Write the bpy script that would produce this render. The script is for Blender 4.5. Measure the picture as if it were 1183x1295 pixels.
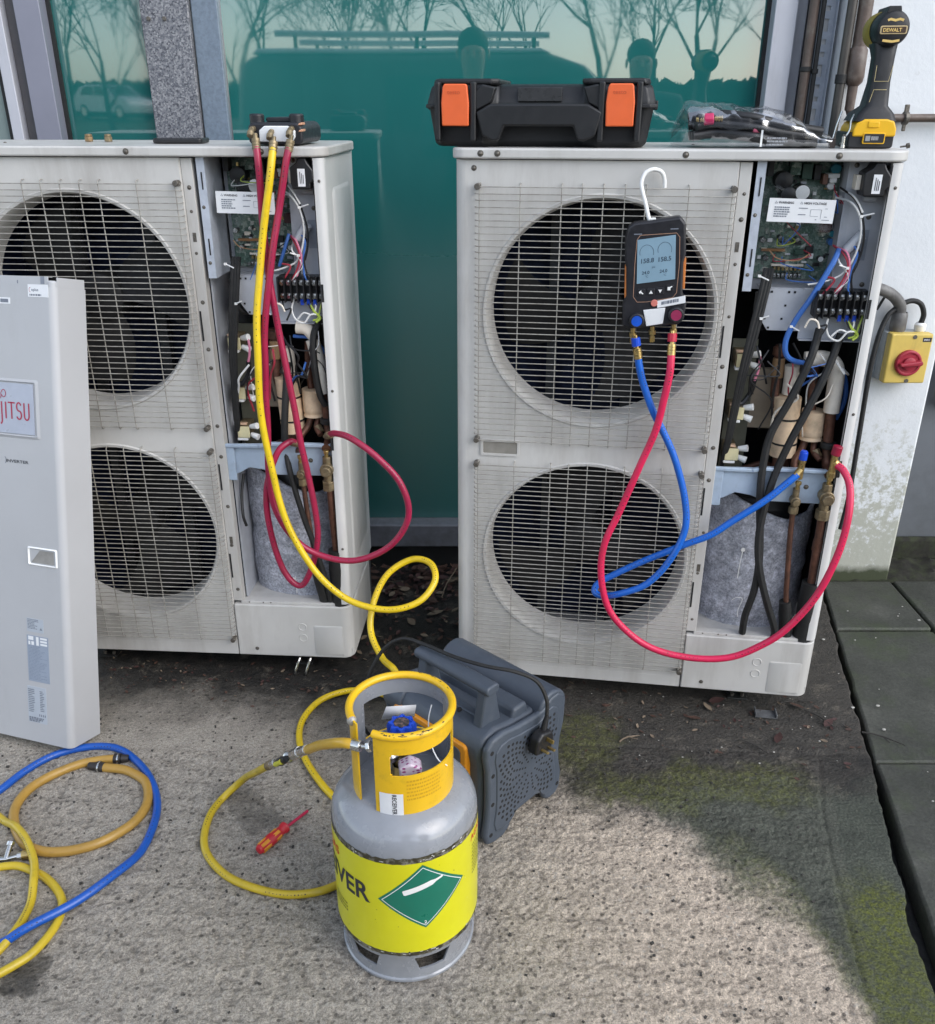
import bpy, bmesh, math, random
from mathutils import Vector, Matrix, noise
R_ = math.radians
for _o in list(bpy.data.objects): bpy.data.objects.remove(_o)
SC = bpy.context.scene
COL = SC.collection
# ------------------------------------------------------------------ camera
cam = bpy.data.objects.new('camera', bpy.data.cameras.new('camera')); COL.objects.link(cam)
cam.location = (0, 0, 1.4375)
cam.rotation_euler = (R_(90) - 0.4259, 0, 0)
cam.data.sensor_width = 36; cam.data.sensor_fit = 'HORIZONTAL'; cam.data.lens = 34.68
cam.data.clip_start = 0.02; cam.data.clip_end = 2000
SC.camera = cam
# ------------------------------------------------------------------ sky, sun, exposure
SUN_EL, SUN_AZ = R_(38), R_(52)          # bright patch of the overcast: above, behind the camera, to the right
W = bpy.data.worlds.new('World'); SC.world = W; W.use_nodes = True
_n = W.node_tree.nodes; _l = W.node_tree.links; _n.clear()
sky = _n.new('ShaderNodeTexSky'); sky.sky_type = 'NISHITA'; sky.sun_disc = False
sky.sun_elevation = SUN_EL; sky.sun_rotation = R_(180) - SUN_AZ
sky.air_density = 1.0; sky.dust_density = 1.0; sky.ozone_density = 1.0
hsv = _n.new('ShaderNodeHueSaturation'); hsv.inputs['Saturation'].default_value = 0.55
bg = _n.new('ShaderNodeBackground'); bg.inputs[1].default_value = 0.15
wo = _n.new('ShaderNodeOutputWorld')
_l.new(sky.outputs[0], hsv.inputs['Color']); _l.new(hsv.outputs[0], bg.inputs[0]); _l.new(bg.outputs[0], wo.inputs[0])
sd = bpy.data.lights.new('sun', 'SUN'); sd.energy = 0.55; sd.angle = R_(45); sd.color = (1, .985, .965)
sun = bpy.data.objects.new('sun', sd); COL.objects.link(sun)
sun.location = (2, -4, 6)
_d = Vector((math.cos(SUN_EL)*math.sin(SUN_AZ), -math.cos(SUN_EL)*math.cos(SUN_AZ), math.sin(SUN_EL)))
sun.rotation_euler = _d.to_track_quat('Z', 'Y').to_euler()
SC.view_settings.view_transform = 'Standard'; SC.view_settings.look = 'None'
SC.view_settings.exposure = 1.22; SC.view_settings.gamma = 1; SC.view_settings.use_curve_mapping = False
SC.render.engine = 'CYCLES'
SC.cycles.max_bounces = 8; SC.cycles.transparent_max_bounces = 12; SC.cycles.use_denoising = True
SC.cycles.caustics_reflective = False; SC.cycles.caustics_refractive = False

# ------------------------------------------------------------------ materials
MATS = {}
def lnk(nt, a, b): nt.links.new(a, b)
def ramp(nt, src, stops):
    r = nt.nodes.new('ShaderNodeValToRGB'); e = r.color_ramp.elements
    while len(e) < len(stops): e.new(.5)
    for i, (p, c) in enumerate(stops):
        e[i].position = p; e[i].color = (c, c, c, 1) if isinstance(c, (int, float)) else (*c, 1)
    lnk(nt, src, r.inputs[0]); return r
def nz(nt, vec, scale, detail=4, rough=.6, stretch=None):
    t = nt.nodes.new('ShaderNodeTexNoise'); t.inputs['Scale'].default_value = scale
    t.inputs['Detail'].default_value = detail; t.inputs['Roughness'].default_value = rough
    if stretch:
        m = nt.nodes.new('ShaderNodeMapping'); m.inputs['Scale'].default_value = stretch
        lnk(nt, vec, m.inputs[0]); vec = m.outputs[0]
    lnk(nt, vec, t.inputs['Vector']); return t.outputs[0]
def mix(nt, fac, a, b, mode='MIX'):
    m = nt.nodes.new('ShaderNodeMix'); m.data_type = 'RGBA'; m.blend_type = mode
    if isinstance(fac, (int, float)): m.inputs[0].default_value = fac
    else: lnk(nt, fac, m.inputs[0])
    for s, i in ((a, 6), (b, 7)):
        if isinstance(s, tuple): m.inputs[i].default_value = (*s, 1)
        else: lnk(nt, s, m.inputs[i])
    return m.outputs[2]
def mth(nt, op, a, b=None, clamp=False):
    m = nt.nodes.new('ShaderNodeMath'); m.operation = op; m.use_clamp = clamp
    for i, s in enumerate((a, b)):
        if s is None: continue
        if isinstance(s, (int, float)): m.inputs[i].default_value = s
        else: lnk(nt, s, m.inputs[i])
    return m.outputs[0]
def new_mat(name):
    m = bpy.data.materials.new(name); m.use_nodes = True; nt = m.node_tree
    return m, nt, nt.nodes['Principled BSDF']
def geo_pos(nt): return nt.nodes.new('ShaderNodeNewGeometry').outputs['Position']
def bumpn(nt, b, h, strength, dist=.002, prev=None):
    n = nt.nodes.new('ShaderNodeBump'); n.inputs['Strength'].default_value = strength; n.inputs['Distance'].default_value = dist
    lnk(nt, h, n.inputs['Height'])
    if prev is not None: lnk(nt, prev, n.inputs['Normal'])
    lnk(nt, n.outputs[0], b.inputs['Normal']); return n.outputs[0]
def M(name, rgb, rough=.5, metal=0., var=.12, vs=30, dirt=None, bump=0., bs=300, streak=False, rv=.08, ior=None, coat=0., alpha=None, trans=0.):
    """painted / plastic / metal surface with uneven tone, optional grime (rgb, amount, scale) and grain"""
    if name in MATS: return MATS[name]
    m, nt, b = new_mat(name); pos = geo_pos(nt)
    n1 = nz(nt, pos, vs, 5)
    lo = tuple(max(0, c*(1-var)) for c in rgb); hi = tuple(min(1, c*(1+var)) for c in rgb)
    c = ramp(nt, n1, [(.3, lo), (.7, hi)]).outputs[0]
    if dirt:
        n2 = nz(nt, pos, dirt[2], 8, .68, (1, 1, .18) if streak else None)
        k = ramp(nt, n2, [(.62 - dirt[1]*.35, 0.), (.80 - dirt[1]*.12, 1.)]).outputs[0]
        k = mth(nt, 'MULTIPLY', k, min(1, dirt[1]*1.4))
        c = mix(nt, k, c, dirt[0])
    lnk(nt, c, b.inputs['Base Color'])
    rr = ramp(nt, nz(nt, pos, vs*1.7, 3), [(.3, max(.02, rough-rv)), (.7, min(1, rough+rv))]).outputs[0]
    lnk(nt, rr, b.inputs['Roughness'])
    b.inputs['Metallic'].default_value = metal
    if ior: b.inputs['IOR'].default_value = ior
    if coat: b.inputs['Coat Weight'].default_value = coat; b.inputs['Coat Roughness'].default_value = .08
    if trans: b.inputs['Transmission Weight'].default_value = trans
    if alpha is not None: b.inputs['Alpha'].default_value = alpha
    if bump: bumpn(nt, b, nz(nt, pos, bs, 4), bump, .001)
    MATS[name] = m; return m

# ------------------------------------------------------------------ mesh builder
def cr(pts, k=6, closed=False):
    P = [Vector(p) for p in pts]; n = len(P); out = []
    rng = range(n if closed else n-1)
    for i in rng:
        if closed: p0, p1, p2, p3 = P[i-1], P[i], P[(i+1) % n], P[(i+2) % n]
        else:
            p1, p2 = P[i], P[i+1]; p0 = P[i-1] if i else p1*2-p2; p3 = P[i+2] if i+2 < n else p2*2-p1
        # centripetal-like: plain Catmull-Rom
        for j in range(k):
            t = j/k; t2 = t*t; t3 = t2*t
            out.append(.5*((2*p1)+(p2-p0)*t+(2*p0-5*p1+4*p2-p3)*t2+(3*p1-p0-3*p2+p3)*t3))
    if not closed: out.append(P[-1].copy())
    return out
class MB:
    def __init__(s): s.v = []; s.f = []; s.mi = []; s.k = 0
    def mat(s, k): s.k = k; return s
    def add(s, vs, fs):
        o = len(s.v); s.v += [tuple(v) for v in vs]; s.f += [tuple(i+o for i in f) for f in fs]; s.mi += [s.k]*len(fs); return s
    def box(s, a, b, M_=None):
        (x0, y0, z0), (x1, y1, z1) = a, b
        vs = [Vector(p) for p in ((x0,y0,z0),(x1,y0,z0),(x1,y1,z0),(x0,y1,z0),(x0,y0,z1),(x1,y0,z1),(x1,y1,z1),(x0,y1,z1))]
        if M_: vs = [M_ @ v for v in vs]
        return s.add(vs, [(0,3,2,1),(4,5,6,7),(0,1,5,4),(1,2,6,5),(2,3,7,6),(3,0,4,7)])
    def cbox(s, c, d, M_=None):
        return s.box(tuple(c[i]-d[i]/2 for i in range(3)), tuple(c[i]+d[i]/2 for i in range(3)), M_)
    def ring(s, c, ax, r, n, ph=0.):
        ax = Vector(ax).normalized(); u = ax.orthogonal().normalized(); w = ax.cross(u)
        return [Vector(c)+u*(r*math.cos(ph+2*math.pi*i/n))+w*(r*math.sin(ph+2*math.pi*i/n)) for i in range(n)]
    def cyl(s, p0, p1, r0, r1=None, n=16, cap=True, ph=0.):
        r1 = r0 if r1 is None else r1; p0 = Vector(p0); p1 = Vector(p1); ax = p1-p0
        a = s.ring(p0, ax, r0, n, ph); b = s.ring(p1, ax, r1, n, ph)
        fs = [(i, (i+1) % n, n+(i+1) % n, n+i) for i in range(n)]
        if cap: fs += [tuple(range(n-1, -1, -1)), tuple(range(n, 2*n))]
        return s.add(a+b, fs)
    def lathe(s, prof, o=(0,0,0), ax=(0,0,1), n=32, a0=0., a1=None):
        ax = Vector(ax).normalized(); u = ax.orthogonal().normalized(); w = ax.cross(u); o = Vector(o)
        full = a1 is None; m = n if full else n+1; vs = []
        for r, h in prof:
            for i in range(m):
                t = a0 + ((2*math.pi) if full else (a1-a0))*i/n
                vs.append(o+ax*h+u*(r*math.cos(t))+w*(r*math.sin(t)))
        fs = []
        for j in range(len(prof)-1):
            for i in range(n):
                k = (i+1) % m
                fs.append((j*m+i, j*m+k, (j+1)*m+k, (j+1)*m+i))
        return s.add(vs, fs)
    def tube(s, pts, r, n=8, closed=False, cap=True):
        P = [Vector(p) for p in pts]; N = len(P); vs = []; up = None
        for i in range(N):
            t = (P[(i+1) % N]-P[i-1]) if (closed or 0 < i < N-1) else (P[1]-P[0] if i == 0 else P[-1]-P[-2])
            if t.length < 1e-9: t = Vector((0,0,1))
            t.normalize()
            if up is None: up = t.orthogonal().normalized()
            up = (up-t*up.dot(t)); up = up.normalized() if up.length > 1e-6 else t.orthogonal().normalized()
            w = t.cross(up); rr = r[i] if isinstance(r, (list, tuple)) else r
            vs += [P[i]+up*(rr*math.cos(2*math.pi*j/n))+w*(rr*math.sin(2*math.pi*j/n)) for j in range(n)]
        fs = []
        for i in range(N if closed else N-1):
            i2 = (i+1) % N
            fs += [(i*n+j, i*n+(j+1) % n, i2*n+(j+1) % n, i2*n+j) for j in range(n)]
        if cap and not closed: fs += [tuple(range(n-1, -1, -1)), tuple((N-1)*n+j for j in range(n))]
        return s.add(vs, fs)
    def prism(s, poly, d0, d1, pl='xz', M_=None):
        n = len(poly)
        mk = {'xz': lambda a, b, d: (a, d, b), 'xy': lambda a, b, d: (a, b, d), 'yz': lambda a, b, d: (d, a, b)}[pl]
        vs = [Vector(mk(a, b, d0)) for a, b in poly]+[Vector(mk(a, b, d1)) for a, b in poly]
        if M_: vs = [M_ @ v for v in vs]
        return s.add(vs, [tuple(range(n-1, -1, -1)), tuple(range(n, 2*n))]+[(i, (i+1) % n, n+(i+1) % n, n+i) for i in range(n)])
    def sph(s, c, r, n=12, sc=(1,1,1)):
        c = Vector(c); m = n//2; vs = []; fs = []
        for j in range(m+1):
            p = math.pi*j/m
            for i in range(n):
                q = 2*math.pi*i/n
                vs.append(c+Vector((r*sc[0]*math.sin(p)*math.cos(q), r*sc[1]*math.sin(p)*math.sin(q), r*sc[2]*math.cos(p))))
        for j in range(m):
            for i in range(n): fs.append((j*n+i, (j+1)*n+i, (j+1)*n+(i+1) % n, j*n+(i+1) % n))
        return s.add(vs, fs)
    def mesh(s, name, mats, sharp=38, fix=True):
        me = bpy.data.meshes.new(name); me.from_pydata(s.v, [], s.f)
        for m in (mats if isinstance(mats, (list, tuple)) else [mats]): me.materials.append(m)
        me.polygons.foreach_set('material_index', s.mi)
        if fix:
            bm = bmesh.new(); bm.from_mesh(me); bmesh.ops.remove_doubles(bm, verts=bm.verts, dist=1e-6)
            bmesh.ops.recalc_face_normals(bm, faces=bm.faces); bm.to_mesh(me); bm.free()
        me.polygons.foreach_set('use_smooth', [True]*len(me.polygons))
        me.set_sharp_from_angle(angle=R_(sharp)); me.update(); return me
    def build(s, name, mats, parent=None, bevel=0., seg=2, loc=None, rot=None, sharp=38, fix=True, wn=False):
        return link(name, s.mesh(name, mats, sharp, fix), parent, bevel, seg, loc, rot, wn)
def link(name, me, parent=None, bevel=0., seg=2, loc=None, rot=None, wn=False):
    o = bpy.data.objects.new(name, me); COL.objects.link(o)
    if parent: o.parent = parent
    if loc is not None: o.location = loc
    if rot is not None: o.rotation_euler = rot
    if bevel:
        b = o.modifiers.new('edge', 'BEVEL'); b.width = bevel; b.segments = seg; b.limit_method = 'ANGLE'; b.angle_limit = R_(35)
    if bevel or wn:
        w = o.modifiers.new('normals', 'WEIGHTED_NORMAL'); w.keep_sharp = True
    return o
def tag(o, label=None, cat=None, group=None, kind=None):
    if label: o['label'] = label
    if cat: o['category'] = cat
    if group: o['group'] = group
    if kind: o['kind'] = kind
    return o
def thing(name, label, cat, loc=(0,0,0), rz=0., group=None, rot=None):
    o = bpy.data.objects.new(name, None); COL.objects.link(o); o.empty_display_size = .05
    o.location = loc; o.rotation_euler = rot or (0, 0, rz); return tag(o, label, cat, group)
def struct(o): o['kind'] = 'structure'; return o
def rrect(x0, y0, x1, y1, r, n=5):
    rs = r if isinstance(r, (list, tuple)) else [r]*4      # bl, br, tr, tl
    out = []
    for (cx, cy, a, q) in ((x0, y0, 180, 0), (x1, y0, 270, 1), (x1, y1, 0, 2), (x0, y1, 90, 3)):
        q = max(rs[q], 1e-4); ox = cx+(q if cx == x0 else -q); oy = cy+(q if cy == y0 else -q)
        for i in range(n+1):
            t = R_(a+90*i/n); out.append((ox+q*math.cos(t), oy+q*math.sin(t)))
    return out
def text_tris(txt, size, bold=False):
    """flat lettering: vertices (x right, y up) and faces, from the built-in font, starting at 0,0"""
    cu = bpy.data.curves.new('txt', 'FONT'); cu.body = txt; cu.size = size; cu.resolution_u = 3
    if bold: cu.offset = size*.022
    ob = bpy.data.objects.new('txt', cu); COL.objects.link(ob)
    bpy.context.view_layer.update()
    me = bpy.data.meshes.new_from_object(ob.evaluated_get(bpy.context.evaluated_depsgraph_get()))
    vs = [tuple(v.co) for v in me.vertices]; fs = [tuple(p.vertices) for p in me.polygons]
    bpy.data.objects.remove(ob); bpy.data.curves.remove(cu); bpy.data.meshes.remove(me)
    return vs, fs
def lettering(txt, size, fn, mat, parent, name='lettering', bold=False):
    """fn maps the flat text plane (x, y) to a point of the surface it is printed on"""
    vs, fs = text_tris(txt, size, bold)
    b = MB(); b.add([fn(v[0], v[1]) for v in vs], fs)
    return b.build(name, mat, parent, fix=False)
def print_lines(b, x0, y0, w, h, rows, fn, rnd, fill=.55):
    """rows of tiny unreadable print as flat dashes"""
    for r in range(rows):
        yy = y0-h*(r+.5)/rows; x = x0; end = x0+w*(.55+.45*rnd.random())
        while x < end:
            l = w*(.04+.12*rnd.random()); hh = h/rows*fill*.5
            q = [fn(x, yy-hh), fn(min(x+l, end), yy-hh), fn(min(x+l, end), yy+hh), fn(x, yy+hh)]
            b.add(q, [(0,1,2,3)]); x += l+w*.025
RND = random.Random(11)

# common materials
PAINT = M('beige_paint', (.56,.55,.525), .42, var=.05, vs=9, dirt=((.24,.21,.18), .42, 7), streak=True, bump=.05, bs=500)
PAINT2 = M('pale_paint', (.61,.605,.59), .40, var=.04, vs=8, dirt=((.30,.28,.25), .2, 9), streak=True, bump=.05, bs=500)
WIRE = M('guard_wire', (.34,.325,.29), .45, var=.2, vs=60, dirt=((.12,.10,.08), .5, 40))
GALV = M('galvanised_steel', (.52,.56,.63), .42, .25, var=.12, vs=40)
GALVP = M('grey_plated_steel', (.46,.48,.52), .55, .05, var=.08, vs=30)
BRKT = M('blue_grey_bracket', (.40,.49,.60), .45, .1, var=.08, vs=25, dirt=((.16,.16,.16), .3, 18))
BLACK = M('black_plastic', (.012,.012,.013), .42, var=.3, vs=40, bump=.12, bs=900)
RUBBER = M('black_rubber', (.014,.014,.014), .6, var=.3, vs=40)
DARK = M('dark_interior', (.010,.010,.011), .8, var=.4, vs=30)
FANM = M('fan_plastic', (.003,.003,.0034), .75, var=.3, vs=25, dirt=((.018,.017,.016), .35, 14))
COIL = M('coil_fins', (.007,.014,.045), .6, .2, var=.4, vs=60)
BRASS = M('brass', (.55,.40,.16), .32, .9, var=.2, vs=80)
BRASSD = M('dull_brass', (.30,.235,.14), .5, .7, var=.3, vs=70, dirt=((.08,.07,.05), .5, 60))
STEEL = M('bright_steel', (.62,.62,.60), .25, 1., var=.1, vs=60)
SCREWM = M('dull_screw', (.16,.145,.125), .5, .7, var=.35, vs=200)
COPPER = M('aged_copper', (.16,.075,.05), .5, .5, var=.35, vs=50, dirt=((.05,.035,.03), .5, 40))
WHITEP = M('white_plastic', (.84,.84,.82), .4, var=.04)
PRINT = M('black_print', (.03,.03,.035), .6, var=.05)
GREYPR = M('grey_print', (.18,.20,.24), .6, var=.05)
PAPER = M('white_label', (.78,.79,.80), .5, var=.03)
CREAM = M('cream_insulation', (.76,.57,.38), .75, var=.12, vs=40, dirt=((.25,.17,.10), .3, 25), bump=.2, bs=400)
CREAM2 = M('pale_insulation', (.84,.77,.66), .75, var=.08, vs=40, bump=.2, bs=300)
BLUEW = M('blue_wire', (.05,.16,.50), .45, var=.1)
REDM = M('red_plastic', (.50,.02,.05), .4, var=.08)
BLUEM = M('blue_plastic', (.01,.07,.55), .35, var=.1)
# =================================================================== GROUND
GAPL = [(2.75,1.19),(2.298,1.093),(2.021,1.03),(1.755,.975),(1.652,.952),(1.547,.923),(1.433,.895),(1.307,.872),(1.231,.846),(1.167,.836),(1.114,.833),(.9,.80),(.0,.70)]
GAPR = [(2.75,1.20),(2.298,1.103),(1.978,1.036),(1.743,.985),(1.674,.972),(1.508,.940),(1.364,.912),(1.26,.892),(1.209,.885),(1.0,.855),(.0,.74)]
MARG = [(2.75,.96),(1.72,.845),(1.547,.79),(1.416,.761),(1.291,.739),(1.209,.726),(1.127,.711),(1.064,.70),(.0,.55)]
DAMP = [(-9,1.93),(-1.2,1.90),(-.62,1.86),(-.40,1.80),(-.1,1.72),(.12,1.66),(.219,1.62),(.283,1.581),(.366,1.545),(.482,1.512),(.518,1.417),(.562,1.365),(.621,1.318),(.669,1.22),(.70,1.10),(.74,.9),(.80,.3),(2,.2)]
def pl(tab, y):
    t = sorted(tab)
    if y <= t[0][0]: return t[0][1]
    for (a, b), (c, d) in zip(t, t[1:]):
        if y <= c: return b+(d-b)*(y-a)/(c-a)
    return t[-1][1]
def N3(x, y, s, o=0.): return noise.noise(Vector((x*s+o, y*s-o, o*.37)))
def sst(a, b, x):
    t = min(1, max(0, (x-a)/(b-a))); return t*t*(3-2*t)

def concrete_mat():
    m, nt, b = new_mat('weathered_concrete'); pos = geo_pos(nt)
    def attr(n):
        a = nt.nodes.new('ShaderNodeAttribute'); a.attribute_name = n; return a.outputs['Fac']
    damp, moss, warm, pit_shade, algae = attr('damp'), attr('moss'), attr('warm'), attr('pit_shade'), attr('algae')
    big = nz(nt, pos, 2.4, 5, .6); mid = nz(nt, pos, 30, 4, .6); fine = nz(nt, pos, 210, 6, .72); grain = nz(nt, pos, 430, 4, .7)
    base = ramp(nt, big, [(.3, (.365,.328,.275)), (.7, (.435,.395,.335))]).outputs[0]
    base = mix(nt, warm, base, (.63,.525,.415))
    base = mix(nt, .8, base, ramp(nt, fine, [(.36, .50), (.48, .95), (.64, 1.40)]).outputs[0], 'MULTIPLY')
    base = mix(nt, .8, base, ramp(nt, grain, [(.36, .60), (.5, 1.), (.64, 1.35)]).outputs[0], 'MULTIPLY')
    base = mix(nt, .35, base, ramp(nt, mid, [(.32, .6), (.5, 1.), (.7, 1.25)]).outputs[0], 'MULTIPLY')
    v = nt.nodes.new('ShaderNodeTexVoronoi'); v.inputs['Scale'].default_value = 80; lnk(nt, pos, v.inputs['Vector'])
    bw = nt.nodes.new('ShaderNodeRGBToBW'); lnk(nt, v.outputs['Color'], bw.inputs[0])
    core = ramp(nt, v.outputs['Distance'], [(.24, 1.), (.36, 0.)]).outputs[0]
    dk = mth(nt, 'MULTIPLY', core, ramp(nt, bw.outputs[0], [(.66, 0.), (.70, 1.)]).outputs[0])
    lt = mth(nt, 'MULTIPLY', core, ramp(nt, bw.outputs[0], [(.30, 1.), (.34, 0.)]).outputs[0])
    base = mix(nt, mth(nt, 'MULTIPLY', dk, .75), base, (.080,.070,.060))
    base = mix(nt, mth(nt, 'MULTIPLY', lt, .45), base, (.50,.47,.42))
    base = mix(nt, pit_shade, base, (.085,.076,.064))  # hollows painted darker: dirt plus relief shading put into the colour
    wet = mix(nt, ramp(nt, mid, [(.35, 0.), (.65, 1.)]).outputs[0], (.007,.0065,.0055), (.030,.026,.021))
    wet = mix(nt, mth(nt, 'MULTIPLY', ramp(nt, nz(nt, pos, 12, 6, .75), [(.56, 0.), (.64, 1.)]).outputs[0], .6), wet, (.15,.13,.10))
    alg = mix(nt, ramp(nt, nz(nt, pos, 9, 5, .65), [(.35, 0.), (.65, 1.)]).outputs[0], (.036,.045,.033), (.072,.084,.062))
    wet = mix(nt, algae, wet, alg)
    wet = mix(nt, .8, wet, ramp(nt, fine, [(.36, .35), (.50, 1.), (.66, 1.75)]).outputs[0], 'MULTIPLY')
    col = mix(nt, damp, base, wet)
    mossc = mix(nt, ramp(nt, fine, [(.35, 0.), (.65, 1.)]).outputs[0], (.050,.058,.008), (.20,.225,.022))
    col = mix(nt, mth(nt, 'MULTIPLY', moss, ramp(nt, nz(nt, pos, 60, 6, .75), [(.38, .08), (.58, 1.)]).outputs[0]), col, mossc)
    lnk(nt, col, b.inputs['Base Color'])
    lnk(nt, mth(nt, 'SUBTRACT', .9, mth(nt, 'MULTIPLY', damp, .34)), b.inputs['Roughness'])
    w2 = nt.nodes.new('ShaderNodeTexVoronoi'); w2.feature = 'SMOOTH_F1'; w2.inputs['Scale'].default_value = 150; lnk(nt, pos, w2.inputs['Vector'])
    h = mth(nt, 'ADD', mth(nt, 'ADD', mth(nt, 'MULTIPLY', fine, .7), mth(nt, 'MULTIPLY', grain, .4)), mth(nt, 'MULTIPLY', w2.outputs['Distance'], -.5))
    bumpn(nt, b, h, 1., .007)
    return m
CONC = concrete_mat()
ASPH = M('dark_asphalt', (.05,.05,.05), .9, var=.3, vs=60)

# base sheet out to the horizon
b = MB(); b.box((-400,-400,-.5), (400,400,-.07)); struct(b.build('ground', ASPH))
# concrete apron with real relief
xs = 690; ys = []
y = 0.0
while y < 2.749:
    ys.append(y); y += .0042 if .98 <= y < 2.1 else (.03 if y < 2.1 else .014)
ys.append(2.75)
vs = []; at = {'damp': [], 'moss': [], 'smooth': [], 'warm': [], 'pit_shade': [], 'algae': []}
for y in ys:
    xr = pl(GAPL, y)+.010*N3(0, y, 9, 3)+.005*N3(0, y, 40, 5)
    mg = pl(MARG, y)
    for i in range(xs+1):
        u = i/xs; u = u*1.0
        x = -1.75+(xr+1.75)*u
        fl = .045*N3(x, y, 7, 2)+.03*N3(x, y, 22, 9)+.015*N3(x, y, 60, 4)
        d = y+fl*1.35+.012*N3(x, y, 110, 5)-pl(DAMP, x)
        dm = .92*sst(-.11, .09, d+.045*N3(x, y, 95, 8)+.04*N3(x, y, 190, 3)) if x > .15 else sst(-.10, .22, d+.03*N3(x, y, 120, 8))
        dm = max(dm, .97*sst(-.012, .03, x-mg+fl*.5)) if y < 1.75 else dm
        # drip stains on the dry part
        for (cx, cy, r, k) in ((-.80,1.125,.035,.8),(-.785,1.15,.03,.7),(-.50,1.59,.05,.45),(-.46,1.53,.045,.5),(-.54,1.62,.04,.35)):
            q = math.hypot(x-cx, (y-cy)*1.2)+fl*.9
            dm = max(dm, k*(1-sst(r*.55, r*1.1, q)))
        sm = sst(-.008, .008, x-mg) if y < 1.76 else (1. if y > 1.77+.02*N3(x, y, 5) else .6)
        # moss: yellow-green bloom on the margin, olive along the damp seam
        mo = .95*(1-sst(.03, .10, math.hypot((x-.82)*.9, (y-1.26))+fl))*sst(-.01, .02, x-mg)
        mo = max(mo, .80*(1-sst(.05, .22, math.hypot((x-.76)*1.1, (y-1.13)*.75)+fl))*sst(-.03, .02, x-mg))
        mo = max(mo, .50*(1-sst(.03, .10, abs(y-1.62-.03*x+fl*1.2)))*sst(.2, .34, x)*(1-sst(.72, .84, x)))
        mo = max(mo, .45*(1-sst(.05, .13, math.hypot(x-.28, (y-1.80)*.8)+fl)))
        mo = max(mo, .35*sst(-.12, .0, d)*(1-sst(.05, .14, d))*sst(.44, .6, x))
        wm = sst(-.15, .50, x+.9*fl)*.95*(1-dm)+.12*max(0, N3(x, y, 2.5, 6))
        # relief: tamped, lumpy surface; smoother on the trowelled margin
        rg = (1-.82*sm)
        rib = math.sin((y*1.0+x*.10)*2*math.pi/.052+3*N3(x, y, 4, 1))
        n1, n2 = noise.noise(Vector((x*62+1, y*105, .3))), noise.noise(Vector((x*125+7, y*170, 1.7)))
        lump = .5-abs(n1)*1.3+.55*n2
        z = rg*(.0044*lump+.0013*rib+.0018*N3(x, y, 20, 2))+.0012*N3(x, y, 9, 3)
        pt = rg*sst(.10, -.28, lump) if False else rg*(1-sst(-.30, .12, lump))*.5  # low spots of the lumps, darkened for dirt and for relief shading
        z -= .0035*math.exp(-((x-mg)/.005)**2)*(y < 1.74)           # scored line of the margin
        z -= .004*math.exp(-((y-(1.775-.06*(x-.4)))/.005)**2)*(.25 < x < .9)
        if i == xs: z -= .004
        vs.append((x, y, z))
        al = sst(.30, .52, x+fl*2)*(1-sst(1.56, 1.70, y+fl))*.95
        at['algae'].append(al); at['pit_shade'].append(pt); at['damp'].append(dm); at['moss'].append(mo); at['smooth'].append(sm); at['warm'].append(min(1, max(0, wm)))
m1 = xs+1
fs = [(j*m1+i, j*m1+i+1, (j+1)*m1+i+1, (j+1)*m1+i) for j in range(len(ys)-1) for i in range(xs)]
# skirt down into the joint
o0 = len(vs)
for j in range(len(ys)):
    x, y, z = vs[j*m1+xs]; vs.append((x+.003, y, -.068))
    for k in at: at[k].append(1. if k == 'damp' else 0.)
fs += [(j*m1+xs, o0+j, o0+j+1, (j+1)*m1+xs) for j in range(len(ys)-1)]
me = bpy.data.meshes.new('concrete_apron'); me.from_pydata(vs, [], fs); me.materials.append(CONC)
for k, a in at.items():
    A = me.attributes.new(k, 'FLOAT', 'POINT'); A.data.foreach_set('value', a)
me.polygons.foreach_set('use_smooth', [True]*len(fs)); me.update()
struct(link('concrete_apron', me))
# paving slabs on the right
def slab_mat():
    m, nt, b = new_mat('mossy_slab'); pos = geo_pos(nt)
    c = ramp(nt, nz(nt, pos, 4, 6, .65), [(.3, (.034,.036,.029)), (.55, (.066,.068,.057)), (.75, (.115,.115,.098))]).outputs[0]
    c = mix(nt, .7, c, ramp(nt, nz(nt, pos, 120, 4, .7), [(.3, .55), (.7, 1.3)]).outputs[0], 'MULTIPLY')
    c = mix(nt, mth(nt, 'MULTIPLY', ramp(nt, nz(nt, pos, 5.5, 5, .7), [(.50, 0.), (.66, 1.)]).outputs[0], .5), c, (.055,.075,.030))
    lnk(nt, c, b.inputs['Base Color']); b.inputs['Roughness'].default_value = .62
    w = nt.nodes.new('ShaderNodeTexVoronoi'); w.inputs['Scale'].default_value = 130; lnk(nt, pos, w.inputs['Vector'])
    bumpn(nt, b, mth(nt, 'ADD', mth(nt, 'MULTIPLY', w.outputs['Distance'], .5), nz(nt, pos, 260, 4, .7)), .45, .003); return m
SLAB = slab_mat()
pav = bpy.data.objects.new('pavement', None); COL.objects.link(pav); struct(pav)
def slab(y0, y1, xa, xb, dz):
    b = MB(); n = 14; L = []; Rr = []
    for i in range(n+1):
        y = y0+(y1-y0)*i/n
        L.append((pl(GAPR, y)+.004*N3(1, y, 30) if xa is None else xa+.002*N3(2, y, 20), y))
        Rr.append((xb+.002*N3(3, y, 25), y))
    poly = Rr+L[::-1]
    b.prism(poly, -.06, dz, 'xy'); b.build('slab', SLAB, pav, bevel=.006, seg=2)
for (y0, y1, dz) in ((.20,1.105,.001),(1.113,1.712,.002),(1.722,2.310,-.002),(2.320,2.615,.001)):
    slab(y0, y1, None, 1.395, dz); slab(y0, y1, 1.405, 2.0, dz+.001); slab(y0, y1, 2.01, 2.6, dz-.001)
b = MB(); b.box((1.19,2.565,-.06), (4,2.70,.035)); 
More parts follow.
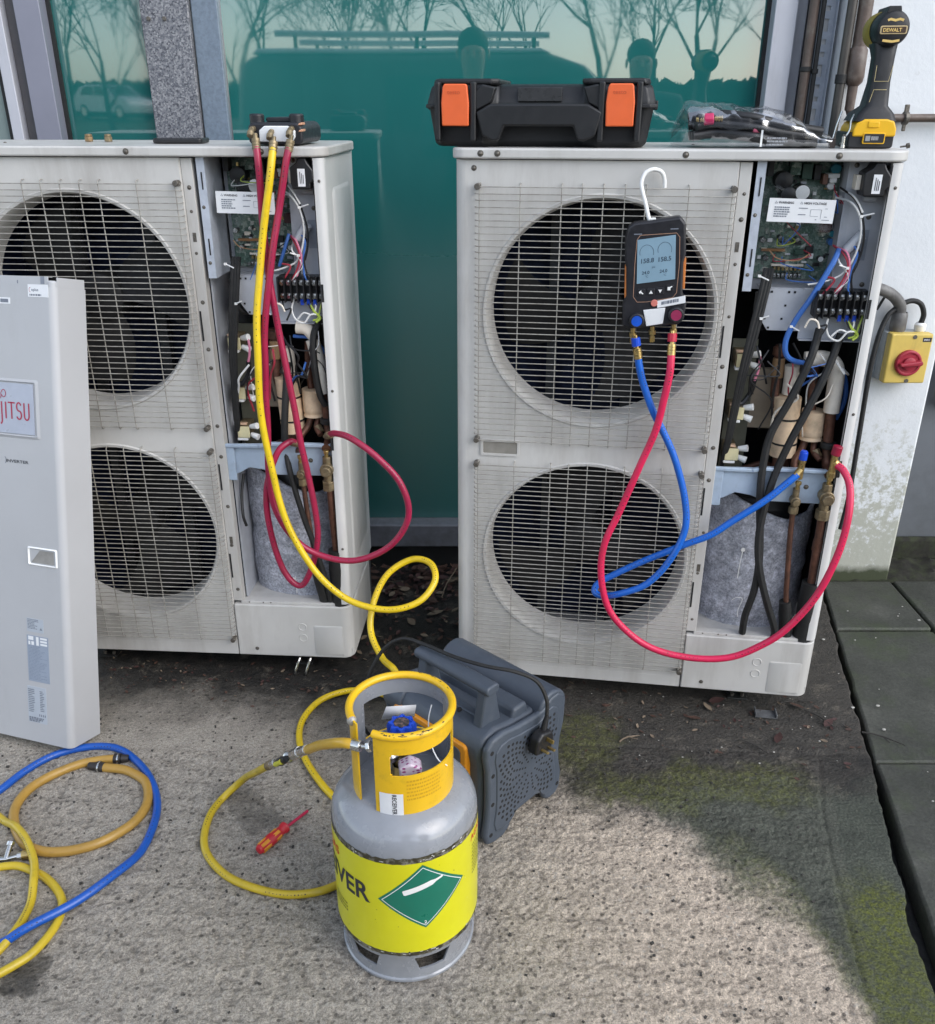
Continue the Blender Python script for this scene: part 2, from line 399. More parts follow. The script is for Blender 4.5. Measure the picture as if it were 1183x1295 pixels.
EARTH = M('mossy_earth', (.017,.016,.012), .9, var=.5, vs=40, dirt=((.045,.058,.02), .55, 22), bump=.8, bs=60)
# mossy soil strip at the foot of the walls
vs = []; fs = []; nx = 120; ny = 10
for j in range(ny+1):
    for i in range(nx+1):
        x = 1.14+2.2*i/nx; y = 2.605+.19*j/ny
        vs.append((x, y, -.008+.018*sst(0, .5, j/ny)+.012*N3(x, y, 30, 4)+.008*N3(x, y, 80, 2)))
fs = [(j*(nx+1)+i, j*(nx+1)+i+1, (j+1)*(nx+1)+i+1, (j+1)*(nx+1)+i) for j in range(ny) for i in range(nx)]
b = MB(); b.add(vs, fs); struct(b.build('soil_strip', EARTH, fix=False))

# =================================================================== FACADE
YG = 2.75
def teal_glass():
    m, nt, b = new_mat('teal_backed_glass'); pos = geo_pos(nt)
    n = nz(nt, pos, 2.2, 5, .6, (1, 1, .3))
    c = ramp(nt, n, [(.3, (.013,.122,.117)), (.7, (.018,.148,.140))]).outputs[0]
    st = ramp(nt, nz(nt, pos, 14, 6, .7, (1, 1, .06)), [(.60, 0.), (.80, 1.)]).outputs[0]
    c = mix(nt, mth(nt, 'MULTIPLY', st, .10), c, (.16,.30,.28))
    lnk(nt, c, b.inputs['Base Color'])
    sp = nt.nodes.new('ShaderNodeSeparateXYZ'); lnk(nt, pos, sp.inputs[0])
    dust = mth(nt, 'SUBTRACT', 1., mth(nt, 'DIVIDE', mth(nt, 'SUBTRACT', sp.outputs[2], .95), .30), True)
    lnk(nt, mth(nt, 'ADD', mth(nt, 'MULTIPLY', dust, .34), ramp(nt, nz(nt, pos, 6, 6, .7, (1, 1, .25)), [(.4, .012), (.8, .045)]).outputs[0]), b.inputs['Roughness'])
    b.inputs['IOR'].default_value = 2.3
    bumpn(nt, b, nz(nt, pos, 1.6, 2, .5), .05, .012)
    return m
TEAL = teal_glass()
FRAME = M('white_aluminium', (.50,.51,.56), .38, .1, var=.05, vs=6, dirt=((.16,.15,.15), .35, 9), streak=True)
FRAMEL = M('lavender_grey_aluminium', (.23,.235,.29), .4, .15, var=.05, vs=6)
FRAMED = M('dark_frame', (.10,.095,.10), .5, var=.1)
PALEGL = M('pale_window', (.25,.31,.30), .08, var=.06, vs=3, ior=1.7)
win = thing('shopfront_window', 'teal backed glass shopfront with pale metal frame behind the two units', 'window', (0, YG, 0))
def part(name, mats, a, c, parent=win, bevel=.002):
    bb = MB(); bb.box(a, c); return bb.build(name, mats, parent, bevel)
part('glass_pane', TEAL, (-1.113, 0, .17), (-.868, .012, 3.2), bevel=0)
part('glass_pane', TEAL, (-.66, 0, .17), (.800, .012, 3.2), bevel=0)
part('glass_pane', PALEGL, (-3.2, -.01, .17), (-1.275, .002, 3.2), bevel=0)
part('gasket', RUBBER, (-1.122, -.012, .17), (-1.113, .01, 3.2), bevel=0)
part('gasket', RUBBER, (-1.275, -.03, .17), (-1.258, .01, 3.2), bevel=0)
part('gasket', RUBBER, (.800, -.012, .17), (.809, .01, 3.2), bevel=0)
part('mullion', FRAMEL, (-1.190, -.055, .05), (-1.122, .02, 3.2))
part('mullion', FRAMED, (-1.228, -.02, .05), (-1.190, .02, 3.2))
part('mullion', FRAME, (-1.258, -.05, .05), (-1.228, .02, 3.2))
fj = part('frame', FRAME, (.809, -.05, .02), (.868, .06, 3.2))
part('frame', FRAME, (.868, -.015, .02), (.905, .06, 3.2))
SILL = M('dull_sill', (.17,.18,.205), .5, dirt=((.07,.07,.07), .5, 12))
part('sill', SILL, (-.668, -.055, .085), (.809, .02, .168), bevel=.006)
part('sill', SILL, (-1.122, -.055, .085), (-.862, .02, .168), bevel=.006)
part('plinth', M('black_plinth', (.012,.013,.014), .55, var=.4, vs=12, dirt=((.05,.05,.045), .3, 12)), (-3.2, -.035, -.06), (.905, .05, .082))
# silver letterbox-thin transom far above the picture
part('head_rail', FRAME, (-3.2, -.05, 3.2), (.905, .05, 3.3))
# granite clad column between the two panes
def granite():
    m, nt, b = new_mat('speckled_granite'); pos = geo_pos(nt)
    v = nt.nodes.new('ShaderNodeTexVoronoi'); v.inputs['Scale'].default_value = 240; lnk(nt, pos, v.inputs['Vector'])
    bw = nt.nodes.new('ShaderNodeRGBToBW'); lnk(nt, v.outputs['Color'], bw.inputs[0])
    s = mth(nt, 'ADD', mth(nt, 'MULTIPLY', bw.outputs[0], .55), mth(nt, 'MULTIPLY', nz(nt, pos, 140, 3, .6), .55))
    c = ramp(nt, s, [(.30, (.04,.042,.055)), (.45, (.11,.115,.135)), (.62, (.20,.205,.22)), (.8, (.32,.32,.33))]).outputs[0]
    lnk(nt, c, b.inputs['Base Color']); b.inputs['Roughness'].default_value = .35; return m
gc = thing('granite_column', 'speckled grey granite clad column between the two teal panes', 'column', (0, YG, 0))
GR = granite()
part('granite_slab', GR, (-.866, -.035, .02), (-.738, .02, 3.2), gc, .003)
part('side_cladding', M('blue_grey_stone', (.17,.215,.27), .35, var=.12, vs=120, dirt=((.10,.13,.17), .5, 90)), (-.735, -.020, .02), (-.664, .02, 3.2), gc, .003)
for (x, z) in ((-.845, 1.642), (-.803, 1.642)):
    bb = MB(); bb.cyl((x,-.0352,z), (x,-.041,z), .0055, n=10); bb.build('bolt', SCREWM, gc, .001)
# wall above and return walls
WHITEW = None
def render_wall():
    m, nt, b = new_mat('white_painted_render'); pos = geo_pos(nt)
    c = ramp(nt, nz(nt, pos, 3, 5, .6), [(.3, (.69,.715,.735)), (.7, (.77,.79,.80))]).outputs[0]
    sp = nt.nodes.new('ShaderNodeSeparateXYZ'); lnk(nt, pos, sp.inputs[0])
    low = mth(nt, 'SUBTRACT', 1., mth(nt, 'DIVIDE', sp.outputs[2], .72), True)
    n = nz(nt, pos, 34, 8, .75)
    k = mth(nt, 'MULTIPLY', ramp(nt, mth(nt, 'ADD', n, mth(nt, 'MULTIPLY', low, .30)), [(.60, 0.), (.72, 1.)]).outputs[0], .75)
    c = mix(nt, mth(nt, 'MULTIPLY', k, mth(nt, 'MULTIPLY', low, 1.9, True)), c, (.34,.34,.25))
    sc = ramp(nt, nz(nt, pos, 30, 6, .75), [(.66, 0.), (.70, 1.)]).outputs[0]
    c = mix(nt, mth(nt, 'MULTIPLY', sc, mth(nt, 'ADD', .14, mth(nt, 'MULTIPLY', low, .5))), c, (.20,.20,.17))
    foot = mth(nt, 'SUBTRACT', 1., mth(nt, 'DIVIDE', mth(nt, 'ADD', sp.outputs[2], mth(nt, 'MULTIPLY', nz(nt, pos, 20, 5), -.05)), .030), True)
    c = mix(nt, foot, c, (.05,.06,.03))
    lnk(nt, c, b.inputs['Base Color']); b.inputs['Roughness'].default_value = .75
    bumpn(nt, b, mth(nt, 'ADD', nz(nt, pos, 90, 5, .65), mth(nt, 'MULTIPLY', nz(nt, pos, 9, 3), 2)), .25, .004)
    return m
WHITEW = render_wall()
pil = thing('rendered_pillar', 'white painted rendered pillar behind the yellow isolator switch', 'pillar', (1.19, 2.70, 0))
bb = MB(); bb.box((-.215,-.07,-.06), (.205,.35,3.3)); bb.build('pillar_face', WHITEW, pil, .008)
GREYW = M('dark_grey_wall_paint', (.125,.135,.150), .6, var=.1, vs=5, dirt=((.06,.065,.06), .4, 6))
wl = thing('grey_wall', 'dark grey painted wall set back beside the white pillar', 'wall', (2.6, 2.79, 0))
bb = MB(); bb.box((-1.205, 0, -.06), (2.5, .2, 3.3)); bb.build('wall_face', GREYW, wl)
bb = MB(); bb.box((-1.2,-.03,.0), (2.5,-.002,.085)); bb.build('wall_base', EARTH, wl, .01)
up = thing('upper_wall', 'plain pale wall of the building above the shopfront', 'wall', (0, 2.75, 3.3))
bb = MB(); bb.box((-3.2, 0, 0), (5.1, .3, 1.2)); bb.build('wall_face', FRAME, up)
# service risers in the recess between frame and pillar
def riser(name, label, cat, x, y, r, mat, z0=.05, z1=3.1, rings=()):
    t = thing(name, label, cat, (x, y, z0)); bb = MB(); bb.cyl((0,0,0), (0,0,z1-z0), r, n=16); bb.build('pipe', mat, t)
    for z in rings:
        bb = MB(); bb.cyl((0,0,z-z0-.006), (0,0,z-z0+.006), r+.003, n=16); bb.build('clip', RUBBER, t, .001)
    return t
BROWNP = M('brown_painted_pipe', (.105,.075,.06), .45, var=.25, vs=25, dirt=((.26,.23,.20), .35, 30))
PIPEK = M('black_pipe', (.022,.021,.021), .4, var=.3, vs=20, dirt=((.14,.12,.10), .45, 14), streak=True)
rec = thing('recess_lining', 'dark recess strip behind the vertical pipes', 'panel', (.94, 2.80, 0))
bb = MB(); bb.box((-.033,.0,-.05), (.035,.03,3.2)); bb.build('lining', M('recess_grey', (.16,.16,.165), .6, var=.2, dirt=((.04,.04,.04), .5, 10)), rec)
riser('brown_riser_pipe', 'slim brown riser pipe beside the window frame', 'pipe', .898, 2.665, .012, BROWNP, rings=(1.52,))
tr = thing('cable_tray', 'slotted grey metal cable tray running up beside the frame', 'cable tray', (.944, 2.69, .05))
def tray_mesh():
    bb = MB(); hw = .019
    # web with real slots: bars between slot rows
    z = 0.; k = 0
    bb.box((-hw,-.001,0), (-.006,.001,3.0)); bb.box((.006,-.001,0), (hw,.001,3.0))
    while z < 2.98:
        ln = .03 if k % 3 == 1 else .012
        bb.box((-.006,-.0008,z), (.006,.0008,z+.018)); z += .018+ln; k += 1
    bb.box((-hw-.001,-.018,0), (-hw+.001,.001,3.0)); bb.box((hw-.001,-.018,0), (hw+.001,.001,3.0)); return bb
tray_mesh().build('tray', GALV, tr)
bb = MB(); bb.box((-.008,.004,0), (.008,.006,3.0)); bb.build('tray_backing', M('bright_backing', (.6,.6,.6), .6), tr)
riser('black_riser_pipe', 'black insulated riser pipe right of the cable tray', 'pipe', .972, 2.60, .012, PIPEK, rings=(1.50, 1.49))
riser('thin_black_cable_riser', 'thin black cable left of the cable tray', 'cable', .921, 2.66, .006, RUBBER, rings=(1.515,))
bp = thing('brown_waste_pipe', 'brown pipe with coupling that elbows right along the white pillar', 'pipe', (1.006, 2.60, 1.3))
bb = MB(); bb.cyl((0,0,.26), (0,0,1.7), .018, n=18); bb.build('pipe', BROWNP, bp)
bb = MB(); bb.lathe([(.018,.27),(.023,.262),(.024,.20),(.022,.188),(.013,.178),(.012,.12)], n=18); bb.build('coupling', BROWNP, bp)
e = [(0,0,.13)]+[(.028-.028*math.cos(t), 0, .13-.028*math.sin(t)) for t in [R_(a) for a in range(15, 91, 15)]]+[(.30,0,.102),(.55,0,.100)]
bb = MB(); bb.tube(e, .0105, 12); bb.build('elbow_pipe', BROWNP, bp)
bb = MB(); bb.cyl((.146,0,.102), (.158,0,.102), .017, n=14); bb.box((.146,-.004,.102), (.158,.004,.135)); bb.box((.146,.01,.096), (.158,.03,.108)); bb.box((.147,-.003,.07),(.157,.003,.09)); bb.build('clamp', SCREWM, bp, .002)
kp = thing('black_conduit', 'black conduit with an elbow on the grey wall', 'pipe', (1.50, 2.77, .6))
# bottom-right conduit
bb = MB(); bb.tube(cr([(0,0,.9),(0,0,.2),(0,0,.02),(.01,0,-.02),(.04,0,-.035),(.3,0,-.035)], 4), .012, 10); bb.build('conduit', PIPEK, kp)
bb = MB(); bb.cyl((0,0,.16), (0,0,.185), .016, n=12); bb.build('collar', PIPEK, kp)

# =================================================================== WHAT THE GLASS REFLECTS (behind the camera)
vb = MB(); n = 24
vs = []; fs = []
for j in range(9):
    for i in range(n+1):
        x = -60+120*i/n; yy = -30-j*5; vs.append((x, yy, -.06+sst(0, 3, j)*.75+.05*N3(x, yy, .3)))
fs = [(j*(n+1)+i, j*(n+1)+i+1, (j+1)*(n+1)+i+1, (j+1)*(n+1)+i) for j in range(8) for i in range(n)]
vb.add(vs, fs); struct(vb.build('grass_verge', M('verge_grass', (.05,.065,.03), .9, var=.4, vs=2), fix=False))
hb = MB(); rr = random.Random(3)
HED = M('hedge_leaves', (.035,.045,.025), .8, var=.5, vs=3)
for i in range(5200):
    x = rr.uniform(-55, 55); h = 1.9+.5*N3(x, 0, .2)+.3*N3(x, 3, .9); z = .6+h*rr.random()**.8; y = -56+rr.uniform(-.9, .9)
    c = Vector((x, y, z)); a = rr.uniform(0, 6.28); s = rr.uniform(.3, .55)
    u = Vector((math.cos(a), .4*math.sin(a), rr.uniform(-.6,.6)))*s; w = Vector((rr.uniform(-.5,.5), .3, 1))*s*.6
    hb.add([c-u-w, c+u-w, c+u*.6+w, c-u*.7+w], [(0,1,2,3)])
hb.box((-60,-57.5,.3), (60,-56.6,2.3))
tag(hb.build('hedgerow', HED, fix=False), 'dark hedge along the far side reflected in the glass', 'hedge', kind='stuff')
BARK = M('winter_bark', (.035,.032,.028), .9, var=.3, vs=4)
def bare_tree(seed, H):
    rg = random.Random(seed); tk = MB(); tw = MB()
    def grow(p, d, L, r, lev):
        steps = 3 if lev < 3 else 2; pts = [p]; q = p.copy(); dd = d.copy()
        for s in range(steps):
            dd = (dd+Vector((rg.uniform(-1,1), rg.uniform(-1,1), rg.uniform(-.5,.9)))*(.14+.05*lev)).normalized()
            q = q+dd*(L/steps); pts.append(q.copy())
        rs = [r*(1-.45*i/steps) for i in range(steps+1)]
        (tk if lev < 2 else tw).tube(pts, rs, 6 if lev < 2 else 3, cap=False)
        if lev >= 6: return
        nb = rg.choice((3, 3, 4)) if lev < 3 else rg.choice((2, 3, 3))
        for k in range(nb):
            ang = rg.uniform(.25, .75); az = rg.uniform(0, 6.28); o = dd.orthogonal().normalized(); w = dd.cross(o)
            nd = (dd*math.cos(ang)+(o*math.cos(az)+w*math.sin(az))*math.sin(ang)+Vector((0,0,.12))).normalized()
            i = steps if k == 0 else rg.choice(range(1, steps+1))
            grow(pts[i], nd, L*rg.uniform(.62, .85), max(.012, rs[i]*rg.uniform(.5, .7)), lev+1)
    grow(Vector((0,0,0)), Vector((0,0,1)), H*.24, H*.011, 0)
    return tk.mesh('trunk', BARK, fix=False), tw.mesh('crown', BARK, fix=False)
TREES = [bare_tree(s, h) for s, h in ((2,13),(5,11),(9,15),(14,12))]
TL = [('tall bare winter tree with a forked trunk','reflected behind the photographer'),]
spots = [(-33,-44,0,.3,1.),(-27,-40,1,1.2,1.),(-21,-47,2,2.,.95),(-15,-36,3,.7,1.),(-9.5,-42,0,2.8,1.1),(-5,-33,1,4.,.9),(.8,-38,2,5.1,1.),(6,-27,3,3.4,1.),(9.5,-34,0,1.9,1.2),(15,-40,1,.2,1.1),(20,-31,2,4.4,.9),(27,-43,3,5.6,1.1),(3.4,-47,1,2.2,1.2),(-12.5,-49,2,1.0,1.1),(-24,-50,0,2.2,1.3),(-18,-52,3,.4,1.3),(-7,-50,1,5.2,1.3),(-2,-48,0,.8,1.3),(7.5,-50,2,3.9,1.3),(12.5,-48,0,4.7,1.3),(18,-51,1,3.1,1.3),(-30,-52,2,3.3,1.3),(23,-52,3,.9,1.3),(-3.5,-41,3,2.9,1.1)]
for i, (x, y, k, rz, s) in enumerate(spots):
    t = thing('bare_tree', 'bare winter tree reflected in the teal glass', 'tree', (x, y, -.1+(.7 if y < -36 else .3 if y < -31 else 0)), rz, 'bare trees across the car park')
    t.scale = (s, s, s); link('trunk', TREES[k][0], t); link('crown', TREES[k][1], t)

def vehicle(name, label, cat, L, Wd, prof, glass_side, glass_f, wheels, paint, loc, rz, roofz, extra=None):
    t = thing(name, label, cat, loc, rz)
    bb = MB(); bb.prism(prof, -Wd/2, Wd/2, 'xz'); bb.build('body', paint, t, .06, 3)
    VG = M('vehicle_glass', (.02,.025,.028), .05, var=.05, vs=2)
    for s in (-1, 1):
        for g in glass_side:
            bb = MB(); bb.prism(g, s*(Wd/2-.01), s*(Wd/2+.006), 'xz'); bb.build('side_window', VG, t)
        for (wx, wr) in wheels:
            bb = MB(); bb.cyl((wx, s*(Wd/2-.2), wr), (wx, s*(Wd/2+.012), wr), wr, n=24); w = bb.build('wheel', RUBBER, t, .02)
            bb = MB(); bb.cyl((wx, s*(Wd/2), wr), (wx, s*(Wd/2+.02), wr), wr*.62, n=16); bb.build('rim', STEEL, w)
    for g in glass_f:
        bb = MB(); (x0, z0), (x1, z1) = g
        bb.add([(x0,-Wd*.42,z0),(x0,Wd*.42,z0),(x1,Wd*.38,z1),(x1,-Wd*.38,z1)], [(0,1,2,3)]); bb.build('windscreen', VG, t)
    return t
VANP = M('dark_van_paint', (.05,.055,.06), .3, var=.05, coat=.5)
van = vehicle('parked_van', 'dark panel van with pale roof rack reflected in the glass', 'van', 4.8, 1.9,
    [(-2.4,.35),(-2.4,1.2),(-2.33,1.80),(-2.2,1.92),(.7,1.95),(1.05,1.85),(1.65,1.25),(2.3,1.08),(2.42,.9),(2.42,.35)],
    [[(.1,1.25),(.1,1.75),(.85,1.75),(1.35,1.25)],[(-.9,1.25),(-.9,1.75),(0,1.75),(0,1.25)]],
    [((1.72,1.27),(1.10,1.83))], [(-1.5,.33),(1.6,.33)], VANP, (.1,-5.2,-.07), 0, 1.95)
bb = MB(); bb.prism([(-2.2,1.93),(-2.15,1.985),(.6,2.0),(.72,1.955)], -.90, .90, 'xz'); bb.build('roof_skin', M('pale_roof', (.62,.64,.66), .4), van, .02)
for s in (-.72, .72):
    bb = MB(); bb.tube([(-2.0,s,2.12),(.7,s,2.12)], .03, 8); rk = bb.build('roof_rail', STEEL, van)
    for x in (-1.8,-.6,.55):
        bb = MB(); bb.cyl((x,s,1.98), (x,s,2.12), .02, n=8); bb.build('rail_foot', BLACK, rk)
SILV = M('silver_car_paint', (.62,.64,.66), .3, .3, var=.04, coat=.5)
vehicle('silver_car', 'pale silver car across the car park reflected in the left pane', 'car', 4.3, 1.8,
    [(-2.1,.3),(-2.12,.85),(-1.95,1.05),(-1.5,1.42),(-.9,1.55),(.3,1.54),(1.0,1.05),(1.9,.92),(2.12,.7),(2.12,.3)],
    [[(-1.45,1.08),(-1.2,1.38),(-.85,1.46),(-.4,1.46),(-.4,1.05)],[(-.32,1.05),(-.32,1.46),(.25,1.46),(.85,1.05)]],
    [((1.02,1.07),(.36,1.5))], [(-1.35,.33),(1.35,.33)], SILV, (-17.8,-44.5,.70), .55, 1.55)

def person(name, label, loc, rz, jacket, trousers, hairc, arms_up, H=1.84):
    t = thing(name, label, 'person', loc, rz); s = H/1.8
    def skin(nm, J, E, mats, par=t, lv=2):
        me = bpy.data.meshes.new(nm); me.from_pydata([tuple(c*s for c in j[0]) for j in J], E, []); me.materials.append(mats)
        o = link(nm, me, par); md = o.modifiers.new('skin', 'SKIN'); md.use_smooth_shade = True
        for v, j in zip(me.skin_vertices[0].data, J): v.radius = (j[1]*s, (j[2] if len(j) > 2 else j[1])*s)
        me.skin_vertices[0].data[0].use_root = True
        sb = o.modifiers.new('sub', 'SUBSURF'); sb.levels = sb.render_levels = lv; return o
    SK = M('skin', (.45,.27,.20), .5, var=.06)
    # local frame: the figure faces +y
    el = [(.24,.10,1.12),(.11,.30,1.26)] if arms_up else [(.27,.02,1.13),(.25,.14,.92)]
    J = [((0,0,.98),.12,.09),((0,0,1.18),.11,.08),((0,0,1.36),.12,.09),((0,.0,1.46),.055),((0,.015,1.525),.058),((0,.03,1.60),.080,.098),((0,.02,1.69),.070,.088),
         ((.10,0,.9),.085),((.11,.02,.5),.06),((.115,-.02,.1),.045),((.12,.10,.05),.035),((-.10,0,.9),.085),((-.11,.02,.5),.06),((-.115,-.02,.1),.045),((-.12,.10,.05),.035),
         ((.20,0,1.39),.055),(el[0],.045),(el[1],.032),((el[1][0]-.02,el[1][1]+.07,el[1][2]+.04),.03,.018),
         ((-.20,0,1.39),.055),((-el[0][0],el[0][1],el[0][2]),.045),((-el[1][0],el[1][1],el[1][2]),.032),((-el[1][0]+.02,el[1][1]+.07,el[1][2]+.04),.03,.018)]
    E = [(0,1),(1,2),(2,3),(3,4),(4,5),(5,6),(0,7),(7,8),(8,9),(9,10),(0,11),(11,12),(12,13),(13,14),(2,15),(15,16),(16,17),(17,18),(2,19),(19,20),(20,21),(21,22)]
    skin('body', J, E, SK)
    g = lambda k, a: (J[k][0], J[k][1]+a, (J[k][2] if len(J[k]) > 2 else J[k][1])+a)
    skin('jacket', [((0,0,.80),.18,.15),((0,0,1.12),.19,.14),((0,0,1.36),.19,.13),((0,0,1.475),.085),g(15,.035),g(16,.03),((el[1][0]*1.02,el[1][1]-.02,el[1][2]-.01),.045),g(19,.035),g(20,.03),((-el[1][0]*1.02,el[1][1]-.02,el[1][2]-.01),.045)],
         [(0,1),(1,2),(2,3),(2,4),(4,5),(5,6),(2,7),(7,8),(8,9)], jacket)
    skin('trousers', [((0,0,.96),.145,.115),g(7,.018),g(8,.02),((.115,-.01,.08),.062),g(11,.018),g(12,.02),((-.115,-.01,.08),.062)], [(0,1),(1,2),(2,3),(0,4),(4,5),(5,6)], trousers)
    bb = MB(); bb.sph((0,-.004*s,1.672*s), .098*s, 16, (.88,1.05,.86)); bb.build('hair', hairc, t)
    bb = MB(); bb.sph((0,.124*s,1.61*s), .016*s, 8, (.8,1,1.5))
    for q in (-1, 1): bb.sph((q*.034*s,.108*s,1.635*s), .012*s, 8); bb.sph((q*.086*s,.03*s,1.62*s), .022*s, 8, (.4,.8,1.3))
    bb.build('face', SK, t)
    for q in (-1, 1):
        bb = MB(); bb.box((q*.118*s-.045,-.10,0), (q*.118*s+.045,.17,.075)); bb.build('boot', BLACK, t, .03, 3)
    return t
NAVY = M('navy_jacket', (.02,.024,.035), .8, var=.2); TROU = M('work_trousers', (.03,.03,.032), .85, var=.2); HAIR = M('dark_hair', (.015,.012,.01), .7)
person('person', 'person in dark jacket holding up a phone, reflected in the glass', (.03,-.42,-.03), 0, NAVY, TROU, HAIR, True, 1.92)
person('person', 'person in dark jacket standing with arms down, reflected right of the case', (1.08,-.75,-.03), .1, NAVY, TROU, HAIR, False, 1.88)
ph = thing('camera_phone', 'black phone held up by the reflected person', 'phone', (.0,-.02,1.4))
bb = MB(); bb.prism(rrect(-.037,-.075,.037,.075,.01), -.008, 0, 'xz'); bb.build('phone_body', BLACK, ph, .002)
# =================================================================== OUTDOOR UNITS
UW, UD, UH = .895, .338, 1.29
PCBM = None
def pcb_mat():
    m, nt, b = new_mat('green_circuit_board'); pos = geo_pos(nt)
    v = nt.nodes.new('ShaderNodeTexVoronoi'); v.inputs['Scale'].default_value = 130; v.distance = 'CHEBYCHEV'; lnk(nt, pos, v.inputs['Vector'])
    bw = nt.nodes.new('ShaderNodeRGBToBW'); lnk(nt, v.outputs['Color'], bw.inputs[0])
    c = ramp(nt, bw.outputs[0], [(.25, (.075,.14,.105)), (.55, (.14,.215,.175)), (.75, (.30,.36,.31)), (.86, (.02,.025,.022)), (.93, (.50,.52,.48))]).outputs[0]
    c = mix(nt, .6, c, ramp(nt, nz(nt, pos, 300, 3), [(.35, .5), (.65, 1.35)]).outputs[0], 'MULTIPLY')
    lnk(nt, c, b.inputs['Base Color']); b.inputs['Roughness'].default_value = .4
    bumpn(nt, b, v.outputs['Distance'], .3, .002); return m
PCBM = pcb_mat()
def felt_mat():
    m, nt, b = new_mat('grey_felt'); pos = geo_pos(nt)
    c = ramp(nt, nz(nt, pos, 34, 8, .72), [(.34, (.25,.26,.29)), (.50, (.42,.43,.48)), (.64, (.58,.59,.65))]).outputs[0]
    c = mix(nt, .75, c, ramp(nt, nz(nt, pos, 170, 5, .75), [(.36, .42), (.64, 1.45)]).outputs[0], 'MULTIPLY')
    lnk(nt, c, b.inputs['Base Color']); b.inputs['Roughness'].default_value = .95
    bumpn(nt, b, mth(nt, 'ADD', nz(nt, pos, 30, 5, .65), mth(nt, 'MULTIPLY', nz(nt, pos, 260, 4), .3)), .5, .008); return m
FELT = felt_mat()
def film_mat():
    m, nt, b = new_mat('clear_film'); nt.nodes.remove(b)
    tr = nt.nodes.new('ShaderNodeBsdfTransparent'); gl = nt.nodes.new('ShaderNodeBsdfGlossy'); gl.inputs['Roughness'].default_value = .12
    tr.inputs[0].default_value = (.93,.94,.95,1)
    mx = nt.nodes.new('ShaderNodeMixShader'); fr = nt.nodes.new('ShaderNodeFresnel'); fr.inputs['IOR'].default_value = 1.55
    k = mth(nt, 'ADD', mth(nt, 'MULTIPLY', fr.outputs[0], .40), .004)
    lnk(nt, k, mx.inputs[0]); lnk(nt, tr.outputs[0], mx.inputs[1]); lnk(nt, gl.outputs[0], mx.inputs[2])
    lnk(nt, mx.outputs[0], nt.nodes['Material Output'].inputs['Surface'])
    n = nz(nt, geo_pos(nt), 14, 3); bp_ = nt.nodes.new('ShaderNodeBump'); bp_.inputs['Strength'].default_value = .5; bp_.inputs['Distance'].default_value = .01
    lnk(nt, n, bp_.inputs['Height']); lnk(nt, bp_.outputs[0], gl.inputs['Normal']); return m
FILM = film_mat()
TEALC = M('teal_capacitor', (.02,.20,.26), .35); BLUEC = M('blue_capacitor', (.04,.16,.42), .35)
GREENW = M('green_yellow_wire', (.35,.45,.06), .5); WHITEW2 = M('white_wire', (.68,.68,.66), .5); PINKW = M('pink_wire', (.65,.22,.32), .5); REDW = M('red_wire', (.35,.03,.05), .5)
OLIVE = M('olive_coated_steel', (.115,.115,.085), .6, .1, var=.2, vs=20)
CASEIN = M('casing_inside', (.06,.062,.066), .6, .2, var=.2, vs=20)
PAINTM = {}

SCREW_ME = None
def screw_mesh():
    bb = MB(); bb.lathe([(.0001,-.0032),(.0022,-.0030),(.0040,-.0018),(.0044,-.0004),(.0066,-.0003),(.0066,.0004)], ax=(0,1,0), n=14)
    me = bb.mesh('screw', SCREWM); return me
SCREW_ME = screw_mesh()
def screw(parent, u, v, z, s=1., name='screw'):
    o = link(name, SCREW_ME, parent, loc=(u, v, z)); o.scale = (s, s, s); return o

GU = (0, 1/6, 1/3, .415, .5, .585, .667, .833, 1.)
WMESH = {}
def hwire(L):
    k = ('h', round(L, 4))
    if k not in WMESH:
        bb = MB(); r = .00115; p = [(-.009,.016,0),(-.0085,.004,0),(-.004,.0005,0),(0,0,0),(L,0,0),(L+.004,.0005,0),(L+.0085,.004,0),(L+.009,.016,0)]
        bb.tube(p, r, 6); WMESH[k] = bb.mesh('wire', WIRE)
    return WMESH[k]
def vwire(L):
    k = ('v', round(L, 4))
    if k not in WMESH:
        bb = MB(); p = [(0,.016,-.007),(0,.004,-.0065),(0,.001,-.004),(0,0,0),(0,0,L),(0,.001,L+.004),(0,.004,L+.0065),(0,.016,L+.007)]
        bb.tube(p, .00125, 6); WMESH[k] = bb.mesh('wire', WIRE)
    return WMESH[k]

def fan_hole_cell(bb, x0, z0, x1, z1, cx, cz, r, v, n=72):
    A = sorted(set([2*math.pi*i/n for i in range(n)]+[math.atan2(z-cz, x-cx) % (2*math.pi) for x in (x0, x1) for z in (z0, z1)]))
    inn = []; out = []
    for a in A:
        c, s = math.cos(a), math.sin(a); t = 1e9
        if c > 1e-9: t = min(t, (x1-cx)/c)
        if c < -1e-9: t = min(t, (x0-cx)/c)
        if s > 1e-9: t = min(t, (z1-cz)/s)
        if s < -1e-9: t = min(t, (z0-cz)/s)
        out.append((cx+c*t, v, cz+s*t)); inn.append((cx+c*r, v, cz+s*r))
    k = len(A); bb.add(inn+out, [(i, k+i, k+(i+1) % k, (i+1) % k) for i in range(k)])

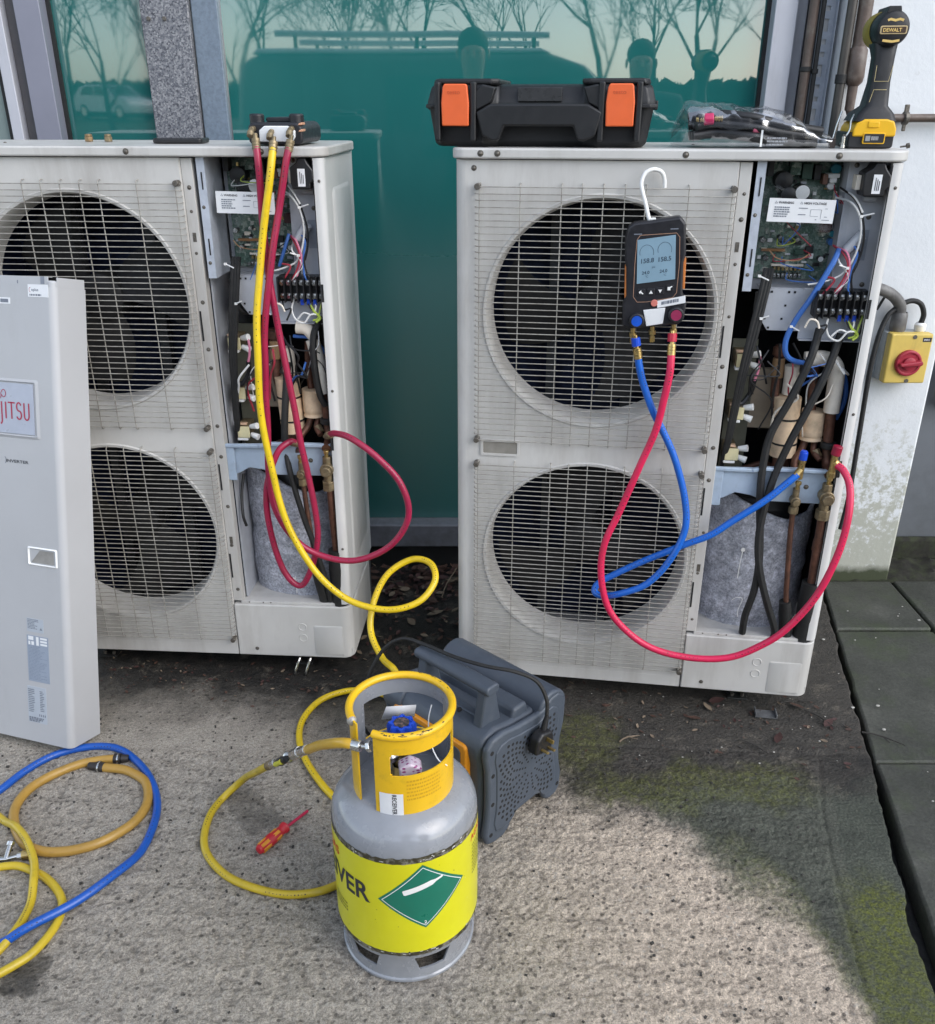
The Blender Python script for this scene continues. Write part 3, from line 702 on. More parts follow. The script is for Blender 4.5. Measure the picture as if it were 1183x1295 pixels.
def fan_blade():
    bb = MB(); nr, na = 9, 7; vs = []
    for j in range(nr+1):
        r = .055+.165*j/nr; sw = -.35*(j/nr)**1.5
        for i in range(na+1):
            a = sw+(i/na-.5)*(1.15-.15*j/nr); vs.append((r*math.cos(a), .045*(i/na-.5)-.006*math.sin(math.pi*i/na), r*math.sin(a)))
    bb.add(vs, [(j*(na+1)+i, j*(na+1)+i+1, (j+1)*(na+1)+i+1, (j+1)*(na+1)+i) for j in range(nr) for i in range(na)])
    me = bb.mesh('blade', FANM); return me
BLADE = fan_blade()
def tubepart(name, pts, r, mat, par, n=8, k=6):
    bb = MB(); bb.tube(cr(pts, k), r, n); return bb.build(name, mat, par, fix=False)

DONE = set()
def settle(U, off):
    for c in U.children:
        if c.name not in DONE:
            DONE.add(c.name)
            c.location = Vector(c.location)+Vector(off)
def make_unit(loc, rz, label, seed, left):
    rg = random.Random(seed)
    P = PAINT
    U = thing('outdoor_unit', label, 'air conditioner', loc, rz, 'twin fan outdoor units')
    # --- casing
    bb = MB(); lo = rrect(-.007, -.012, UW+.009, UD+.008, [.03,.045,.03,.03], 6)
    bb.prism(lo, 1.2685, 1.2895, 'xy'); lid = bb.build('lid', P, U, .004, 3)
    for u in (.055, .47, .765, .07+.02): 
        if u != .09: screw(lid, u, -.0120, 1.279)
    for u in (.12, .5, .8):
        o = screw(lid, u, .12+.1*rg.random(), 1.2895, .8); o.rotation_euler = (R_(-90), 0, 0)
    bb = MB()
    fan_hole_cell(bb, .022, .62, .578, 1.2665, .315, .948, .255, 0)
    fan_hole_cell(bb, .022, .030, .578, .62, .315, .355, .250, 0)
    bb.box((.022,-.0002,.0),(.578,.006,.0302))
    arc = [(.022-.022*math.sin(R_(a)), .022-.022*math.cos(R_(a))) for a in range(0, 91, 15)]
    for (a, b_), (c, d) in zip(arc, arc[1:]):
        bb.add([(a,b_+.00004,0),(c,d+.00004,0),(c,d+.00004,1.2665),(a,b_+.00004,1.2665)], [(0,1,2,3)])
    bb.add([(0,.02204,0),(0,UD,0),(0,UD,1.2665),(0,.02204,1.2665)], [(0,1,2,3)])
    bb.add([(.578,.00004,0),(.5805,.0055,0),(.5805,.0055,1.2665),(.578,.00004,1.2665)], [(0,1,2,3)])
    fp = bb.build('front_panel', P, U, sharp=50, wn=True)
    # flange strip beside the opening, with slots
    bb = MB(); bb.box((.5812,.004,.166),(.6045,.010,1.2655)); bb.box((.6035,.0045,.166),(.6052,.03,1.2655)); fl = bb.build('flange_strip', P, U, .0008)
    for z in (1.205, 1.155, 1.065, .955, .845, .80, .655, .575, .44, .33, .20): screw(fl, .592+.003*rg.random(), .0040, z, .75 if rg.random() < .6 else .55)
    for z in (.90, .52, .27): bb = MB(); bb.box((.583,.0030,z-.035),(.5868,.0046,z+.035)); bb.build('slot', DARK, fl)
    for z in (1.10, .345): bb = MB(); bb.box((.589,.0034,z-.010),(.597,.0044,z+.010)); bb.build('slot', SCREWM, fl)
    for (u, z) in ((.022+.012,.022),(.012+.028,1.25)): screw(fp, u, 0, z, .9)
    # handle recess
    bb = MB()
    o, i_ = rrect(.058, .612, .150, .652, .004, 3), rrect(.064, .6175, .145, .6468, .003, 3); n = len(o)
    bb.add([(x,-.0035,z) for x, z in o]+[(x,-.0035,z) for x, z in i_]+[(x,0,z) for x, z in o]+[(x*.96+.004,.012,z) for x, z in i_],
           [(i, (i+1) % n, n+(i+1) % n, n+i) for i in range(n)]+[(i, (i+1) % n, 2*n+(i+1) % n, 2*n+i) for i in range(n)]+[(n+i, n+(i+1) % n, 3*n+(i+1) % n, 3*n+i) for i in range(n)])
    hr = bb.build('handle_recess', P, U)
    # darker beige-grey floor of the recess sits just in front of the panel face
    bb = MB(); bb.box((.0635,-.0016,.617),(.1455,-.0006,.6473)); bb.build('recess_floor', M('recess_floor_beige', (.25,.235,.205), .6, var=.2, vs=25), hr)
    # fan rings, fans, guards
    for (cz, r, g0, g1, nw) in ((.948,.240,.655,1.214,43), (.355,.235,.055,.592,45)):
        cx = .315
        bb = MB(); bb.lathe([(r+.0155,0),(r+.013,-.004),(r+.007,-.003),(r+.002,.008),(r,.025),(r,.085)], o=(cx,0,cz), ax=(0,1,0), n=72); bb.build('fan_ring', P, U)
        bb = MB(); bb.lathe([(.0001,-.012),(.045,-.008),(.055,.0),(.056,.05)], o=(cx,.085,cz), ax=(0,1,0), n=28); bb.lathe([(.0001,-.028),(.008,-.027),(.011,-.02),(.011,-.01)], o=(cx,.085,cz), ax=(0,1,0), n=6)
        fan = bb.build('fan', FANM, U)
        a0 = rg.uniform(0, 6)
        for k in range(3):
            b_ = link('blade', BLADE, fan, loc=(cx,.105,cz)); b_.rotation_euler = (0, a0+k*2.0944, 0)
        bb = MB(); bb.cyl((cx,.15,cz),(cx,.23,cz),.055,n=20); bb.build('fan_motor', M('motor_grey', (.03,.03,.033), .5, .3), U)
        L = .516; gu = .0535; hm = hwire(L); vm = vwire(g1-g0)
        G = bpy.data.objects.new('fan_guard', hm); COL.objects.link(G); G.parent = U; G.location = (gu, -.0175, g0)
        gm = Matrix.Translation((-gu, .0175, -g0))
        for (u, z) in ((gu-.004,g1+.001),(gu+L+.003,g1+.001),(gu-.004,g0-.001),(gu+L+.003,g0-.001)):
            gd = MB(); gd.cyl((u-gu,-.0035,z-g0),(u-gu,.0175,z-g0),.0066,n=12); gd.build('guard_screw', SCREWM, G, .001)
        for i in range(1, nw):
            w = link('wire', hm, G, loc=(0, .0006*rg.uniform(-1,1), (g1-g0)*i/(nw-1)+.0006*rg.uniform(-1,1)))
        for q in GU: link('wire', vm, G, loc=(L*q, .0025, 0))
    # motor mount posts
    for u in (.205, .395):
        bb = MB(); bb.box((u-.012,.235,.03),(u+.012,.255,1.26)); bb.build('motor_mount', M('mount_grey', (.075,.077,.08), .5, .2), U)
    bb = MB(); bb.box((.012,.285,.03),(.60,.325,1.26))
    bb.box((.0115,.03,.03),(.030,.285,1.26)); bb.build('coil', COIL, U)
    bb = MB(); bb.box((.004,.326,.005),(UW-.004,UD,1.266)); bb.build('back_grille', CASEIN, U)
    bb = MB(); bb.box((.004,.0065,.004),(UW-.004,.322,.026)); bb.build('base_pan', P, U)
    bb = MB(); bb.box((.6065,.034,.03),(.6092,.324,1.264)); bb.build('partition', GALVP, U)
    # right side panel with pressed rectangle, rounded front corner and front return
    bb = MB(); q = .016
    bb.add([(UW,q,.166),(UW,UD,.166),(UW,UD,1.2665),(UW,q,1.2665)], [(0,1,2,3)])
    arc = [(UW-q+q*math.cos(R_(a)), q-q*math.sin(R_(a))) for a in range(0, 91, 15)]
    for (a, b_), (c, d) in zip(arc, arc[1:]): bb.add([(a,b_,.166),(c,d,.166),(c,d,1.2665),(a,b_,1.2665)], [(0,1,2,3)])
    bb.add([(UW-q,0,.166),(UW-.0235,0,.166),(UW-.0235,0,1.2665),(UW-q,0,1.2665)], [(0,1,2,3)])
    bb.add([(UW-.0235,0,.166),(UW-.0235,.012,.166),(UW-.0235,.012,1.2665),(UW-.0235,0,1.2665)], [(0,1,2,3)])
    bb.add([(UW-.002,.012,.166),(UW-.002,UD-.012,.166),(UW-.002,UD-.012,1.2665),(UW-.002,.012,1.2665)], [(0,1,2,3)])
    sp = bb.build('side_panel', PAINT2, U, sharp=50, wn=True)
    o, i_ = rrect(.075,.25,.285,1.20,.02,4), rrect(.081,.256,.279,1.194,.016,4); n = len(o)
    bb = MB(); bb.add([(UW+.0002,x,z) for x, z in o]+[(UW+.0032,x,z) for x, z in i_], [(i,(i+1) % n,n+(i+1) % n,n+i) for i in range(n)]+[tuple(range(n,2*n))]); bb.build('pressed_panel', PAINT2, sp)
    for z in (.62, .98): bb = MB(); bb.box((UW-.022,-.0008,z-.02),(UW-.017,.0006,z+.02)); bb.build('slot', DARK, sp)
    bb = MB(); bb.box((UW-.0244,-.0006,.30),(UW-.0226,.0012,1.262)); bb.build('slot', DARK, sp)
    for z in (1.22, .75, .33): screw(sp, UW-.0115, 0, z, .5)
    # lower service panel with knock-outs
    bb = MB(); lo = rrect(.5815, -.0035, UW+.002, UD-.05, [.003,.03,.004,.004], 6)
    bb.prism(lo, .0, .158, 'xy'); svp = bb.build('service_panel', P, U, .003, 3)
    bb = MB(); bb.box((.60,.004,.1582),(UW-.03,.028,.1655)); led = bb.build('ledge', P, svp, .001)
    for u in (.622, .66, .68): screw(led, u, .0045, .162, .5)
    for z in (.094, .060):
        bb = MB(); bb.lathe([(.0118,-.0034),(.0112,-.0046),(.0098,-.0046),(.0092,-.0034)], o=(.762,0,z), ax=(0,1,0), n=24); bb.build('knockout', P, svp)
    o, i_ = rrect(.792,.008,.872,.100,.005,3), rrect(.7945,.0105,.8695,.0975,.004,3); n = len(o)
    bb = MB(); bb.add([(x,-.0036,z) for x, z in o]+[(x,-.0050,z) for x, z in i_], [(i,(i+1) % n,n+(i+1) % n,n+i) for i in range(n)]+[tuple(range(n,2*n))]); bb.build('knockout_plate', P, svp)
    screw(svp, .632, -.0036, .022, .8)
    # feet
    FOOT = M('foot_steel', (.05,.05,.048), .5, .4, var=.3, vs=30)
    for u in (.15, .715):
        bb = MB(); bb.box((u,.055,-loc[2]),(u+.05,UD+.02,-loc[2]+.004)); bb.box((u+.004,.08,-loc[2]),(u+.008,UD,-.0005)); bb.box((u+.042,.08,-loc[2]),(u+.046,UD,-.0005)); bb.build('foot', FOOT, U, .001)
        for du in (.012, .038):
            bb = MB(); bb.cyl((u+du,.068,-loc[2]+.004),(u+du,.068,-loc[2]+.012),.005,n=6); bb.build('bolt', SCREWM, U)
    settle(U, (0,0,0))
    # ---------------- electrical bay
    cb = MB(); cb.box((.620,.030,1.006),(.638,.0325,1.2635)); cb.box((.6365,.0325,1.006),(.638,.14,1.2635)); CB = cb.build('control_box', GALV, U)
    for z in (1.215, 1.075): bb = MB(); bb.box((.6285,.0288,z-.018),(.6312,.0303,z+.018)); bb.build('slot', DARK, CB)
    for z in (1.16, 1.04): screw(CB, .627, .0298, z, .6)
    bb = MB(); bb.box((.64,.150,.99),(.875,.153,1.2635)); bb.build('back_plate', GALVP, CB)
    bb = MB(); bb.prism([(.812,1.262),(.8893,1.262),(.8893,.900),(.757,.900),(.757,1.008),(.812,1.008)], .076, .0785, 'xz'); bb.box((.757,.060,.8975),(.8893,.0785,.8999)); bb.box((.808,.0765,1.008),(.8118,.14,1.262)); pl_ = bb.build('mounting_plate', GALVP, CB)
    for (u, z) in ((.862, 1.155),(.872,1.018),(.822,1.255),(.882,1.25)): screw(pl_, u, .076, z, .8)
    bb = MB(); bb.box((.846,.0752,1.068),(.868,.0762,1.13)); bb.build('cut_out', M('plate_shadow_line', (.30,.33,.38), .5, .3), pl_)
    tilt = Matrix.Rotation(R_(-4), 4, 'X')
    bb = MB(); bb.box((.652,.138,1.016),(.822,.1405,1.262)); BD = bb.build('circuit_board', PCBM, CB)
    def comp(name, mats, fn, bev=0.): b_ = MB(); fn(b_); return b_.build(name, mats, CB, bev)
    # capacitors: dark cans with a pale end
    for (u, z, r, h, top, side) in ((.727,1.200,.0155,.045,WHITEP,BLACK),(.688,1.222,.018,.04,BLACK,BLACK),(.700,1.195,.016,.045,BLACK,BLACK),(.806,1.098,.007,.02,BLUEC,BLUEC),(.806,1.115,.0065,.018,TEALC,TEALC),
                                    (.793,1.245,.010,.016,TEALC,TEALC),(.787,1.212,.008,.02,WHITEP,GALVP),(.79,1.062,.006,.018,WHITEP,BLACK),(.664,1.10,.006,.02,STEEL,BLACK),(.70,1.105,.005,.02,STEEL,BLACK),(.735,1.102,.005,.02,STEEL,BLACK),(.675,1.062,.006,.02,STEEL,BLACK)):
        def f(b_, u=u, z=z, r=r, h=h):
            b_.mat(1).cyl((u,.138,z),(u,.138-h,z),r,n=18); b_.mat(0).lathe([(.0001,-.0008),(r*.86,-.0006),(r*.93,.0)], o=(u,.138-h,z), ax=(0,1,0), n=18)
        comp('capacitor', [top, side], f)
    for (u, z, a, c, h, mt) in ((.712,1.245,.022,.026,.02,PCBM),(.735,1.240,.02,.03,.025,M('dark_green_block', (.03,.07,.05), .4)),(.757,1.238,.014,.03,.02,BLACK),(.772,1.225,.010,.02,.03,M('brown_coil',(.18,.09,.06),.5)),
                               (.792,1.128,.024,.022,.016,M('maroon_relay',(.06,.02,.02),.4)),(.80,1.19,.004,.022,.02,CREAM2),(.80,1.165,.004,.02,.02,CREAM2),(.66,1.245,.012,.03,.03,BLACK),(.765,1.08,.016,.016,.012,BLACK),(.69,1.078,.05,.006,.01,M('copper_coil',(.30,.15,.06),.45)),
                               (.745,1.075,.02,.012,.01,M('dark_green_block', (.03,.07,.05), .4)),(.72,1.052,.05,.01,.008,PCBM)):
        comp('component', mt, lambda b_: b_.box((u-a/2,.138-h,z-c/2),(u+a/2,.138,z+c/2)), .001)
    for k in range(46): comp('resistor', rg.choice([WHITEP, GALVP, BRASS, BLACK, CREAM2]), lambda b_: b_.box((.66+.145*rg.random(),.130,1.03+.1*rg.random()) , (0,0,0)) if False else b_.cbox((.66+.15*rg.random(),.134,1.035+.215*rg.random()),(.004+.01*rg.random(),.008,.003+.006*rg.random())))
    # row of fuses/terminals along the bottom edge of the board
    for k in range(7):
        u = .694+.0088*k
        comp('board_terminal', STEEL, lambda b_: (b_.box((u,.116,1.022),(u+.0062,.138,1.031)), b_.cyl((u+.003,.112,1.0265),(u+.003,.118,1.0265),.0024,n=8)))
        comp('board_fuse', BRASS, lambda b_: b_.box((u+.001,.124,1.036),(u+.0055,.138,1.043)))
    comp('terminal_rail', CREAM2, lambda b_: b_.box((.690,.128,1.0445),(.758,.138,1.049)))
    comp('plug_socket', WHITEP, lambda b_: (b_.box((.775,.11,1.228),(.800,.138,1.236)), b_.mat(0).box((.780,.105,1.219),(.794,.138,1.228))), .0008)
    comp('plug_socket', WHITEP, lambda b_: b_.box((.766,.122,1.062),(.774,.138,1.073)), .0008)
    # choke transformer, black, with white sticker and cream bobbin
    tfm = MB(); tfm.prism([(.836,1.193),(.876,1.193),(.876,1.205),(.884,1.212),(.884,1.232),(.873,1.246),(.868,1.257),(.852,1.257),(.846,1.246),(.833,1.238),(.833,1.205)], .022, .0758, 'xz', Matrix.Translation((-.006,0,.006))); TF = tfm.build('transformer', BLACK, CB, .003)
    bb = MB(); bb.box((.844,.0208,1.205),(.860,.0219,1.241)); bb.build('sticker', PAPER, TF)
    bb = MB(); 
    for k in range(3): bb.box((.8485+.0035*k,.0202,1.211),(.8498+.0035*k,.0207,1.235-.003*k))
    bb.build('print', PRINT, TF)
    bb = MB(); bb.box((.818,.045,1.210),(.827,.0755,1.238)); bb.build('bobbin', CREAM2, TF, .001)
    bb = MB(); bb.cyl((.842,.066,1.193),(.866,.066,1.193),.007,n=10); bb.build('bracket', GALVP, TF)
    # clear cover film with the warning label
    bb = MB(); nu, nv = 16, 14; vs = []
    for j in range(nv+1):
        for i in range(nu+1):
            u = .643+.172*i/nu; z = 1.030+.185*j/nv
            vs.append((u, .050+.012*math.sin(i*.9+j*.3)*.25+.01*N3(u, z, 14, seed)+.018*(1-i/nu)**3, z))
    bb.add(vs, [(j*(nu+1)+i, j*(nu+1)+i+1, (j+1)*(nu+1)+i+1, (j+1)*(nu+1)+i) for j in range(nv) for i in range(nu)])
    bb.build('cover_film', FILM, CB, fix=False)
    ax_, az, ang = .6555, 1.1475, R_(-1.2)
    def lf(x, y, d=.0): return (ax_-.003+x*math.cos(ang)-y*math.sin(ang), .0385-d, az+x*math.sin(ang)+y*math.cos(ang))
    bb = MB(); w_, h_ = .131, .046
    bb.add([lf(0,0),lf(w_,0),lf(w_,h_),lf(0,h_),lf(0,0,-.0008),lf(w_,0,-.0008),lf(w_,h_,-.0008),lf(0,h_,-.0008)], [(0,1,2,3),(7,6,5,4),(0,4,5,1),(1,5,6,2),(2,6,7,3),(3,7,4,0)])
    bb.build('warning_label', PAPER, CB)
    lettering('WARNING', .0062, lambda x, y: lf(.019+x, .036+y, .0006), PRINT, CB, 'warning_lettering', True)
    lettering('HIGH VOLTAGE', .0062, lambda x, y: lf(.069+x, .036+y, .0006), PRINT, CB, 'warning_lettering', True)
    bb = MB()
    for (x, y) in ((.011,.036),(.061,.036)):
        o = [(x,y),(x+.006,y),(x+.003,y+.0052)]; i_ = [(x+.0012,y+.0008),(x+.0048,y+.0008),(x+.003,y+.004)]
        bb.add([lf(*p,.0006) for p in o+i_], [(i,(i+1) % 3,3+(i+1) % 3,3+i) for i in range(3)])
    print_lines(bb, .012, .031, .036, .022, 5, lambda x, y: lf(x, y, .0006), rg)
    for (x0,y0,x1,y1) in ((.084,.026,.105,.0266),(.084,.013,.084+.0006,.0266),(.105,.008,.1056,.0266),(.084,.013,.1,.0136),(.06,.0275,.078,.029),(.06,.015,.075,.0165),(.112,.028,.117,.029),(.112,.012,.118,.013),(.095,.006,.098,.0075),(.108,.006,.123,.007)):
        bb.add([lf(x0,y0,.0006),lf(x1,y0,.0006),lf(x1,y1,.0006),lf(x0,y1,.0006)], [(0,1,2,3)])
    bb.build('label_print', GREYPR, CB)
    # capacitor clamp behind, grey cylinder
    bb = MB(); bb.cyl((.826,.062,1.09),(.850,.056,1.122),.011,n=14); bb.build('filter_can', GALVP, CB)
    # small perforated steel plate
    o = [(.668,1.004),(.768,1.004),(.768,.914),(.690,.914),(.668,.945)]
    bb = MB(); bb.prism(o, .078, .082, 'xz'); bb.box((.664,.078,1.004),(.775,.125,1.0065)); MP = bb.build('small_plate', GALVP, U, .0008)
    bb = MB()
    for (u, z) in ((.678,.998),(.690,.998),(.726,.998),(.738,.998),(.722,.969),(.682,.94),(.718,.94),(.692,.92)): bb.box((u-.0022,.0768,z-.0022),(u+.0022,.0781,z+.0022))
    bb.build('hole', DARK, MP)
    bb = MB(); bb.box((.662,.066,.965),(.672,.078,.998)); bb.build('connector', WHITEP, MP, .001)
    # terminal block
    tb = MB(); tb.box((.775,.046,.953),(.881,.0755,1.010)); TB = tb.build('terminal_block', BLACK, U, .001)
    for k in range(8):
        u = .7755+.0149*k
        bb = MB(); bb.box((u,.028,.953),(u+.0022,.046,1.010)); bb.build('divider', BLACK, TB)
        if k == 7: break
        for (z, mt) in ((.996, STEEL), (.966, STEEL)):
            bb = MB(); bb.box((u+.004,.040,z-.006),(u+.013,.0465,z+.006)); bb.cyl((u+.0085,.035,z),(u+.0085,.041,z),.0042,n=10); bb.build('terminal', mt, TB, .0006)
        if k in (3,4,5):
            bb = MB(); bb.box((u+.0045,.038,.946),(u+.0125,.044,.959)); bb.build('terminal_sleeve', BLUEM, TB, .001)
    # loose wires
    wires = [(WHITEW2,[(.80,.10,1.185),(.825,.085,1.178),(.845,.08,1.15),(.852,.08,1.11),(.846,.08,1.07),(.828,.085,1.035),(.79,.085,1.018),(.765,.09,1.012)]),
      (BLACK,[(.805,.10,1.205),(.83,.085,1.185),(.85,.08,1.15),(.86,.08,1.10),(.853,.08,1.05),(.838,.08,1.02),(.832,.08,.995)]),
      (WHITEW2,[(.808,.10,1.20),(.828,.086,1.19),(.848,.078,1.16)]),
      (REDW,[(.81,.10,1.09),(.828,.085,1.075),(.838,.08,1.05),(.83,.08,1.02),(.815,.08,.993)]),
      (PINKW,[(.812,.10,1.088),(.832,.083,1.08),(.842,.08,1.045),(.836,.08,1.02),(.823,.082,.993)]),
      (WHITEW2,[(.818,.10,1.08),(.82,.085,1.06),(.834,.08,1.045),(.842,.08,1.025),(.825,.08,1.005),(.812,.08,.99)]),
      (BLUEW,[(.838,.09,1.10),(.852,.082,1.08),(.846,.08,1.045),(.845,.08,1.01),(.85,.08,.993)]),
      (BLACK,[(.842,.09,1.10),(.858,.082,1.075),(.848,.079,1.04),(.852,.08,1.01),(.862,.08,.993)]),
      (REDW,[(.795,.085,1.03),(.815,.08,1.025),(.80,.08,1.0),(.792,.08,.99)]),
      (WHITEW2,[(.862,.08,.955),(.868,.074,.935),(.86,.07,.918),(.84,.07,.922),(.825,.07,.908)]),
      (BLACK,[(.845,.08,.955),(.858,.072,.93),(.88,.072,.912),(.886,.075,.935)]),
      (GREENW,[(.885,.08,.955),(.878,.072,.93),(.872,.07,.91),(.86,.07,.905)]),
      (WHITEW2,[(.818,.08,.953),(.812,.072,.93),(.82,.068,.908),(.84,.065,.90),(.855,.066,.918),(.87,.068,.92)]),
      (CREAM2,[(.768,.07,.925),(.775,.066,.943),(.79,.066,.94),(.797,.066,.925)]),
      (BLACK,[(.79,.08,.955),(.795,.07,.93),(.812,.066,.932),(.80,.066,.905)])]
    for m_, pts in wires: tubepart('wire', [(a-.008, c-.036 if c < .095 else c-.02, d+.007) for a, c, d in pts], .0022, m_, U, 6, 5)
    tubepart('earth_wire', [(.844,.044,.95),(.857,.034,.932),(.870,.032,.919),(.860,.03,.909)], .003, GREENW, U, 6, 5)
    tubepart('coil_wire', [(.672,.07,1.085),(.69,.066,1.07),(.73,.066,1.066),(.755,.07,1.08)], .0012, M('copper_strand',(.42,.22,.10),.5), U, 5, 5)
    # cable ties
    for p0, p1 in (((.838,.040,1.160),(.860,.032,1.167)),((.828,.040,1.057),(.810,.036,1.063)),((.655,.05,1.035),(.675,.045,1.027)),((.67,.05,.945),(.685,.045,.952)),((.735,.05,.93),(.752,.044,.922))):
        bb = MB(); bb.tube([p0,p1], .0016, 6); bb.cbox(p0, (.006,.006,.005)); bb.build('cable_tie', WHITEP, U)
    settle(U, (-.0055,-.025,.004))
    # black loom down the left of the bay
    for k, off in enumerate((0, .007, .013)):
        tubepart('cable_loom', [(.668+off,.062,1.05),(.662+off,.055,1.0),(.652+off,.05,.92),(.642+off*.8,.05,.83),(.636+off*.6,.055,.74),(.632+off*.4,.06,.66),(.63,.08,.59)], .0055, RUBBER, U, 8, 5)
    tubepart('cable_loom', [(.70,.11,.925),(.68,.09,.915),(.664,.075,.93),(.658,.065,.96),(.657,.06,1.0)], .005, RUBBER, U, 8, 5)
    # blue sheathed cable
    if left:
        tubepart('blue_cable', [(.80,.07,1.10),(.79,.06,1.07),(.775,.056,1.03)], .004, BLUEW, U)
        tubepart('blue_cable', [(.79,.075,.865),(.84,.07,.858),(.875,.08,.80),(.884,.09,.74),(.87,.10,.70)], .0042, BLUEW, U)
    else:
        tubepart('blue_cable', [(.809,.058,1.092),(.798,.044,1.066),(.768,.040,1.0),(.742,.048,.945),(.728,.05,.90),(.735,.055,.865),(.765,.065,.848),(.81,.07,.848)], .0060, BLUEW, U)
        tubepart('blue_cable', [(.835,.09,.85),(.86,.088,.835),(.878,.09,.80),(.884,.095,.755),(.874,.10,.71)], .0055, BLUEW, U)
    settle(U, (-.004,-.02,.003))
    # ---------------- refrigerant bay
    bb = MB(); bb.box((.628,.128,.55),(.684,.131,.88)); VP = bb.build('valve_plate', OLIVE, U)
    for z in (.845, .722, .622):
        bb = MB(); bb.box((.630,.075,z-.016),(.658,.128,z+.016)); bb.box((.6335,.069,z-.0105),(.654,.076,z+.0105)); sv = bb.build('solenoid_valve', BRASSD, U, .0015)
        bb = MB(); bb.box((.632,.0655,z-.015),(.662,.0695,z+.014)); bb.build('coil_cover', M('pale_brass', (.78,.70,.42), .4, .2), sv, .001)
        bb = MB(); bb.box((.630,.066,z-.0225),(.656,.085,z-.0165)); bb.build('clip', WHITEP, sv, .001)
        bb = MB(); bb.box((.630,.07,z+.0165),(.654,.085,z+.0205)); bb.build('clip', M('peach_plastic',(.62,.42,.28),.5), sv, .001)
        for dz in (.010, -.010):
            bb = MB(); bb.cyl((.662,.080,z+dz),(.682,.072,z+dz*1.5),.006,.0085,n=10); bb.build('spade_plug', WHITEP, sv, .001)
    tubepart('wire', [(.674,.075,.86),(.682,.07,.85),(.681,.07,.82),(.676,.07,.80)], .003, PINKW, U)
    tubepart('wire', [(.676,.07,.80),(.672,.075,.77),(.655,.07,.745),(.64,.07,.755)], .006, BLACK, U)
    tubepart('wire', [(.72,.07,.885),(.725,.07,.83),(.722,.075,.76),(.73,.08,.70)], .003, BLACK, U)
    tubepart('wire', [(.75,.08,.885),(.775,.075,.84),(.78,.08,.78),(.77,.09,.74)], .0025, BLACK, U)
    settle(U, (-.004,-.022,.005))
    # dark back of the bay
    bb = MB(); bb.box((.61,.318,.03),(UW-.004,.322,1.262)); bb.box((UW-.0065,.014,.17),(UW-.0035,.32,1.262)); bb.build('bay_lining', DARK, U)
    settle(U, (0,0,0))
    # felt flap, accumulator insulation, pipes
    bb = MB(); bb.prism(rrect(.690,.655,.760,.800,.006,3), .185, .20, 'xz'); bb.build('insulation_sheet', M('tan_foam', (.33,.27,.20), .85, var=.15, vs=20), U, .003)
    def sleeve(pts, r, mt, name='pipe_insulation', bands=()):
        t = tubepart(name, pts, r, mt, U, 18, 6)
        for p, ax_ in bands:
            bb = MB(); c = Vector(p); a = Vector(ax_).normalized()*.0022; bb.cyl(c-a, c+a, r+.0012, n=20); bb.build('tie_band', RUBBER, t)
        return t
    sleeve([(.770,.150,.745),(.772,.150,.70),(.774,.150,.66),(.776,.150,.605)], .030, CREAM, bands=(((.7722,.150,.697),(0,0,1)),((.775,.150,.637),(0,0,1))))
    sleeve([(.772,.165,.815),(.774,.165,.78),(.774,.165,.748)], .0165, CREAM2)
    sleeve([(.832,.150,.716),(.832,.150,.69),(.833,.150,.66)], .027, CREAM, bands=())
    bb = MB(); bb.lathe([(.0275,.0),(.025,.008),(.0275,.012),(.0275,.022),(.018,.026)], o=(.833,.15,.648), n=20); bb.build('insulation_boot', CREAM, U)
    if left:
        sleeve([(.812,.12,.875),(.835,.12,.872),(.852,.12,.855)], .0155, CREAM2); sleeve([(.848,.12,.845),(.858,.12,.79),(.862,.12,.715)], .0165, CREAM2)
    else:
        sleeve([(.79,.13,.838),(.82,.13,.842),(.843,.13,.838),(.858,.13,.822),(.863,.13,.79),(.864,.13,.72)], .0175, CREAM2)
    for pts, r in (([(.864,.13,.722),(.868,.13,.66),(.872,.12,.60),(.872,.08,.585)], .0115), ([(.826,.165,.83),(.823,.165,.77),(.828,.155,.715)], .009), ([(.74,.17,.86),(.742,.17,.80),(.742,.16,.74),(.75,.15,.72)], .010),
                   ([(.825,.15,.65),(.815,.14,.62),(.80,.12,.60),(.80,.09,.57)], .0085), ([(.845,.15,.65),(.84,.13,.625),(.853,.11,.61)], .007), ([(.776,.15,.606),(.776,.15,.56)], .02), ([(.63,.12,.52),(.67,.11,.545),(.71,.12,.53),(.73,.14,.51)], .007), ([(.70,.2,.545),(.75,.2,.56),(.8,.2,.53)], .008)):
        tubepart('copper_pipe', pts, r, COPPER, U, 12)
    bb = MB(); bb.cyl((.742,.17,.835),(.742,.17,.855),.016,n=14); bb.build('pipe_joint', COPPER, U, .002)
    bb = MB(); bb.cyl((.742,.168,.785),(.742,.168,.83),.0135,n=14); bb.build('pipe_sleeve', M('tan_sleeve',(.36,.22,.11),.6), U, .002)
    bb = MB(); bb.cyl((.870,.125,.635),(.870,.125,.65),.019,n=14); bb.build('pipe_grommet', RUBBER, U, .003)
    bb = MB(); bb.cyl((.843,.13,.628),(.852,.122,.612),.010,n=6); bb.build('flare_nut', BRASSD, U, .001)
    settle(U, (-.014,-.075,.017))
    # valve bracket: bent strip
    o = [(.612,.610),(.622,.615),(.700,.617),(.722,.622),(.850,.622),(.862,.617),(.876,.615),(.876,.535),(.735,.535),(.700,.548),(.665,.553),(.640,.538),(.612,.528)]
    bb = MB(); bb.prism([(a, z-.02) for a, z in o], .062, .066, 'xz'); VB = bb.build('valve_bracket', BRKT, U, .0015)
    bb = MB(); bb.box((.612,.052,.588),(.700,.062,.597)); bb.prism([(.695,.597),(.715,.603),(.8765,.603),(.8765,.594),(.717,.594),(.699,.588)], .050, .062, 'xz')
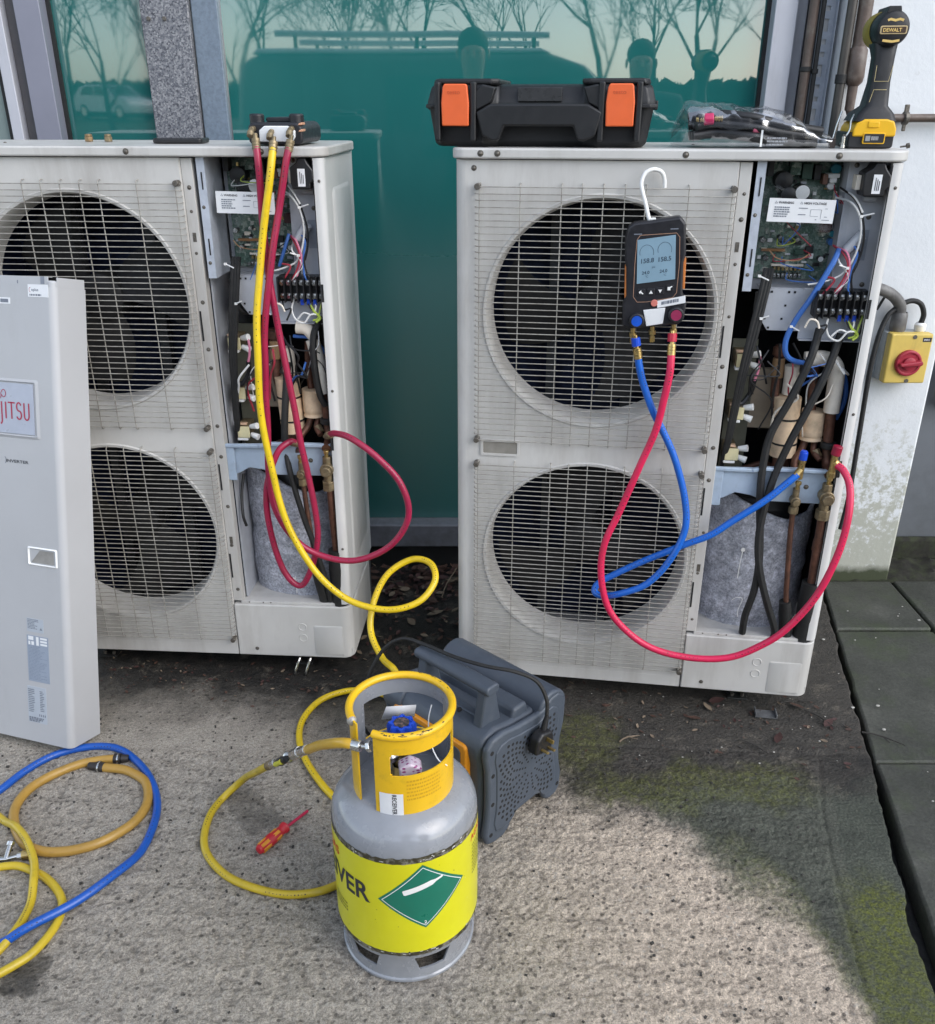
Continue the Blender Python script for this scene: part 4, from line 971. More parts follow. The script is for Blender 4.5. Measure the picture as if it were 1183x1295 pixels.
    bb.box((.612,.055,.500),(.633,.062,.590)); bb.build('bracket_rib', BRKT, VB, .002)
    for (u, z) in ((.822,.556),(.868,.562),(.868,.538)): screw(VB, u, .062, z, .9)
    settle(U, (-.008,-.045,.010))
    # compressor jacket
    bb = MB(); nu, nz_ = 40, 26; vs = []
    for j in range(nz_+1):
        for i in range(nu+1):
            t = i/nu; a = R_(200+140*t); u = .738+.139*math.cos(a)*1.02; v = .182+.125*math.sin(a)
            z = .12+(.365+.03*math.sin(t*5.5+.6)+.012*N3(t, 0, 9, seed))*j/nz_
            k = .006*N3(u*1., z, 16, seed)+.004*N3(u, z, 40, seed+3); dirv = Vector((math.cos(a), math.sin(a)))
            vs.append((u+dirv.x*k, v+dirv.y*k, z))
    bb.add(vs, [(j*(nu+1)+i, j*(nu+1)+i+1, (j+1)*(nu+1)+i+1, (j+1)*(nu+1)+i) for j in range(nz_) for i in range(nu)])
    fj_ = bb.build('felt_jacket', FELT, U, fix=False); sm_ = fj_.modifiers.new('thick', 'SOLIDIFY'); sm_.thickness = .009; sm_.offset = -1
    bb = MB(); bb.cyl((.738,.19,.08),(.738,.19,.47),.105,n=28); bb.lathe([(.105,.47),(.095,.495),(.05,.515),(.0001,.52)], o=(.738,.19,0), n=28); bb.build('compressor', M('compressor_black',(.02,.02,.02),.5,.2), U)
    bb = MB()
    if not left:
        bb.tube(cr([(.700,.052,.375),(.697,.050,.34),(.696,.050,.30)], 5), .0011, 5); bb.cyl((.700,.0545,.378),(.700,.050,.378),.005,n=8)
        bb.tube(cr([(.69,.0535,.235),(.70,.050,.245),(.715,.050,.242),(.708,.050,.21),(.71,.050,.19)], 5), .0010, 5)
    else: bb.tube(cr([(.74,.05,.22),(.742,.046,.19),(.741,.046,.17)], 5), .001, 5); bb.cyl((.735,.055,.21),(.735,.050,.21),.004,n=8)
    bb.build('stitching', WHITEP, fj_)
    settle(U, (0,0,0))
    # service valves and interconnecting pipes
    for (u, v, zc, s, pts, iz) in ((.803,.046,.545,.85,[(.803,.05,.51),(.806,.05,.44),(.812,.05,.36),(.82,.05,.27),(.83,.052,.20)], .255),
                                  (.869,.044,.560,1.25,[(.869,.05,.52),(.871,.05,.45),(.872,.052,.38),(.874,.055,.30),(.868,.06,.2)], .31)):
        bb = MB(); bb.cyl((u,v+.02,zc-.02),(u,v-.014*s,zc-.02),.0135*s,n=14); bb.cyl((u,v,zc-.044*s),(u,v,zc+.012),.0095*s,n=8); bb.cyl((u,v,zc-.062*s),(u,v,zc-.042*s),.0135*s,n=6)
        bb.cyl((u,v-.014*s,zc-.02),(u,v-.024*s,zc-.02),.0105*s,n=8); sv = bb.build('service_valve', BRASSD, U, .0015)
        bb = MB(); bb.cyl((u,v-.004,zc+.010),(u,v-.006,zc+.030),.0052,n=10); bb.cyl((u,v-.0065,zc+.022),(u,v-.0068,zc+.03),.0072,n=6); bb.build('service_port', BRASS, sv, .0008)
        tubepart('line_pipe', pts, .0075*s, COPPER, U, 12)
        bb = MB(); nn = 14; hb_ = []
        P0 = Vector((pts[-2][0], pts[-2][1], iz)); P1 = Vector((pts[-1][0]+.008, .062, .135))
        bb.tube([P0, P0.lerp(P1,.3)+Vector((0,.0,0)), P0.lerp(P1,.7), P1], [.0165*s,.0185*s,.018*s,.019*s], 16); bb.build('pipe_lagging', RUBBER, U, fix=False)
    bb = MB(); bb.cyl((.873,.055,.395),(.874,.055,.425),.0125,n=14); bb.build('pipe_joint', COPPER, U, .002)
    settle(U, (-.011,-.038,.010))
    # supply cables crossing down to the base
    if left:
        tubepart('power_cable', [(.862,.06,.91),(.845,.045,.87),(.843,.042,.80),(.85,.045,.73),(.862,.05,.70)], .0085, RUBBER, U)
        tubepart('power_cable', [(.77,.075,.80),(.765,.06,.74),(.757,.05,.66),(.752,.05,.60)], .009, RUBBER, U)
        tubepart('power_cable', [(.752,.05,.60),(.765,.03,.53),(.79,.022,.42),(.815,.02,.33),(.838,.025,.22),(.845,.03,.165)], .0075, RUBBER, U)
        tubepart('power_cable', [(.775,.05,.58),(.79,.045,.585),(.80,.05,.57)], .006, RUBBER, U)
        tubepart('wire', [(.626,.09,.50),(.622,.07,.45),(.626,.05,.40),(.632,.05,.37)], .004, BLACK, U)
    else:
        tubepart('power_cable', [(.796,.055,.925),(.782,.035,.86),(.752,.03,.77),(.722,.03,.69),(.714,.026,.62),(.716,.022,.54),(.727,.018,.45),(.735,.016,.37),(.733,.016,.29),(.722,.02,.22),(.722,.026,.165)], .0088, RUBBER, U)
        tubepart('power_cable', [(.842,.055,.915),(.822,.035,.84),(.792,.028,.75),(.764,.026,.67),(.742,.024,.59),(.728,.014,.51),(.725,.010,.43),(.738,.006,.35),(.768,.010,.26),(.795,.02,.19),(.80,.03,.15)], .0088, RUBBER, U)
    settle(U, (-.004,-.018,.004))
    if left:
        for u in (.735, .765):
            bb = MB(); bb.tube(cr([(u,.01,.004-loc[2]),(u-.004,-.004,.010-loc[2]),(u+.006,.012,.045-loc[2]),(u+.01,.04,-.002)], 4), .0035, 6); bb.build('wire_prop', STEEL, U)
    else:
        bb = MB(); bb.box((.775,-.020,.002-loc[2]),(.830,.012,.005-loc[2])); bb.box((.775,-.020,.005-loc[2]),(.7785,.012,.014-loc[2])); bb.box((.8265,-.020,.005-loc[2]),(.830,.012,.014-loc[2])); bb.build('bracket_end', M('dull_bracket', (.15,.155,.16), .5, .3, var=.3, vs=60), U, .001)
    # a little more of the tangle
    rg2 = random.Random(seed+40)
    for k in range(16):
        u0 = rg2.uniform(.66, .86); z0 = rg2.uniform(.80, .90); u1 = u0+rg2.uniform(-.05,.05); z1 = z0-rg2.uniform(.03,.16); v0 = rg2.uniform(.02,.05)
        tubepart('wire', [(u0,v0,z0),(u0+rg2.uniform(-.03,.03),v0-.01,z0-.03),(u1+rg2.uniform(-.03,.03),v0,(z0+z1)/2),(u1,v0+.02,z1)], rg2.choice((.0012,.0018,.0026)), rg2.choice((BLACK,BLACK,BLACK,WHITEW2,REDW,BLUEW,CREAM2)), U, 5, 5)
    for k in range(12):
        u0 = rg2.uniform(.70, .86); z0 = rg2.uniform(1.03, 1.24); u1 = u0+rg2.uniform(-.06,.05); z1 = z0+rg2.uniform(-.06,.06); v0 = .055
        tubepart('wire', [(u0,v0+.02,z0),(u0+.01,v0,z0-.01),(u1,v0,z1-.012),(u1,v0+.02,z1)], .0013, rg2.choice((BLACK,WHITEW2,REDW,BLUEW,GREENW)), U, 5, 5)
    return U
UR_ = make_unit((-.0261, 2.018, .0645), -.1434, 'dirty beige twin fan outdoor unit under the black and orange case, cover off', 5, False)
UL_ = make_unit((-1.2027, 2.1242, .0645), -.064, 'dirty beige twin fan outdoor unit behind the leaning cover panel, cover off', 8, True)
# =================================================================== SMALLER THINGS
def uw(u, v, z, right=True):
    x, y, a = (-.0261, 2.018, -.1434) if right else (-1.2027, 2.1242, -.064)
    return Vector((x+u*math.cos(a)-v*math.sin(a), y+u*math.sin(a)+v*math.cos(a), z+.0645))
RZR, RZL = -.1434, -.064
LIDZ = 1.2905

# ---------------------------------------------------------------- leaning cover panel
cp = thing('cover_panel', 'removed pale grey service cover leaning on the left unit, red brand plate and stickers', 'panel', (-.9461, 1.7264, .0305), rot=(R_(-13.35), R_(-1.66), R_(-18.77)))
PANEL = M('pale_panel_paint', (.45,.455,.465), .38, var=.03, vs=6, dirt=((.30,.29,.27), .15, 14), streak=True)
PANELR = PANEL
bb = MB(); HP = 1.0971; q = .016; prof = [(-.325, 0), (-q, 0)]+[(-q+q*math.sin(R_(a)), q-q*math.cos(R_(a))) for a in range(15, 91, 15)]+[(0, .0977)]
for (a, b_), (c, d) in zip(prof, prof[1:]):
    bb.add([(a,b_,0),(c,d,0),(c,d,HP-.022),(a,b_,HP-.022)], [(0,1,2,3)])
bb.add([(-.325,0,0),(-.325,.03,0),(-.325,.03,HP-.022),(-.325,0,HP-.022)], [(0,1,2,3)])
bb.add([(-.325,0,.0),(-.016,0,.0),(0,.016,.0),(0,.0977,.0),(-.01,.0977,.0),(-.012,.02,.0),(-.325,.012,0)], [(0,1,2,3,4,5,6)])
bb.add([(0,.0977,0),(-.012,.0977,0),(-.012,.0977,HP-.022),(0,.0977,HP-.022)], [(0,1,2,3)])
o = bb.build('face', PANEL, cp, sharp=50, wn=True)
bb = MB(); bb.box((-.325,.004,HP-.0225),(-.017,.0065,HP)); bb.box((-.325,.0065,HP-.0012),(-.020,.022,HP)); tf = bb.build('top_flange', PANEL, cp, .0008)
bb = MB(); bb.box((-.0035,.014,HP-.0225),(-.001,.0967,HP-.001)); bb.build('side_flange', PANEL, cp, .0008)
bb = MB(); bb.lathe([(.011,HP-.024),(.011,HP-.012),(.007,HP-.008)], o=(-.0125,.0125,0), n=14); bb.build('corner_fold', PANEL, cp)
bb = MB(); bb.box((-.036,.0030,HP-.016),(-.026,.0042,HP)); bb.box((-.100,.0030,HP-.016),(-.0985,.0042,HP-.009)); bb.build('slot', M('slot_blue_grey',(.22,.24,.28),.5), tf)
def pf(d): return lambda x, y: (x, -d, y)
# brand plate in its pressed frame
o, i_ = rrect(-.300,.752,-.0405,.889,.006,4), rrect(-.294,.758,-.047,.883,.004,4); n = len(o)
bb = MB(); bb.add([(x,-.0002,z) for x, z in o]+[(x,-.0030,z) for x, z in i_]+[(x+(.002 if x < -.17 else -.002),-.0012,z+(.002 if z < .82 else -.002)) for x, z in i_], [(i,(i+1) % n,n+(i+1) % n,n+i) for i in range(n)]+[(n+i,n+(i+1) % n,2*n+(i+1) % n,2*n+i) for i in range(n)]); bb.build('plate_frame', PANEL, cp)
bb = MB(); bb.box((-.290,-.0018,.7625),(-.0535,-.0006,.8785)); bpl = bb.build('brand_plate', M('brand_plate_silver', (.42,.45,.53), .35, .15, var=.04), cp)
BRED = M('brand_red', (.40,.03,.07), .5, var=.05)
def gl(x, y): return (x, -.0024, y)
# tall narrow capitals, drawn as strokes: F U J I T S U
def strokes(paths, w, par, mat, name, map_):
    bb = MB()
    for pth in paths:
        P = [Vector((p[0], p[1], 0)) for p in pth]; N = len(P); L = []; Rt = []
        for i in range(N):
            t = (P[min(i+1, N-1)]-P[max(i-1, 0)]); t.normalize(); nn = Vector((-t.y, t.x, 0))*(w/2); L.append(P[i]+nn); Rt.append(P[i]-nn)
        bb.add([map_(p.x, p.y) for p in L+Rt], [(i, i+1, N+i+1, N+i) for i in range(N-1)])
    return bb.build(name, mat, par, fix=False)
def arcp(cx, cy, rx, ry, a0, a1, n=12): return [(cx+rx*math.cos(R_(a0+(a1-a0)*i/n)), cy+ry*math.sin(R_(a0+(a1-a0)*i/n))) for i in range(n+1)]
zb, zt = .7960, .8345
W_ = .0150
def U_(x): return [[(x,zt),(x,zb+.010)]+arcp(x+.006,zb+.010,.006,.010,180,360)+[(x+.012,zt)]]
pa = []
pa += U_(-.0780)                                                         # U
sx = -.0975
pa += [arcp(sx+.006,zt-.0095,.0055,.0095,20,270,14)+arcp(sx+.006,zb+.0100,.0060,.0095,90,-160,14)]   # S
pa += [[(-.1195,zt-.001),(-.1015,zt-.001)],[(-.1105,zt),(-.1105,zb)]]     # T
pa += [[(-.1255,zt),(-.1255,zb)]]                                        # I
pa += [[(-.1360,zt),(-.1360,zb-.004)]+arcp(-.1410,zb-.004,.005,.009,0,-80,6)]   # J
pa += U_(-.1630)
pa += [[(-.1720,zt),(-.186,zt)],[(-.186,zt),(-.186,zb)],[(-.186,(zt+zb)/2),(-.174,(zt+zb)/2)]]
strokes(pa, .0034, bpl, BRED, 'brand_lettering', gl)
inf = [arcp(-.1295,.8540,.0055,.0085,-150,170,18), arcp(-.1420,.8490,.0060,.0075,-170,150,18), [(-.1365,.8505),(-.1345,.8500)]]
strokes(inf, .0017, bpl, BRED, 'brand_symbol', gl)
lettering('INVERTER', .0135, lambda x, y: (-.134+x*.98, -.0006, .6935+y*.72), M('grey_badge', (.06,.065,.075), .4), cp, 'inverter_badge', True)
strokes([arcp(-.139,.698,.006,.009,60,-60,8)], .0016, cp, GREYPR, 'badge_mark', lambda x, y: (x,-.0006,y))
# pull recess
o, i_ = rrect(-.0885,.4505,-.0105,.4965,.004,3), rrect(-.0855,.4535,-.0135,.4935,.003,3); n = len(o)
bb = MB(); bb.add([(x,-.0005,z) for x, z in o]+[(x,-.0032,z) for x, z in i_]+[(x*.92-.004,.0006,z*.9+.0473) for x, z in i_],[(i,(i+1) % n,n+(i+1) % n,n+i) for i in range(n)]+[(n+i,n+(i+1) % n,2*n+(i+1) % n,2*n+i) for i in range(n)])
pr = bb.build('pull_recess', WHITEP, cp)
bb = MB(); bb.add([(-.0800,-.0006,.458),(-.0200,-.0006,.458),(-.0200,-.0006,.489),(-.056,-.0006,.489)], [(0,1,2,3)]); bb.build('recess_floor', M('painted_recess_shade', (.27,.26,.24), .6, var=.2), pr)  # darker flat patch paints the shade inside the pull recess
# stickers
def sticker(name, x0, z0, x1, z1, mt, d=.0006, par=cp):
    bb = MB(); bb.box((x0,-d,z0),(x1,.0002,z1)); return bb.build(name, mt, par)
LBLUE = M('silver_blue_label', (.31,.36,.44), .4, .1, var=.05); LPALE = M('pale_blue_label', (.43,.47,.52), .45, var=.04)
s = sticker('sticker', -.056, 1.0735, -.006, 1.1010, PAPER); bb = MB(); rg = random.Random(4)
print_lines(bb, -.052, 1.0805, .044, .005, 1, pf(.0008), rg, .8); bb.build('print', GREYPR, s)
lettering('nplus', .0085, lambda x, y: (-.0475+x, -.0008, 1.0865+y), GREYPR, s, 'sticker_lettering', True)
strokes([arcp(-.0500,1.089,.0026,.0050,70,290,10)], .0010, s, BRED, 'sticker_mark', pf(.0008))
s = sticker('sticker', -.131, 1.0560, -.1020, 1.0700, PAPER); sticker('print_block', -.1265, 1.0590, -.1065, 1.0670, GREYPR, .0008, s)
s = sticker('sticker', -.1000, .2830, -.0560, .3170, LPALE); bb = MB(); print_lines(bb, -.098, .316, .032, .026, 7, pf(.0008), rg); bb.add([pf(.0008)(-.066,.290),pf(.0008)(-.059,.290),pf(.0008)(-.0625,.297)], [(0,1,2)]); bb.build('print', GREYPR, s)
s = sticker('sticker', -.1020, .1560, -.0450, .2740, LBLUE); bb = MB()
for (x0,z0,x1,z1) in ((-.098,.262,-.084,.272),(-.098,.250,-.093,.259),(-.090,.250,-.083,.259),(-.077,.250,-.070,.272)): bb.add([pf(.0008)(x0,z0),pf(.0008)(x1,z0),pf(.0008)(x1,z1),pf(.0008)(x0,z1)], [(0,1,2,3)])
for k in range(3): z = .2515+.0075*k; bb.add([pf(.0008)(-.066,z),pf(.0008)(-.048,z),pf(.0008)(-.048,z+.005),pf(.0008)(-.066,z+.005)], [(0,1,2,3)])
bb.build('print', PAPER, s)
bb = MB(); print_lines(bb, -.099, .248, .05, .088, 24, pf(.0008), rg, .35); bb.build('fine_print', M('faint_print', (.22,.26,.33), .5), s)
s = sticker('sticker', -.1075, .0480, -.0570, .1420, LPALE); bb = MB(); print_lines(bb, -.1055, .136, .018, .062, 13, pf(.0008), rg); print_lines(bb, -.074, .134, .013, .055, 12, pf(.0008), rg); print_lines(bb, -.1055, .0625, .046, .013, 3, pf(.0008), rg, .9)
for k in range(4): bb.add([pf(.0008)(-.078+.005*k,.066),pf(.0008)(-.0755+.005*k,.066),pf(.0008)(-.0755+.005*k,.072),pf(.0008)(-.078+.005*k,.072)], [(0,1,2,3)])
bb.build('print', GREYPR, s)

for o in cp.children_recursive:
    if o.name.split('.')[0] not in ('face', 'top_flange', 'side_flange', 'corner_fold', 'slot'):
        for vv in o.data.vertices: vv.co.x = vv.co.x*1.1-.0065; vv.co.z = vv.co.z*.978+.003
# ---------------------------------------------------------------- gas bottle
GB = thing('gas_bottle', 'grey recovery gas bottle with bright yellow label band and yellow collar', 'gas cylinder', (-.112, 1.245, .001))
GREYB = M('grey_bottle_paint', (.27,.285,.31), .24, var=.08, vs=16, dirt=((.15,.145,.135), .28, 18), coat=.6, rv=.10)
YELC = M('collar_yellow_paint', (.80,.48,.010), .38, var=.06, vs=14, dirt=((.12,.08,.03), .22, 36), coat=.2)
def yel_label():
    m, nt, b = new_mat('yellow_label'); pos = geo_pos(nt)
    c = mix(nt, ramp(nt, nz(nt, pos, 10, 5), [(.3, 0.), (.7, 1.)]).outputs[0], (.64,.60,.004), (.70,.67,.008))
    sc = ramp(nt, nz(nt, pos, 55, 6, .75, (1, 1, 2.2)), [(.70, 0.), (.74, 1.)]).outputs[0]
    c = mix(nt, mth(nt, 'MULTIPLY', sc, .6), c, (.55,.52,.20))
    lnk(nt, c, b.inputs['Base Color']); b.inputs['Roughness'].default_value = .33; b.inputs['Coat Weight'].default_value = .3
    bumpn(nt, b, nz(nt, pos, 7, 3), .25, .006); return m
YLAB = yel_label()
bb = MB(); bb.lathe([(.0001,.045),(.09,.05),(.124,.072),(.1295,.095),(.1297,.302),(.1280,.316),(.1235,.330),(.114,.343),(.100,.353),(.082,.360),(.06,.366),(.035,.371),(.0001,.373)], n=72); body = bb.build('body', GREYB, GB, sharp=50)
RB = .1302
def cyl_map(r): return lambda s, z: (r*math.sin(s/RB), -r*math.cos(s/RB), z)
def wrap_mesh(poly_rows, r): pass
# label band with chipped dark edges
rg = random.Random(8); n = 140; vs = []; mi = []; fs = []
def edge(z, a, k): return [z+a*N3(i*.31, k, 1.7)+a*.9*N3(i*1.3, k, 1.1) for i in range(n)]
lo2, lo1, hi1, hi2 = edge(.0758,.0026,1), [.0855]*n, [.2905]*n, edge(.3020,.0028,5)
lo1 = [z+.0022*max(0, N3(i*.9, 2, 1.)) for i, z in enumerate(lo1)]; hi1 = [z-.0022*max(0, N3(i*.9, 8, 1.)) for i, z in enumerate(hi1)]
def band(za, zb_, ra, rb, rows=2):
    bb = MB(); vs = []
    for j in range(rows+1):
        for i in range(n):
            t = 2*math.pi*i/n; z = za[i]+(zb_[i]-za[i])*j/rows; r = ra+(rb-ra)*j/rows; vs.append((r*math.cos(t), r*math.sin(t), z))
    bb.add(vs, [(j*n+i, j*n+(i+1) % n, (j+1)*n+(i+1) % n, (j+1)*n+i) for j in range(rows) for i in range(n)]); return bb
CHIP = M('chipped_dark_edge', (.045,.038,.018), .55, var=.3, vs=60, dirt=((.62,.60,.52), .45, 55))
band(lo1, hi1, RB+.0004, RB+.0004, 3).build('label_band', YLAB, GB, fix=False)
band(lo2, [z+.0006 for z in lo1], RB-.0003, RB+.0002).build('label_edge', CHIP, GB, fix=False); band([z-.0006 for z in hi1], hi2, RB+.0002, RB-.0002).build('label_edge', CHIP, GB, fix=False)
def wrap(vs, fs, r, step=.004):
    """flat (s, z) faces cut into narrow strips and wrapped on the cylinder"""
    bm = bmesh.new(); V = [bm.verts.new((a, b_, 0)) for a, b_ in vs]
    for f in fs:
        try: bm.faces.new([V[i] for i in f])
        except ValueError: pass
    bmesh.ops.triangulate(bm, faces=bm.faces)
    a0 = min(v[0] for v in vs); a1 = max(v[0] for v in vs); x = math.floor(a0/step)*step
    while x < a1:
        x += step; bmesh.ops.bisect_plane(bm, geom=bm.verts[:]+bm.edges[:]+bm.faces[:], plane_co=(x,0,0), plane_no=(1,0,0))
    b2 = MB(); bm.verts.index_update(); m_ = cyl_map(r)
    b2.add([m_(v.co.x, v.co.y) for v in bm.verts], [tuple(v.index for v in f.verts) for f in bm.faces]); bm.free(); return b2
def wrap_text(txt, size, s0, z0, mat, par, name, r=RB+.0009, bold=False, xs_=1., right=True):
    vs, fs = text_tris(txt, size, bold); w = max(v[0] for v in vs)
    wrap([(s0+(v[0]-(w if right else 0))*xs_, z0+v[1]) for v in vs], fs, r).build(name, mat, par, fix=False)
DEG = RB*math.pi/180
wrap_text('RECEIVER', .058, -24.5*DEG, .1930, PRINT, GB, 'receiver_lettering', bold=True, xs_=.86)
wrap_text('A-GAS', .026, -57*DEG, .2520, M('label_red', (.60,.06,.02), .5), GB, 'red_lettering', bold=True)
wrap_text('AGAS', .018, 84*DEG, .2700, M('label_red', (.60,.06,.02), .5), GB, 'red_lettering', bold=True)
bb = MB(); vs = []; 
def quadlist(rows): 
    v = []; f = []
    for (a, b_, c, d) in rows: k = len(v); v += [(a,b_),(c,b_),(c,d),(a,d)]; f.append((k,k+1,k+2,k+3))
    return v, f
rows = [];
for k in range(3):
    s = -70*DEG
    while s < -50*DEG: l = .002+.004*rg.random(); rows.append((s, .152-.008*k, s+l, .1555-.008*k)); s += l+.0015
for k in range(9):
    s = 66*DEG
    while s < 84*DEG: l = .002+.005*rg.random(); rows.append((s, .255-.008*k, s+l, .258-.008*k)); s += l+.0015
v_, f_ = quadlist(rows); tag(wrap(v_, f_, RB+.0009).build('label_text', M('dark_olive_print', (.20,.19,.03), .5), GB, fix=False), kind='stuff')
# green diamond with white keyline and cylinder symbol
GRN = M('diamond_green', (.004,.165,.105), .35, var=.08, vs=20, coat=.3)
cx_, cz_, hw, hh = 17.5*DEG, .2130, .0800, .0725
D4 = [(cx_-hw,cz_-.004),(cx_+.001,cz_-hh),(cx_+hw,cz_+.002),(cx_-.002,cz_+hh)]
wrap(D4, [(0,1,2,3)], RB+.0010).build('hazard_diamond', GRN, GB, fix=False)
sc_ = lambda k: [((p[0]-cx_)*k+cx_, (p[1]-cz_)*k+cz_) for p in D4]
a_, b2_ = sc_(.925), sc_(.900); wrap(a_+b2_, [(i,(i+1) % 4,4+(i+1) % 4,4+i) for i in range(4)], RB+.0014).build('diamond_border', WHITEP, GB, fix=False)
ax2 = Vector((math.cos(R_(17)), math.sin(R_(17)))); nx2 = Vector((-ax2.y, ax2.x)); c0 = Vector((cx_-.0365, cz_+.0135))
pr_ = [(0,.0040),(.002,.0056),(.052,.0056),(.056,.0040),(.060,.0026),(.072,.0022),(.073,.0018)]
ol = [c0+ax2*a-nx2*b_ for a, b_ in pr_]+[c0+ax2*a+nx2*b_ for a, b_ in pr_[::-1]]
wrap([tuple(p) for p in ol], [tuple(range(len(ol)))], RB+.0014).build('cylinder_symbol', WHITEP, GB, fix=False)
wrap_text('2', .010, cx_+.003, cz_-.062, WHITEP, GB, 'class_number', r=RB+.0014, bold=True)
# foot ring with trapezoid windows
def sheet(cols, rows, mask, ro, ri, par, name, mats, skew=None):
    """curved sheet of angles x heights with openings: outer skin material 0, inner skin 1"""
    bb = MB(); nc, nr = len(cols), len(rows); cl = abs(cols[-1]-cols[0]-2*math.pi) < 1e-6
    def pt(i, j, r):
        a, z = cols[i], rows[j](cols[i]) if callable(rows[j]) else rows[j]
        if skew: a = skew(i, j, a)
        rr = r(z) if callable(r) else r
        return (rr*math.cos(a), rr*math.sin(a), z)
    M_ = [[mask((cols[i]+cols[i+1])/2, j) for j in range(nr-1)] for i in range(nc-1)]
    def get(i, j):
        if j < 0 or j >= nr-1: return False
        if i < 0 or i >= nc-1:
            if not cl: return False
            i %= nc-1
        return M_[i][j]
    for i in range(nc-1):
        for j in range(nr-1):
            if not M_[i][j]: continue
            O = [pt(i,j,ro),pt(i+1,j,ro),pt(i+1,j+1,ro),pt(i,j+1,ro)]; I = [pt(i,j,ri),pt(i+1,j,ri),pt(i+1,j+1,ri),pt(i,j+1,ri)]
            bb.mat(0).add(O, [(0,1,2,3)]); bb.mat(1).add(I, [(3,2,1,0)]); bb.mat(0)
            for di, dj, (a, b_) in ((0,-1,(0,1)),(1,0,(1,2)),(0,1,(2,3)),(-1,0,(3,0))):
                if not get(i+di, j+dj): bb.add([O[a],O[b_],I[b_],I[a]], [(0,1,2,3)])
    return bb.build(name, mats, par, sharp=40, fix=True)
cols = []; win_c = [R_(-90-36+60*k) for k in range(6)]; hwn = R_(15.5)
for k in range(6):
    for t in (-30,-24,-18,-15.5,-9,-3,3,9,15.5,18,24): cols.append(win_c[k]+R_(t))
cols.append(win_c[0]+R_(330))
def inwin(a): return any(abs(((a-c+math.pi) % (2*math.pi))-math.pi) < hwn for c in win_c)
def skw(i, j, a):
    if j in (2,):
        for c in win_c:
            d = ((a-c+math.pi) % (2*math.pi))-math.pi
            if abs(abs(d)-hwn) < 1e-3: return a-math.copysign(R_(4.5), d)
    return a
rs = [0.,.014,.030,.064,.074,.088]
prof_r = lambda z: .1215 if z < .029 else (.1215+.0035*(z-.029)/.03 if z < .06 else .125+.0045*min(1, (z-.06)/.02))
sheet(cols, rs, lambda a, j: not (j == 2 and inwin(a)), lambda z: prof_r(z), lambda z: prof_r(z)-.0035, GB, 'foot_ring', [GREYB, GREYB], skw)
bb = MB(); bb.lathe([(.1215,.0),(.124,.003),(.124,.008),(.1215,.011)], n=64); bb.build('foot_rim', GREYB, GB)
# collar: angles from the front (-90 deg), clockwise negative
A = lambda d: R_(d-90)
cd = sorted(set([-100+4.273*k for k in range(0, 12)]+[-53]+[-27.6+3.9*k for k in range(0, 33)]+[100,104,107,110]+[110+5*k for k in range(0, 29)]+[-9+.0, -7.2, 78.2, 80., 125., 235., 250., 255., 260.]))
cd = [c for c in cd if c <= 260.001 and (c <= -52.9 or c > -28)]
cols = [A(c) for c in cd]
zs = [.352,.375,.405,.437,.4405,.4775,.481,.500,.516]
def cmask(a, j):
    d = math.degrees(a)+90; z = (zs[j]+zs[j+1])/2
    if -53 < d < -27.6: return False
    if -100 <= d <= -53: return z > .352
    if -9 < d < 80 and .437 < z < .481:
        return (d < -7.2 or d > 78.2) and (z < .4405 or z > .4775)
    if 125 < d < 235 and .405 < z < .481: return False
    if 78 < d < 250: return z > .352
    return True
sheet(cols, zs, cmask, .0875, .0845, GB, 'collar', [YELC, GREYB])
cr_pts = [(.0868*math.cos(A(d)), .0868*math.sin(A(d)), .5165) for d in [-27.6+3.8*k for k in range(0, 73)]+[249, 254, 260, 266, 272, 278, 284, 290, 296]]
bb = MB(); bb.tube(cr_pts, .0068, 12); bb.build('collar_rim', YELC, GB, fix=False)
# weld scar at the end of the rim
bb = MB(); bb.sph((.0868*math.cos(A(295)), .0868*math.sin(A(295)), .512), .0085, 10, (1,1,1.1)); bb.build('weld', M('bare_weld',(.40,.38,.34),.5,.4,var=.3,vs=80), GB)
# paint chips on the rim: dark scuffs
bb = MB(); rg = random.Random(3)
for k in range(26):
    d = rg.choice([rg.uniform(-20, 60), rg.uniform(-20, 60), rg.uniform(90, 200)]); t = R_(rg.uniform(20, 75) if d < 80 else rg.uniform(70, 110)); w = rg.uniform(.6, 4.0); h = R_(rg.uniform(4, 16))
    for m_ in range(rg.choice((1, 2, 3))):
        d1 = d+rg.uniform(-2, 2); P = []
        for (dd, tt) in ((0,0),(w*.5,-h*.4),(w,h*.2),(w*.7,h),(w*.2,h*.8)):
            a = A(d1+dd); th = t+tt; r = .0868+.00695*math.cos(th); P.append((r*math.cos(a), r*math.sin(a), .5165+.00695*math.sin(th)))
        bb.add(P, [(0,1,2,3,4)])
bb.build('scuff', M('scuff_dark', (.03,.025,.02), .6), GB, fix=False)
